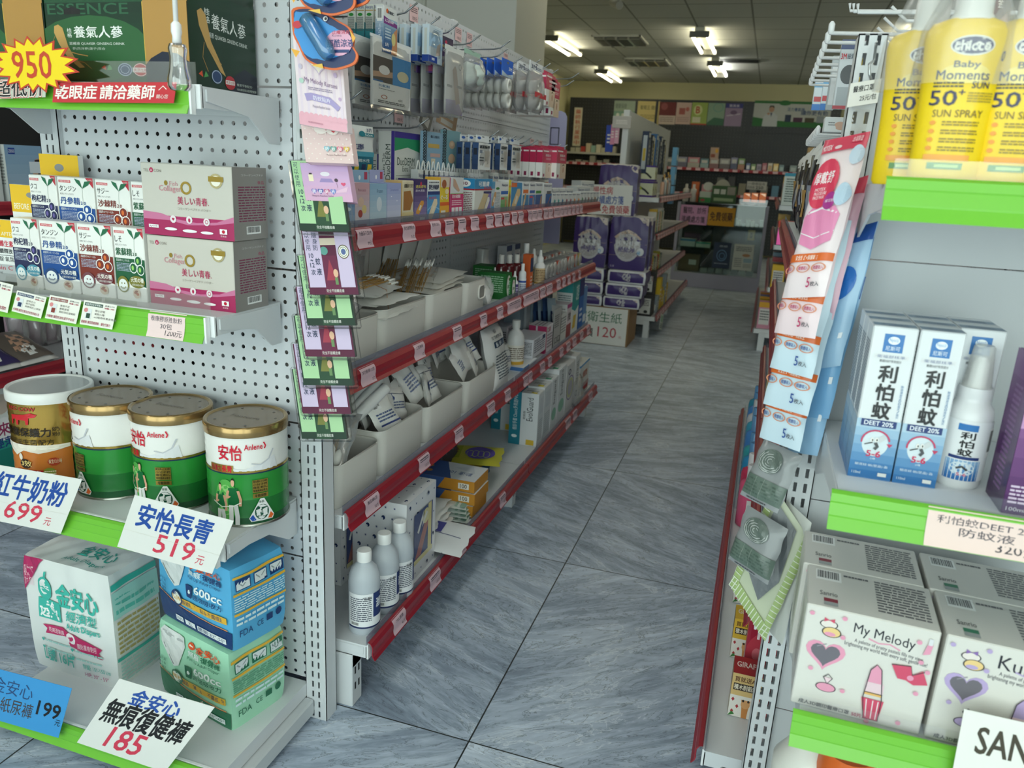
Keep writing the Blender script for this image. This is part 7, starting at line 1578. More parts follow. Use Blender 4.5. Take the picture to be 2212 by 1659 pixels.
for k,(BL,BR,TL,c,dk,bd,lab) in enumerate((((1688,644),(1779,641),(1785,305),'e58ab4','c2346a','f0dfe2','pink mask pack with a red header, uppermost on the right strip'),((1671,718),(1759,732),(1762,385),'dd7fae','c2346a','f0d9de','pink mask pack under the red headed one'),
        ((1662,793),(1753,819),(1745,465),'3f9fd8','2a4f9a','cfe2ee','light blue mask pack just below the pink ones'),((1649,872),(1746,900),(1730,545),'3f9fd8','2a4f9a','cfe2ee','light blue mask pack in the middle of the three'),((1639,944),(1726,976),(1718,620),'3f9fd8','2a4f9a','cfe2ee','light blue mask pack above the grey rose pack'))):
    P,Q,T = qp(BL,BR,TL,1.12+.010*k,1.085+.010*k,1.165+.010*k)
    mb = MB(); fr = mb.pillow(P,Q-P,T-P,.022,M(bd,'f'),10,.12,k); mb.art(fr,mfoot(c,dk)+(PINKA if k == 0 else []),'f'); tag(mb.obj('mask_pack'),lab,'mask pack','mask packs on the right strip')
for k,(BL,BR,TL,c) in enumerate((((1735,700),(1800,690),(1808,400),'e3b4c4'),((1745,800),(1815,790),(1822,500),'a9cbe6'),((1722,900),(1790,905),(1815,520),'7fb4de'),((1700,975),(1765,985),(1800,600),'9cc4e4'))):
    P,Q,T = qp(BL,BR,TL,1.165+.006*k,1.14+.006*k,1.19+.003*k)
    mb = MB(); fr = mb.pillow(P,Q-P,T-P,.018,M(c,'f'),8,.12,k+20); mb.art(fr,[('r',.5,.88,1,1,'22509a' if k else 'd4465e'),('d',.5,.6,.4,.12,'2f72c0' if k else 'd83a58'),('r',.8,.2,.9,.24,'e8ecf0')],'f'); tag(mb.obj('mask_pack'),('pink','pale blue','blue','light blue')[k]+' mask pack tucked behind the right strip, %s from the top' % ORD[k],'mask pack','mask packs behind the strip')
ROSE = [('r',0,.0,1,.42,'5f6f66'),('r',0,0,1,.08,'9a9c9e')]+[('l',.05,.12,.95,.38,5,'4f5f57'),('d',.45,.72,.30,.20,'5f6a64')]+[('s',[(.45+r_*math.cos(a+r_*9),.72+.66*r_*math.sin(a+r_*9)) for a in [i*.5 for i in range(9)]],.012,'a9adab') for r_ in (.06,.12,.18,.24,.28)]+[('s',[(.3,.42),(.3,.08)],.006,'8a948e'),('s',[(.5,.42),(.5,.08)],.006,'8a948e'),('l',.2,.02,.7,.06,1,'4a4c4e')]
for k,(BL,BR,TL,lab) in enumerate((((1600,1068),(1684,1160),(1650,948),'silver grey mask pack with a rose, upper one on the right strip'),((1574,1206),(1626,1312),(1614,1090),'silver grey mask pack with a rose, lower one hanging slanted'))):
    P,Q,T = qp(BL,BR,TL,1.15+.012*k,1.12+.012*k,1.17+.012*k)
    if k: Q = P+(py(1702,1143,1.14)-T); 
    else: Q = P+(py(1738,987,1.13)-T)*.95
    mb = MB(); fr = mb.pillow(P,Q-P,T-P,.02,M('8f9294','g'),10,.3,k+30); mb.art(fr,ROSE,'g'); tag(mb.obj('mask_pack'),lab,'mask pack','rose mask packs')
for k,(BL,BR,TL) in enumerate((((1576,1262),(1652,1384),(1672,1050)),((1640,1340),(1690,1395),(1700,1080)))):
    P,Q,T = qp(BL,BR,TL,1.18+.01*k,1.15+.01*k,1.20+.005*k)
    mb = MB(); fr = mb.pillow(P,Q-P,T-P,.012,M('c3c9ae' if k == 0 else 'c9cac4','f'),12,.3,k+40)
    mb.art(fr,[('r',0,0,.14,1,'a9bd7c'),('r',.86,0,1,1,'a9bd7c'),('r',0,0,1,.12,'a9bd7c')]+[('s',[(.86,y),(1,y+.03)],.008,'e3e8d6') for y in [i*.05 for i in range(20)]]+[('s',[(.0,y),(.14,y+.03)],.008,'e3e8d6') for y in [i*.05 for i in range(20)]]+[('s',[(x,.0),(x+.04,.12)],.008,'e3e8d6') for x in [i*.07 for i in range(14)]]+[('p',[(.2,.3),(.6,.2),(.8,.5),(.7,.95),(.2,.95)],'b9bab4' if k else '6e7276')] if k == 0 else [('l',.3,.2,.7,.4,3,'7a6a94')],'f')
    tag(mb.obj('mask_bag'),('green striped paper bag hanging lowest on the right strip','grey paper bag behind the green striped one')[k],'bag','paper bags on the right strip')

# ---- left strip
st = MB(); P,Q,T = qp((655,952),(700,952),(636,60),1.215,1.215,1.23); st.obox(P,Q-P,T-P,(0,.001,0),CLEAR); tag(st.obj('clip_strip'),'clear hanging strip with sleeves on the left slotted post','strip')


def mosq(green):
    a,b,c = ('a9cf9f','22382c','4f9a5c') if green else ('cdbcd8','5a1f3c','c83a50')
    return [('r',0,0,1,1,b),('r',.34,.0,.66,.55,'2a4a34' if green else '6a2444'),('p',[(.40,.2),(.5,.5),(.62,.2)],'7a7a3c' if green else 'a03a4c'),('d',.42,.62,.08,.06,'5f9a90'),('d',.60,.30,.05,.06,'e0b496'),('r',.57,.14,.63,.24,'6a8a5a'),('t','防蚊布',.38,.84,.72,.94,'e8e2d8' if green else '4a2a24',.02),('r',.33,.7,.7,.8,'d8c8b4' if not green else '3a5a44'),('t','完全不接觸皮膚',.36,.03,.72,.075,'e8e8e0'),
            ('r',.03,.10,.36,1,a),('v','可以使用',.06,.62,.15,.98,'33405c'),('t','10',.10,.52,.19,.585,'33405c',.02),('t','~',.12,.47,.17,.50,'33405c',.02),('t','12',.10,.385,.19,.45,'33405c',.02),('t','次',.10,.275,.19,.355,'33405c',.02),('v','當隨身防',.21,.62,.31,.98,'33405c'),('t','蚊',.22,.42,.32,.52,'33405c',.015),('t','液',.22,.275,.32,.37,'33405c',.015),
            ('r',.68,.10,.97,1,a),('d',.825,.60,.115,.10,'5a4a2c'),('d',.825,.60,.10,.087,'f2f0e4'),('d',.825,.60,.05,.045,'e8a82c' if green else '5a6a9a'),('o',.825,.60,.08,.07,.12,'6a6a5a')]


for k,(BL,BR,g,lab) in enumerate((((651,499),(758,502),1,'green mosquito cloth pack directly under the pink boxes'),((673,637),(778,637),0,'lilac mosquito cloth pack hanging lowest forward, most of it in view'),((667,703),(771,703),1,'green mosquito cloth pack just below the big lilac one'),((663,770),(770,771),0,'lilac mosquito cloth pack between two green ones, upper'),((659,832),(765,833),1,'green mosquito cloth pack third from the bottom of the strip'),((657,893),(761,894),0,'lilac mosquito cloth pack second from the bottom of the strip'),((655,947),(752,948),1,'green mosquito cloth pack at the bottom of the strip'))):
    TL = (BL[0]-22,BL[1]-150)
    P,Q,T = qp(BL,BR,TL,1.165+.005*k,1.165+.005*k,1.20+.003*k)
    t = thing('mosquito_cloth_pack',lab,'pack',(P+Q)/2,'mosquito cloth packs on the left strip')
    mb = MB(); N = nrm(np.cross(Q-P,T-P)); mb.obox(P-N*.005,Q-P,T-P,N*.009,M('2a2c2a'),.002); mb.art(Fr(P+N*.0042,Q-P,T-P),mosq(g)); mb.obj('card',t)
    mb = MB(); U = Q-P; mb.obox(P-U*.07-N*.008-(T-P)*.05,U*1.14,(T-P)*1.08,N*.0125,CLEAR,.004); mb.obj('clear_sleeve',t)
MEL = [('g',0,.12,1,1,'e6d3da','f0e2e6',4)]+[('r',.06+.14*i,.14,.11+.14*i,.98,'e2cfdc') for i in range(7)]+[('r',0,0,1,.12,'e3a9b8')]+[('d',.07+.1*i,.12,.055,.035,'e3a9b8') for i in range(10)]+[('h',.5,.78,.34,.18,'cdbcd4'),('h',.5,.78,.30,.16,'f0ead8'),('t','My Melody Kuromi',.18,.48,.86,.55,'8a6a90',.004,-.03),('l',.25,.41,.75,.45,2,'9a8aa4'),('p',[(.16,.36),(.3,.38),(.7,.36),(.9,.27),(.84,.22),(.7,.28),(.3,.30),(.2,.28)],'a596c4'),('t','防蚊貼片',.34,.305,.70,.355,'f0ecf4',.015,-.01),('t','Mosquito Repellent Sticker',.32,.21,.68,.25,'8a7a94'),('d',.84,.62,.04,.03,'c9b4d4'),('d',.12,.5,.05,.03,'b4d0c4'),('d',.12,.66,.04,.03,'c9c0d4'),('d',.9,.36,.03,.02,'c4a4c8'),('l',.2,.03,.5,.06,1,'c48a9c')]
TED = [('r',0,0,1,1,'e2c6c4')]+[('d',.08+.17*i+.08*(j % 2),.1+.13*j,.018,.02,'f0e2dc') for i in range(6) for j in range(7)]+[('d',.42,.86,.14,.12,'efe6de'),('d',.66,.84,.13,.12,'efe6de'),('h',.68,.82,.05,.05,'c8404c'),('h',.53,.90,.07,.07,'c05064')]+[q for i,(ch,c) in enumerate(zip('防蚊貼片',('7fb4c4','5f9a94','d8708a','d8b04a'))) for q in (('h',.50+.135*i,.36,.062,.085,c),('t',ch,.465+.135*i,.31,.535+.135*i,.40,'f6f2ee',.02))]+[('t','Mosquito Repellent Sticker',.48,.16,.90,.22,'7a5a5c')]
KUR = [('g',0,0,1,1,'d8a9c6','c9aad4',5),('p',[(.40,.60),(.62,.60),(.66,.50),(.36,.50)],'9a86b8'),('d',.5,.72,.1,.06,'e9e2ea'),('r',.14,.52,.24,.70,'f0e4c4'),('r',.16,.70,.22,.74,'3a2c34'),('d',.72,.56,.04,.05,'4a3a44'),('s',[(.72,.5),(.73,.36)],.01,'8a6a80'),('h',.86,.46,.05,.06,'d8567a'),('p',[(.3,.2),(.7,.28),(.95,.4),(.9,.25)],'e2bcd2')]+[q for i,(ch,c) in enumerate(zip('防蚊貼片',('8a7ac0','5f64a8','c0608a','7a86c4'))) for q in (('h',.22+.135*i,.26,.062,.085,c),('t',ch,.185+.135*i,.21,.255+.135*i,.30,'f6f2f6',.02))]+[('t','Mosquito Repellent Sticker',.16,.10,.62,.16,'7a5a7c')]
for k,(BL,BR,TL,art,col,Y,lab) in enumerate((((648,268),(751,287),(632,75),MEL,'ecdce2',1.15,'tall pale pink striped mosquito sticker box with a scalloped edge'),((661,350),(765,354),(650,268),TED,'dfbfc0',1.165,'salmon dotted mosquito sticker box, middle of the three pink boxes'),((661,433),(763,437),(648,352),KUR,'cfa4c4',1.175,'lilac pink mosquito sticker box, lowest of the three pink boxes'))):
    P,Q,T = qp(BL,BR,TL,Y,Y,Y+.015)
    mb = MB(); U,V = Q-P,T-P; N = nrm(np.cross(U,V)); mb.obox(P-N*.018,U,V,N*.018,M(col,'f'),.0015); mb.art(Fr(P,U,V),art,'f'); mb.art(Fr(P-N*.018,N*.018,V),[('r',0,0,1,1,'c9a8d4' if k != 1 else 'd8b4c0'),('l',.2,.3,.8,.8,14,'8a6a9c')],'f'); tag(mb.obj('sticker_box'),lab,'box','mosquito sticker boxes on the left strip')
out = [(110,60),(100,130),(112,250),(150,330),(200,430),(300,485),(400,508),(480,495),(560,462),(580,400),(548,340),(552,280),(520,200),(440,150),(400,125),(330,85),(220,50)]
for k,(dx,dy,Y,lab) in enumerate(((0,0,1.125,'blue and orange fish shaped cooling lotion pack, the lower one in full view'),(-5,-118,1.105,'blue and orange cooling lotion pack cut by the top picture edge'),(26,-132,1.115,'blue and orange cooling lotion pack behind, at the top picture edge'))):
    g_ = lambda a,b: py(600+a*.29837+dx,b*.29837+dy,Y)
    pts = [g_(*q) for q in out]
    pts = [b+((c_-a)*t_+(2*a-5*b+4*c_-d_)*t_ ** 2+(3*b-a-3*c_+d_)*t_ ** 3)/2 for i in range(17) for a,b,c_,d_ in [[pts[(i+j) % 17] for j in (-1,0,1,2)]] for t_ in (0,.33,.67)]; cen = sum(pts)/len(pts)
    t = thing('lotion_pack',lab,'pack',cen,'fish shaped lotion packs')
    mb = MB(); mb.prism(pts,(0,.003,0),M('d9662c','f'),False)
    mb.prism([cen+(p-cen)*.93+(0,-.0005,0) for p in pts],(0,.0005,0),M('22305c','f'))
    mb.prism([cen+(p-cen)*s_+(-.006,-.001,.004) for p,s_ in zip(pts,np.repeat([.8,.82,.86,.86,.86,.8,.72,.72,.76,.78,.74,.7,.62,.6,.6,.66,.75],3))],(0,.0005,0),M('3f8fd0','f'))
    fr = Fr(g_(100,508)+(0,-.0016,0),g_(580,508)-g_(100,508),g_(100,50)-g_(100,508))
    mb.art(fr,[('d',.72,.42,.20,.20,'dca4bc'),('t','那酷涼液',.55,.36,.94,.48,'22386c',.025),('t','Kowa',.62,.52,.76,.56,'6a4a64'),('r',.60,.27,.88,.32,'22386c'),('t','止癢消炎',.62,.56,.88,.62,'c0405a',.015),('p',[(.0,.35),(.08,.2),(.14,.3)],'e8a83a'),('p',[(.3,.08),(.5,.02),(.48,.1)],'e8b84a'),('d',.10,.72,.07,.06,'c83a44'),('d',.52,.80,.035,.04,'e9eef2'),('d',.525,.80,.02,.025,'1a1a20'),('p',[(.88,.62),(.97,.5),(.93,.42)],'e8a83a')],'f'); mb.obj('card',t)
    mb = MB(); a,b = g_(215,120),g_(400,420); d_ = nrm(b-a); mb.lathe(a+(0,-.008,0),[(.006,0),(.012,.004),(.013,.02),(.013,.06),(.011,np.linalg.norm(b-a)*.95),(.008,np.linalg.norm(b-a))],clear('blue_blister',tint='8fc8ee',gloss=.25,alpha=.25,col='7fc4ea') if k == 0 else bpy.data.materials['blue_blister'],16,d_); mb.obj('tube',t)

# ============================================================ BACK OF THE SHOP
def boxY(name,lab,cat,grp,x0,x1,yb,yt,Y,d,col,z=None,**kw):
    """carton facing the front of the shop, spanning picture columns x0..x1 and rows yt..yb on plane Y"""
    P,Q = py(x0,yb,Y),py(x1,yb,Y)
    if z is not None: h = py(x0,yt,Y)[2]-z; P[2] = z
    else: h = py(x0,yt,Y)[2]-P[2]
    Q[2] = P[2]
    return carton(name,lab,cat,grp,P,Q,h,d,col,**kw)


def cardY(name,lab,cat,x0,x1,yb,yt,Y,ops,col,grp=None,th=.002,tilt=True):
    P,Q,T = py(x0,yb,Y),py(x1,yb+(x1-x0)*.03,Y),py(x0,yt,Y); Q[2] = P[2]; T[0] = P[0]
    return card(name,lab,cat,P,Q,T,ops,col,grp,th)


g2,G2R_ = gondola('second gondola shelf behind the tissue stack, across the side aisle',-1.06,5.86,2,1.19,1,(.166,.470,.775,1.05),(-.708,-.765,-.765,-.765),1.655,{'peg': 0})
g2r,_ = gondola('second gondola shelf right of the aisle, mostly hidden by the mask strip',.36,5.86,2,1.19,-1,(.160,.470,.775,1.05),(.007,.065,.065,.065),1.40,{'peg': 0})
for k in range(4):
    for i in range(2):
        o,fc = G2R_[k,i]
        for j in range(7): price_label(o,fc,.04+.135*j,.14+.135*j)
# tissue stack
YT = 5.44
TCH = py(1300,662,YT)[2]
P,Q = py(1190,750,YT),py(1353,754,YT); P[2] = Q[2] = 0
carton('cardboard_box','brown cardboard box with a white board on its front, under the tissue packs','box',None,P,Q,TCH,.36,'8a6a48')
card('board_sign','white board lettered green and red with the number 120, on the cardboard box','sign',P+(0,-.004,.004),Q+(-.012,-.004,.004),P+(0,-.004,TCH-.006),[('t','舒潔衛生紙',.16,.60,.93,.88,'2f6a4a',.008),('t','特價',.36,.18,.56,.42,'26262a',.01),('t','120',.62,.20,.87,.48,'b0404c',.006),('t','元',.90,.20,.94,.27,'b0404c')],'d9d8d4',None,.003)
PU = '3a2568'
TF = lambda n: [('r',0,.0,1,1,PU),('r',0,.5,1,.505,'b09a86'),('r',0,.27,1,.275,'b09a86'),('p',[(.72,1),(1,1),(1,.86),(.88,.88),(.80,.95)],'cbbcb4'),('t','4袋',.84,.91,.95,.97,'3a2f4a'),('d',.48,.46,.35,.30,'b9b6ba'),('d',.48,.48,.32,.27,'a9a2a4'),('r',.16,.40,.80,.56,'cfcfd2'),('t','舒潔',.36,.48,.60,.575,'26242c',.02),('t','極絨厚',.24,.34,.70,.44,'4a3a7a',.02),('p',[(.12,.62),(.25,.70),(.48,.77),(.72,.69),(.85,.60),(.80,.58),(.66,.66),(.48,.70),(.30,.66),(.16,.59)],'c4ac9c'),('t','雙倍厚實一張',.30,.685,.66,.735,'4a3a44'),('d',.84,.36,.09,.075,'d8dade'),('d',.80,.34,.05,.04,'8fb0d0'),('t','0.8',.05,.04,.16,.08,'b9b0c4')]
TS = [('r',0,.06,.3,.94,PU),('r',.36,.06,.64,.94,PU),('r',.7,.06,1,.94,PU),('t','G-17',.1,.3,.6,.6,'d0c8dc')]
FL = [('r',.05,.14,.95,.86,PU),('d',.5,.55,.12,.3,'a9a4ac'),('d',.56,.3,.05,.12,'b9b6ba'),('p',[(.82,.86),(.95,.86),(.95,.6)],'cbbcb4')]
TG = 'purple and white tissue packs in a stack'
z = TCH+.002; zs_ = [z]
for row,yt in enumerate((640,611,582)):
    zt = py(1330,yt,YT)[2]
    for c_,(x0,x1) in enumerate(((1214,1300),(1304+3*row,1382+4*row))):
        P,Q = py(x0,640,YT),py(x1,640,YT); P[2] = Q[2] = z
        soft_block('tissue_pack','purple and white tissue pack lying flat, %s layer, %s column' % (('bottom','middle','top')[row],('left','right')[c_]),'tissue pack',TG,P,Q,zt-z-.004,.22,'d6d6da',front=FL,right=TS,bul=.012,seed=row*2+c_,n=10)
    z = zt
for c_,(x0,x1,yt) in enumerate(((1236,1306,466),(1313,1393,466))):
    P,Q = py(x0,578,YT+.03),py(x1,578,YT+.03); P[2] = Q[2] = z; h = py(x0,yt,YT+.03)[2]-z
    for r_ in range(2):
        soft_block('tissue_pack','purple tissue pack standing upright, %s column, %s' % (('left','right')[c_],('in front','behind')[r_]),'tissue pack',TG,P+(.004*r_,.115*r_,0),Q+(.012*r_,.115*r_,0),h,.11,'cfcfd4',front=TF(4),right=TS,bul=.012,seed=20+c_+2*r_,n=10)
zt = z+h; P,Q = py(1289,468,YT+.10),py(1370,468,YT+.10); P[2] = Q[2] = zt; h2 = py(1292,354,YT+.1)[2]-zt
soft_block('tissue_pack','purple tissue pack standing on top of the others behind the white sign','tissue pack',TG,P,Q,h2,.11,'cfcfd4',front=TF(4),right=TS,bul=.012,seed=30,n=10)
card('paper_sign','white sign hand lettered red and blue, standing on the tissue packs','sign',py(1268,462,YT+.06),py(1362,466,YT+.06),py(1272,398,YT+.06),[('t','慢性病',.10,.68,.56,.94,'b0343c',.012),('t','連續處方箋',.12,.36,.82,.64,'2a4a9a',.012),('t','免費領藥',.34,.04,.96,.32,'b0343c',.012)],'dcdad6',None,.003)
# goods of the second gondola
R = random.Random(8)
pal = ['22304c','1c1e26','b9a23c','2f5f94','8fb4cc','3a3a44','d9d4c8','a04a44','5a7a9a','c9b48a']
for row,(zz,h_,n_) in enumerate(((1.22,.30,9),)):
    for k in range(n_):
        y = 5.95+.115*k; X = -.90+.01*(k % 2); c = pal[k % 6]
        carton('blister_card','dark carded blister pack hanging on the second gondola, %s from the near end' % ORD[k],'card pack','carded packs on the second gondola',(X,y,zz),(X,y+.10,zz),h_-.02*(k % 3),.05,c,front=[('r',.1,.86,.9,.97,'d0d0cc'),('r',.2,.2,.5,.8,'8a8f98'),('l',.55,.3,.9,.7,4,'c9c4b4')],left=[('r',.2,.1,.8,.9,'a9b0b8'),('r',.3,.3,.7,.6,pal[(k+2) % 9])])
for k in range(3): carton('blue_packet','pale blue packet hanging at the far end of the second gondola, %s from the top' % ORD[2-k],'packet','pale blue packets',(-.80,6.95,.98+.16*k),(-.80,7.07,.98+.16*k),.15,.04,'6fa8d0',front=[('r',.2,.3,.8,.6,'d9e4ec')])
for k,(x0,x1,yb,yt,c,lab) in enumerate(((1306,1322,328,270,'2440a0','blue packet hanging on the near end of the second gondola'),(1317,1326,312,268,'d08aa8','pink packet hanging beside the blue one'),(1326,1335,310,268,'d4a0b4','second pink packet next to the post of the second gondola'),(1322,1362,276,250,'b9b4b0','clear packet of coiled cords at the top of the white post'))):
    boxY('packet',lab,'packet','packets at the end of the second gondola',x0,x1,yb,yt,5.80-.01*k,.02,c,front=[('l',.2,.3,.8,.7,3,'e2dcd8')])
def rowA(name,cat,grp,lab,X,z,y0,n,w,hs,cols,gap=.004,d=.06,art=None):
    for k in range(n):
        y = y0+k*(w+gap); h_ = hs[k % len(hs)]
        carton(name,lab % ORD[k],cat,grp,(X,y,z),(X,y+w,z),h_,d,cols[k % len(cols)],front=art or [('l',.15,.3,.85,.7,3,'e0dcd4')],left=art or [('r',.2,.15,.8,.5,'d0ccc4')])
XG = -.785
PB = [('r',0,.88,1,1,'4a2f80'),('r',0,0,1,.12,'4a2f80'),('s',[(.2,.65),(.55,.45),(.8,.2)],.12,'2c2c2e'),('p',[(.1,.4),(.4,.5),(.3,.7)],'a9b43a')]
for k,(a,zz) in enumerate(((0,0),(.135,0),(.06,.115))): carton('mascara_box','white and purple box picturing a black brush, %s' % ('nearest on the shelf','second on the shelf','on top of the two')[k],'box','purple edged boxes on the second gondola',(-.80-.03,5.90+a*.9,1.051+zz),(-.80-.03,5.90+a*.9+.115,1.051+zz),.113,.13,'c9ccb4',front=PB,left=PB)
for k in range(8):
    t = bottle('tube','slim clear cosmetic tube on the second gondola, %s from the near end' % ORD[k],'cosmetic tubes',np.array((-.80,6.2+.06*k,1.051)),.016,.15+.02*(k % 3),('c9a08a','9aa0a6','dcdcd8','6a6a70')[k % 4],('2c2c30','b98f4a')[k % 2],None,'flat')
rowA('book_box','box','slim boxes on the second gondola','slim upright box on the third shelf of the second gondola, %s from the near end',XG,.776,5.9,12,.035,(.17,.19,.165),('d0ccc4','c9a43c','3a8f8a','b9b4b0','d9d4cc','8a3a34','c0b07a'))
rowA('care_box','box','small boxes on the second gondola','small box on the lower shelf of the second gondola, %s from the near end',XG,.471,5.9,10,.055,(.13,.15,.12),('b93a3a','a8a43c','8fa08a','5a6470','c9bc9a','6a7a5a'))
DF = [('r',.08,.1,.92,.8,'d2d2d0'),('l',.15,.45,.85,.75,4,'4a4a4c'),('d',.3,.2,.1,.07,'2a2a2c'),('d',.7,.2,.1,.07,'2a2a2c')]
for k in range(3): carton('black_box','black box with a white label, %s at the end of the second gondola' % ('lower one','upper one','half hidden one')[k],'box','black labelled boxes',(-.90-.16*(k == 2),5.87,.167+.172*(k == 1)),(-.745-.16*(k == 2),5.87,.167+.172*(k == 1)),.17,.13,'2f2d2e',front=DF,right=[('l',.2,.3,.8,.7,4,'6a6a6c')])
rowA('snack_box','box','yellow boxes on the second gondola','yellow box on the bottom shelf of the second gondola, %s from the near end',-.73,.167,6.06,6,.10,(.13,.26,.17),('8a949a','d9b52c','c9a02c','d9c43a'))
card('price_sign','small printed card hanging askew from the bottom rail of the second gondola','sign',(-.69,6.02,.05),(-.69,6.20,.01),(-.69,6.05,.17),[('r',.1,.5,.9,.9,'8fb09a'),('l',.1,.1,.9,.4,3,'4a5a64')],'cfd4cc',None,.002)

# ---- glass counter
YC = 9.05; cl,cr,ct = -.975,.01,.95
ctr = thing('glass_counter','glass display counter with a pale violet base at the end of the aisle','counter',((cl+cr)/2,YC+.25,0))
LV = 'a9a7bd.s'
MB().box((cl,YC,0),(cr,YC+.5,.165),LV,.004).obj('base',ctr)
for x in (cl,cr-.035):
    for y in (YC,YC+.465): MB().box((x,y,.165),(x+.035,y+.035,ct),LV,.003).obj('corner_post',ctr)
MB().box((cl+.035,YC+.006,.165),(cr-.035,YC+.01,ct-.01),GLASS).obj('front_pane',ctr)
MB().box((cl,YC,ct-.008),(cr,YC+.5,ct),clear('counter_top_glass',gloss=.3,tint='dfeae6')).obj('top_pane',ctr)
MB().box((cl,YC+.49,.165),(cr,YC+.5,ct-.01),'2a2e30').obj('back_panel',ctr)
for zz in (.44,.70): MB().box((cl+.03,YC+.03,zz),(cr-.03,YC+.47,zz+.006),GLASS).obj('glass_shelf',ctr)
R = random.Random(5)
for k in range(4): carton('counter_box',('white and blue box','white and green box','brown carton with a white label','dark violet box')[k]+' inside the glass counter','box',None,(cl+(.06,.24,.06,.10)[k],YC+.12,(.447,.447,.167,.447)[k]) if k < 3 else (cl+.08,YC+.30,.447),(cl+(.23,.40,.30,.10)[k],YC+.12,(.447,.447,.167,.447)[k]) if k < 3 else (cl+.26,YC+.30,.447),(.085,.06,.19,.14)[k],.12,('c9d4d4','c4d4cc','6a5638','4a2f4a')[k],front=[('r',0,.7,1,1,('3a86b8','3aa08a','6a5638','5a3a5a')[k])]+([('r',.5,.4,.85,.7,'cfcfcc')] if k == 2 else []))
for c_ in range(2):
    for k in range(6): carton('pill_box','thin white box in the %s pile inside the glass counter, %s from the bottom' % (('left','right')[c_],ORD[k]),'box','white pill boxes in the counter',(cl+.12+.17*c_+.004*(k % 2),YC+.15,.707+.021*k),(cl+.20+.17*c_+.004*(k % 2),YC+.15,.707+.021*k),.019,.10,'d9dcdc')
for k in range(9): carton('pill_box','small pale box in the right half of the glass counter, %s from the left' % ORD[k],'box','small pale boxes in the counter',(cl+.52+.048*k,YC+.2,.707),(cl+.56+.048*k,YC+.2,.707),R.uniform(.03,.09),.08,R.choice(('d9dcdc','b9c4c8','c4ccc4')))
for k in range(7): carton('pill_box','grey box on the floor of the glass counter, %s from the left' % ORD[k],'box','grey boxes low in the counter',(cl+.32+.085*k,YC+.10,.167),(cl+.395+.085*k,YC+.10,.167),.05,.10,R.choice(('8a949a','6a747c','a9b0b2')))
boxY('gold_box','small gold box standing in the glass counter','box',None,1614,1629,519,497,YC+.08,.04,'d9b87a',front=[('v','高麗',.3,.2,.7,.8,'5a3a1a',.02)])
cardY('poster','dark blue poster with a light swirl on the counter glass','poster',1537,1574,578,522,YC-.002,[('t','過敏',.3,.82,.8,.9,'b9c4d0'),('o',.5,.5,.3,.22,.14,'6f94bc'),('o',.52,.48,.18,.13,.25,'5f84ac'),('l',.1,.15,.9,.22,1,'8a94a4')],'2c3a54')
cardY('poster','white printed leaflet on the counter glass right of the blue poster','poster',1580,1623,582,526,YC-.002,[('l',.1,.72,.9,.92,3,'6a6e74'),('d',.65,.58,.2,.06,'b98a6a'),('l',.08,.1,.46,.48,5,'8a8e92'),('r',.54,.3,.95,.46,'9ab4c4'),('l',.54,.1,.95,.26,3,'8a8e92')],'cfd2cc')
cardY('paper_sign','pink hand lettered sign taped to the counter front','sign',1467,1526,483,441,YC-.004,[('t','醫院、診所',.10,.56,.94,.90,'222026',.012),('t','連續處方箋',.06,.10,.92,.44,'222026',.012)],'d29ac4')
cardY('paper_sign','gold hand lettered sign taped to the counter front','sign',1527,1585,486,446,YC-.004,[('t','免費領藥',.08,.26,.92,.74,'4a2c1a',.018)],'c9921c')
ZC = ct+.001
for k,(x0,x1) in enumerate(((1473,1486),(1488,1503))):
    t = bottle('tonic_bottle','white bottle with a red mark on the glass counter, %s' % ('left one','right one')[k],'white bottles on the counter',np.array((py((x0+x1)/2,440,YC+.12)[0],YC+.12,ZC)),.034,.19,'c9c4c0','c9c4c0' if k == 0 else 'd9d0cc',(.25,.62,[('t','P',.56,.2,.70,.8,'c04a3a',.04)]),'flat')
for k,(x0,x1,yt,c,ops,lab) in enumerate(((1509,1534,413,'b9c4ba',[('r',0,0,1,.45,'3f8a4a'),('d',.3,.2,.2,.12,'b04a4a')],'white and green display box on the counter'),(1535,1588,400,'3f5f3a',[('r',.1,.12,.9,.3,'9ab08a'),('r',.08,.52,.3,.8,'cfd2c8'),('r',.36,.52,.56,.8,'cfd2c8'),('r',.62,.5,.95,.95,'9a948a')],'dark green counter display with a domed back card'),(1512,1540,398,'c98a94',[('d',.5,.9,.4,.25,'cfcfca')],'pink display box behind the green one'),(1490,1506,392,'c96a3a',[],'orange box behind the white bottles'))):
    o = boxY('display_box',lab,'display','counter displays',x0,x1,440,yt,YC+.10+.12*(k > 1),.09,c,z=ZC,front=ops)
    if k == 1: mb = MB(); P = py(1543,400,YC+.15); Q = py(1580,400,YC+.15); mb.prism([(P[0]+(Q[0]-P[0])*(.5-.5*math.cos(a)),YC+.15,ZC+.13+.13*math.sin(a)) for a in [PI*i/14 for i in range(15)]],(0,.003,0),M('b4b0a4')); mb.obj('back_card',o)
for k in range(3): boxY('copper_box','copper foil box in the clear tray on the counter, %s from the left' % ORD[k],'box','copper foil boxes',1604+17*k,1619+17*k,440,416,YC+.16,.06,'b0603f',z=ZC+.03,front=[('p',[(.1,.9),(.9,.6),(.9,.9)],'e0b49a')],fin='m')
MB_ = MB(); P,Q = py(1596,444,YC+.1),py(1657,446,YC+.1); MB_.box((P[0],YC+.08,ZC),(Q[0],YC+.24,ZC+.028),CLEAR,.003); MB_.box((P[0],YC+.08,ZC+.028),(Q[0],YC+.083,ZC+.06),CLEAR); tag(MB_.obj('clear_tray'),'clear plastic tray holding copper foil boxes on the counter','tray')
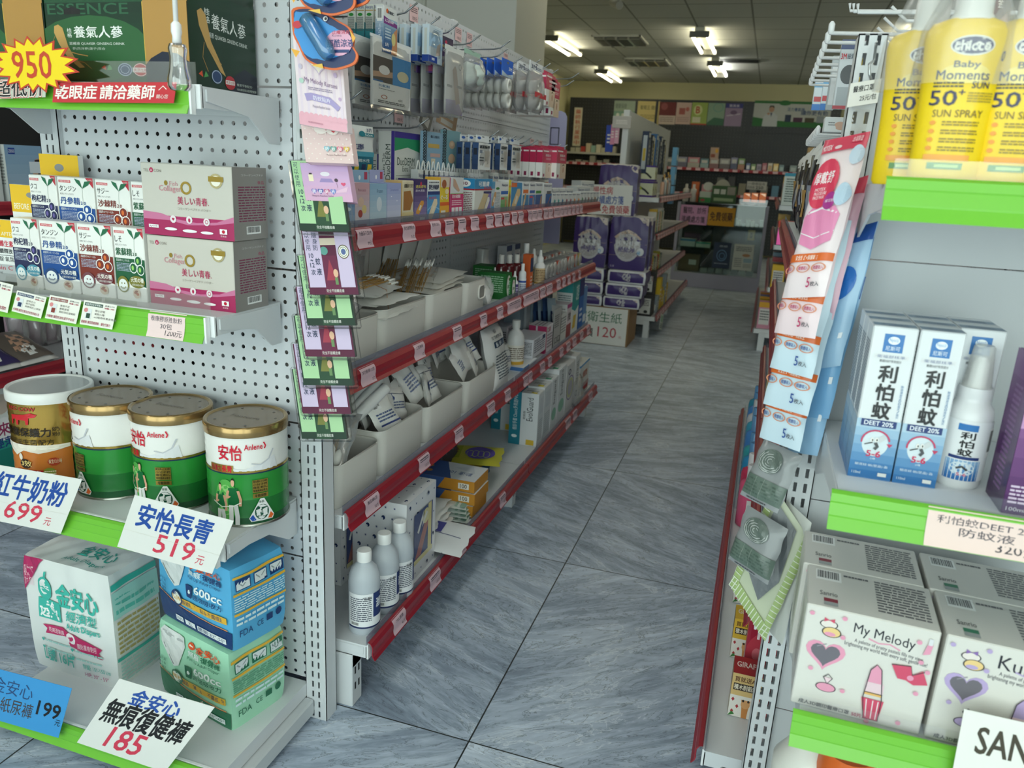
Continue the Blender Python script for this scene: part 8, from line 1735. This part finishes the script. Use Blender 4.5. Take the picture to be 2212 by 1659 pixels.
cardY('paper_sign','white hand lettered sign reading 250 above the copper boxes','sign',1612,1655,409,391,YC+.25,[('t','一條根貼布',.06,.55,.92,.9,'3a383c'),('t','250',.46,.1,.84,.46,'222226',.02),('t','只特價',.04,.1,.40,.42,'3a383c')],'cfccc6')
MB_ = MB(); P = py(1634,409,YC+.255); MB_.tube([(P[0],YC+.256,ZC),(P[0],YC+.256,P[2]+.05)],.004,CLEAR,6); tag(MB_.obj('sign_stand'),'thin clear stand holding the 250 sign','stand')

# ---- black shelving on the back wall
YB = 13.36
bw = thing('back_wall_shelf','black perforated shelving with red rails covering the back wall','shelf unit',(-1.4,13.4,0))
BLK = '24272a'
PB_ = peg(BLK,'XZ',.05,.0055)
bxs = [py(1235,212,YB)[0],py(1421,212,YB)[0],py(1622,214,YB)[0],.85]
bt = py(1235,210,YB)[2]
for a,b in zip(bxs,bxs[1:]):
    for z0,z1 in ((.05,.9),(.905,1.45),(1.455,1.95),(1.955,bt)): MB().box((a+.006,YB,z0),(b-.006,YB+.004,z1),PB_).obj('back_panel',bw)
for x in bxs: MB().box((x-.02,YB-.01,0),(x+.02,YB+.03,bt),'2f3235.s').obj('upright_post',bw)
MB().box((bxs[0],YB+.02,.05),(bxs[-1],YB+.022,bt-.01),'6a6c6c').obj('rear_panel',bw)
zr = py(1600,368,YB-.35)[2]; zl = py(1280,329,YB-.35)[2]; zl2 = py(1280,352,YB-.35)[2]; zr2 = py(1640,425,YB-.35)[2]
def bshelf(a,b,z,red=True):
    MB().box((a+.01,YB-.35,z-.03),(b-.01,YB,z),'9a9c9e.s' if red else 'b4b4ae.s').obj('shelf',bw)
    if red:
        o,fc = rail('price_rail',bw,(a+.01,YB-.36,z-.01),(b-.01,YB-.36,z-.01),(0,-1,0),'red',RED); n = int((b-a)/.14)
        for j in range(n): price_label(o,fc,(j+.2)/n,(j+.72)/n,.05,.95)
bshelf(bxs[0],bxs[1],zl,False); bshelf(bxs[0],bxs[1],zl2)
for a,b in zip(bxs[1:],bxs[2:]): bshelf(a,b,zr); bshelf(a,b,zr2)
bshelf(bxs[0],bxs[1],zr2); 
YF = YB-.33
for k,(x0,x1,yt,c,c2) in enumerate(((1434,1456,339,'8a8f90','6a7474'),(1459,1482,338,'8f8fa4','6a6a7c'),(1484,1509,339,'b97a84','a9a49a'),(1511,1529,342,'5f8088','8fa4a4'),(1531,1551,342,'a48f84','7a4a44'),(1553,1575,342,'94908c','5a4a44'),(1577,1591,340,'7f7a94','3a3a5c'),(1593,1607,342,'6a8a3a','a86a3a'))):
    boxY('product_box','%s carton on the red railed back shelf, %s from the left' % (('grey','lilac grey','pink and grey','teal','brown and cream','grey brown','violet','green and orange')[k],ORD[k]),'box','cartons on the back wall shelf',x0,x1,366,yt,YF,.12,c,z=zr+.001,front=[('r',0,0,1,.5,c2),('r',.15,.55,.85,.85,'b9b6b0')],fin='g')
boxY('product_box','brown and gold carton standing on top of the back shelf cartons','box','cartons on the back wall shelf',1533,1551,342,318,YF,.12,'b49a8a',front=[('d',.75,.7,.18,.2,'d9a43a'),('r',.1,.1,.6,.4,'8a4a3a')])
for k,(x0,x1,yt,c,c2) in enumerate(((1610,1619,352,'4a5a8a','c9ccd4'),(1621,1631,354,'6a8a4a','d9dcb4'),(1633,1643,354,'9a8a9a','6a5a6a'),(1645,1655,352,'a0343c','c98a8a'),(1657,1667,352,'c9c0ac','b98f4a'),(1669,1680,353,'d9b04a','f0e0a4'),(1682,1692,356,'6a8484','9ab0ac'),(1705,1720,357,'6a7a74','9aa49c'),(1722,1744,357,'94948c','b4b0a4'))):
    boxY('product_box','small %s box on the right half of the back shelf, %s from the left' % (('blue','green','mauve','red','cream','gold','teal','dark green','grey')[k],ORD[k]),'box','small boxes on the back wall shelf',x0,x1,372,yt,YF,.10,c,z=zr+.001,front=[('r',.15,.2,.85,.7,c2)],fin='g')
for k in range(2): boxY('tall_box','tall cream carton on the back shelf right of the second gondola, %s' % ('left one','right one')[k],'box','tall cream cartons',1417+11*k,1427+11*k,362,308,YF-.02,.15,'9f9a8a',z=zr+.001,front=[('t','Ca',.2,.12,.8,.26,'3a3a34',.01),('v','鈣片',.3,.6,.7,.9,'4a4a44')])
for k in range(9): boxY('product_box','small pale box on the white shelf of the left back bay, %s from the left' % ORD[k],'box','pale boxes of the left back bay',1232+11*k,1241.5+11*k,328,(318,318,316,309,314,312,319,309,316)[k],YF,.12,('b4b09c','b4b09c','a83a34','c4b49a','8fb0a4','c9c4b0','b4b09c','c4c0b0','a9a494')[k],z=zl+.001)
for k in range(6): boxY('product_box','dim box on the red railed shelf of the left back bay, %s from the left' % ORD[k],'box','dim boxes of the left back bay',1228+15*k,1240+15*k,352,(346,344,346,336,346,344)[k],YF,.12,('8f8f86','9a9a90')[k % 2],z=zl2+.001)
for k in range(7): boxY('product_box','dark lower box behind the counter, %s from the left' % ORD[k],'box','boxes behind the counter',1545+24*k,1560+24*k,424,(383,381,396,400,402,401,400)[k],YF,.12,('6a6a66','4a4a50','8a8474','6a7074','8a8a84','5f86a0','b4b4b0')[k],z=zr2+.001)
for k,(x0,x1,yb,yt,c,ops,lab) in enumerate(((1323,1368,276,217,'94a494',[('r',0,.3,1,.62,'6f9484'),('d',.2,.48,.08,.07,'cfd4cc'),('d',.45,.48,.08,.07,'cfd4cc'),('d',.7,.48,.08,.07,'cfd4cc'),('t','健康保健',.06,.72,.6,.9,'4a5a54')],'grey green poster'),(1372,1420,292,218,'c9b87a',[('t','葡萄王 健康',.12,.76,.9,.88,'5a5a3a',.01),('l',.15,.48,.85,.62,3,'8a7a4a'),('r',.15,.12,.6,.36,'d9cfa4'),('l',.2,.15,.55,.32,2,'a04a3a'),('d',.8,.1,.1,.1,'c9a084')],'yellow poster'),
        (1421,1457,268,220,'c4b4a9',[('r',0,.4,1,1,'6a2a2c'),('d',.3,.8,.2,.16,'8a4a4a'),('l',.1,.1,.9,.35,3,'8a7a74')],'dark red and cream poster'),(1458,1490,268,221,'c4a9a0',[('r',.2,.45,.6,.75,'a05a54'),('d',.75,.7,.12,.1,'b0645c'),('l',.1,.1,.9,.35,3,'a08a84')],'pink poster'),(1491,1525,269,221,'9aae5a',[('d',.4,.66,.28,.24,'c9d094'),('t','B',.28,.52,.52,.82,'b03a34',.03),('r',.1,.1,.6,.35,'d0cfb4'),('r',0,0,1,.06,'b4503a')],'lime poster with a red letter B'),(1526,1562,270,222,'8aa490',[('o',.6,.8,.3,.2,.1,'5f9490'),('p',[(0,.1),(.4,.35),(1,.3),(1,0),(0,0)],'3f6a54')],'sage green poster'),(1563,1600,272,223,'9a86a4',[('r',0,.8,1,1,'3a3a7c'),('t','葉黃素',.2,.84,.8,.96,'d0cadc',.01),('s',[(.1,.45),(.9,.55)],.03,'d9d0dc'),('d',.5,.6,.2,.1,'6a5474')],'violet poster'))):
    cardY('poster',lab+' pinned on the black back wall','poster',x0,x1,yb,yt,YB-.006,ops,c,'posters on the back wall')
cardY('banner','wide white and green banner with a man in a white coat on the back wall','poster',1624,1790,272,217,YB-.006,[('r',0,.90,1,1,'2a6a34'),('p',[(0,0),(1,0),(1,.26),(.6,.2),(.3,.24),(0,.36)],'2a6a34'),('d',.40,.93,.08,.1,'2a6a34'),('p',[(.13,0),(.33,0),(.32,.42),(.27,.54),(.20,.54),(.14,.40)],'bfc4c8'),('d',.235,.68,.036,.12,'b08a72'),('p',[(.198,.72),(.21,.82),(.26,.82),(.272,.72),(.235,.78)],'22201e'),('p',[(.222,.54),(.25,.54),(.238,.36)],'2a3454'),('d',.2,.5,.02,.05,'b08a72'),('t','活力養氣神',.44,.62,.66,.76,'34507c',.02),('t','讓你更有勁',.62,.48,.96,.66,'24406c',.02),('r',.42,.2,.50,.48,'26344c'),('r',.53,.2,.65,.38,'4a2a44'),('r',.68,.2,.80,.38,'4a4434'),('r',.83,.2,.92,.46,'8a949c')],'b4b8b4')
cardY('vertical_sign','narrow white sign with red upright lettering at the left of the back wall','sign',1236,1253,315,232,YB-.012,[('v','藥師執行業務中',.16,.03,.84,.96,'b0402c',.02)],'cfc9b4',None,.004)

# ---- right side, beyond the slotted post
t = thing('sunglasses_stand','light wooden stand with sunglasses near the back right','stand',(py(1755,400,7.6)[0],7.6,0))
a,b = py(1744,330,7.6),py(1764,330,7.6); MB().box((a[0],7.6,0),(b[0],7.68,py(1750,318,7.6)[2]),'c4a474',.004).obj('wooden_post',t)
for k,yv in enumerate((352,374)):
    c = py(1765,yv,7.55); g_ = thing('sunglasses','amber sunglasses on the wooden stand, %s pair' % ('upper','lower')[k],'sunglasses',c,'sunglasses on the stand')
    for s in (-1,1): MB().lathe(c+(.036*s,0,0),[(.001,0),(.026,.0),(.027,.003),(.001,.004)],'a0663a.g',14,(0,-1,0)).obj('lens',g_)
    mb = MB(); mb.tube([c+(-.07,.07,.01),c+(-.066,0,.014),c+(0,-.003,.012),c+(.066,0,.014),c+(.07,.07,.01)],.003,'2a2422.g'); mb.obj('frame',g_)
Rr = random.Random(2)
def boxR(name,lab,cat,grp,y,w,X,z,h,d,col,**kw): return carton(name,lab,cat,grp,(X,y+w,z),(X,y,z),h,d,col,**kw)   # faces the aisle (-x)
SG = .085
pal2 = ['d9d4cc','c98aa0','3a8f8a','b0343c','d9b02c','4a5a9a','8fb0c4','2c3a34']
for zz,nm_ in ((.161,'bottom'),(.471,'lower'),(.776,'middle'),(1.051,'top')):
    for k in range(9):
        h_ = Rr.uniform(.10,.20); c = pal2[(k*3+int(zz*10)) % 8]
        boxR('care_box','box on the %s shelf of the far right gondola, %s from the near end' % (nm_,ORD[k]),'box','boxes on the far right gondola',5.9+.10*k,.09,SG+(0 if zz > .2 else -.055),zz,h_,.09,c,front=[('r',.1,.5,.9,.85,'d9d6d0')],right=[('r',.1,.15,.9,.75,'d4d0cc'),('l',.15,.3,.85,.7,4,'6a6a6c'),('r',0,.8,1,1,('d9a02c' if nm_ == 'bottom' else c))],fin='g' if k % 2 else 'p')
boxR('foil_box','shiny pink foil box near the end of the far right gondola','box',None,5.87,.02,SG,.777,.17,.16,'d05a94',right=[('r',0,.7,1,1,'8a3a30')],fin='m')
boxR('care_box','white leaflet covered pack with a teal top at the end of the far right gondola','box',None,5.862,.03,SG-.005,1.052,.22,.2,'c9d0cc',right=[('r',0,.9,1,1,'3a94b0'),('l',.08,.1,.45,.85,10,'5a6a64'),('l',.55,.1,.92,.85,10,'5a6a64')])
# near right gondola
for k in range(3):
    P = pz(*((1571,1543),(1576,1418),(1582,1300))[k],.161); GIR = [('r',0,0,1,.5,'e9e4dc'),('r',0,.5,1,1,'d9b87a' if k == 0 else 'd9b03a'),('t','買就送ACE',.08,.82,.92,.94,'5a2a1a',.02),('r',.06,.62,.94,.78,'3a2c22'),('t','積木削鉛筆機',.08,.64,.92,.76,'f0e6d0',.02),('p',[(.36,.42),(.64,.42),(.60,.2),(.58,0),(.42,0),(.40,.2)],'c9864a'),('d',.5,.32,.14,.10,'d8a06a'),('d',.42,.40,.035,.03,'2a201a'),('d',.58,.40,.035,.03,'2a201a')]+[('p',[(x,y_),(x+.05,y_+.05),(x+.1,y_),(x+.05,y_-.05)],'b0343c') for x,y_ in ((.05,.4),(.2,.25),(.8,.4),(.72,.15),(.06,.12))]+[('p',[(0,0),(.2,.06),(.1,.12)],'3a7a3a'),('p',[(1,0),(.8,.06),(.9,.12)],'3a7a3a')]
    carton('sharpener_box','animal pencil sharpener box on the bottom right shelf, %s from the near end' % ORD[k],'box','animal sharpener boxes',P,P+(.062,0,0),hgt(P,(1452,1335,1225)[k]),.06,'d9c49a',front=GIR,left=[('r',0,0,1,1,'8a6a3a'),('r',.1,.1,.9,.5,'e0d4c0')],right=[('v','WARNING',.1,.1,.3,.7,'2a2a2a'),('r',.4,.3,.9,.8,'c9a05a')],top=[('r',0,0,1,1,'a82c30' if k == 0 else 'd9b03a'),('t','GIRAFFE',.1,.4,.9,.7,'f2e6dc',.02)],fin='f')
mb = MB(); mb.obox((.075,1.50,.161),(.10,0,0),(0,0,.18),(0,.05,0),M('a8203a','f'),.006); mb.art(Fr((.075,1.4995,.161),(.10,0,0),(0,0,.18)),[('d',.4,.5,.4,.3,'c23a4c'),('t','hmm',.2,.7,.9,.9,'f2e4e6',.03),('t','軟糖',.45,.42,.85,.56,'f2dce0',.02),('d',.22,.5,.09,.08,'d8707c')]); tag(mb.obj('gummy_box'),'crimson gummy candy box behind the nearest sharpener box','box')
c = np.array((.155,1.42,.161)); mb = MB(); mb.lathe(c+(.02,.0,0),[(.03,0),(.055,.02),(.068,.05),(.066,.05),(.05,.02),(.0,.006)],'b0283c.g',24,cap=False); tag(mb.obj('bowl'),'red bowl with gold dots beside the nearest sharpener box','bowl')
for k in range(9):
    y = 2.35+.11*k; col = ('d8567a','c23a5a','2f8fc0','3aa0a8','4a86c8','3f9ab8','c9ccd0','4a86c8','3a94b0')[k]
    bottle('shampoo_bottle','%s pump bottle on the bottom right shelf, %s from the sharpener boxes' % (('pink','crimson','blue','teal','sky blue','teal blue','white','sky blue','teal')[k],ORD[k]),'bottles on the bottom right shelf',np.array((.06,y,.161)),.032,.20+.03*(k > 3),col,('e2e0e2','e2e0e2','5f94c4','5f94c4','6a9ac4','6a9ac4','c9ccd0','5f94c4','5f94c4')[k],(.15,.5,[('r',.2,.1,.9,.9,'e0dcd8'),('d',.5,.5,.15,.3,'c9506a')]),'flat')
for k in range(2): carton('sharpener_box','crimson and cream elephant sharpener box higher on the right gondola, %s' % ('lower','upper')[k],'box','elephant sharpener boxes',(.075,2.45+.3*k,.472),(.15,2.45+.3*k,.472),.13,.075,'c9b48a',front=[('p',[(.2,.1),(.6,.5),(.5,.1)],'3a2c22'),('r',.6,.3,.9,.5,'4a4a6a')],top=[('r',0,0,1,1,'a82c3c'),('t','ELEPHANT',.1,.3,.9,.7,'f2e6dc',.02)])
for k in range(12):   # dark foil packs on hooks
    y = 1.72+.12*k
    pouch('foil_pack','dark foil pack hanging over the right aisle, %s from the near end' % ORD[k],'pack','dark foil packs',(.10,y+.10,1.055+.012*(k % 3)),(0.0,-.10,0),(.0,0,.22),.035,M(('3a3a40','2c2f3c','b4b6ba','4a4038')[k % 4],'q'),[('r',.2,.3,.8,.6,('c9c4b4','8f96a8','3a3a44','b08a4a')[k % 4]),('r',0,.85,1,1,'d4d4d0')],6,.3,400+k)
pk = {}
for k in range(18):   # white pegs
    row = k // 9; y = (1.46+.09*k,1.86+.065*(k-9))[row]; z_ = (1.435,1.30)[row]; xt = (.06,.08)[row]
    t = thing('peg_hook','white peg hook on the right gondola, %s row, %s from the near end' % (('upper','lower')[row],ORD[k % 9]),'hook',(.33,y,z_),'white peg hooks over the right aisle')
    mb = MB(); mb.tube([(.334,y,z_),(xt,y,z_+.006)],.0032,'e2e3e4.g',8); mb.lathe((xt,y,z_+.004),[(.003,0),(.005,.004),(.005,.016),(.002,.02)],'e2e3e4.g',8); mb.obj('rod',t)
    mb = MB(); mb.tube([(.334,y,z_+.02),(.17,y,z_+.024),(.145,y,z_+.045)],.0026,'e2e3e4.g',6); mb.obj('label_arm',t)
for k in range(3):
    t = thing('peg_hook','clear rimmed peg hook on top of the right gondola, %s from the near end' % ORD[k],'hook',(.33,1.36+.1*k,1.43),'top peg hooks')
    MB().tube([(.334,1.36+.1*k,1.37+.02*k),(.334,1.36+.1*k,1.45+.02*k),(.09,1.36+.1*k,1.453+.02*k),(.088,1.36+.1*k,1.465+.02*k)],.0026,'d4d6d8.g',6).obj('rod',t)
for k,(y,x0,x1,yb,yt,c,ops,lab) in enumerate(((1.62,1797,1845,235,85,'c4c8cc',[('r',0,.86,1,1,'2a3a6a'),('t','3M',.06,.72,.3,.80,'b8283a',.03),('t','細滑牙線',.34,.72,.94,.8,'3a4a5a',.01),('d',.5,.5,.36,.14,'2f3236'),('r',.1,.05,.9,.32,'9aa0a4'),('r',0,0,1,.05,'a83a44')],'grey and white floss card nearest the slotted post'),(1.66,1836,1858,190,92,'b9a24a',[('r',.1,.1,.9,.6,'d9b83a'),('r',0,.86,1,1,'2a3a6a')],'gold floss card behind the grey one'),(1.70,1850,1870,180,78,'c44a7a',[('d',.5,.8,.4,.14,'e2e0e4')],'pink card next to the slotted post'),
                                                    (2.05,1782,1800,238,120,'aab0b4',[('r',.2,.1,.8,.8,'d4d6d8')],'clear brush card farther along the pegs'),(2.45,1770,1793,238,172,'c9d4dc',[('r',0,0,1,.22,'2f74c0'),('r',.1,.3,.9,.48,'b8303a'),('r',0,.8,1,.95,'5fa4d4')],'blue and white toothbrush pack on the pegs'),(2.75,1752,1776,238,176,'c9d4dc',[('r',0,0,1,.22,'2f74c0'),('r',.1,.3,.9,.48,'b8303a'),('r',0,.8,1,.95,'5fa4d4')],'blue and white toothbrush pack farthest along the pegs'))):
    boxY('floss_card',lab,'card pack','carded packs on the right pegs',x0,x1,yb,yt,y,.012,c,front=ops,fin='g')
boxY('hand_cream_box','white box picturing hands on the top right shelf','box',None,1778,1835,285,252,1.75,.05,'d4d6d6',front=[('d',.6,.5,.2,.2,'c9a490'),('d',.65,.3,.2,.15,'c9a490'),('l',.15,.4,.4,.7,2,'8a8a8c')])
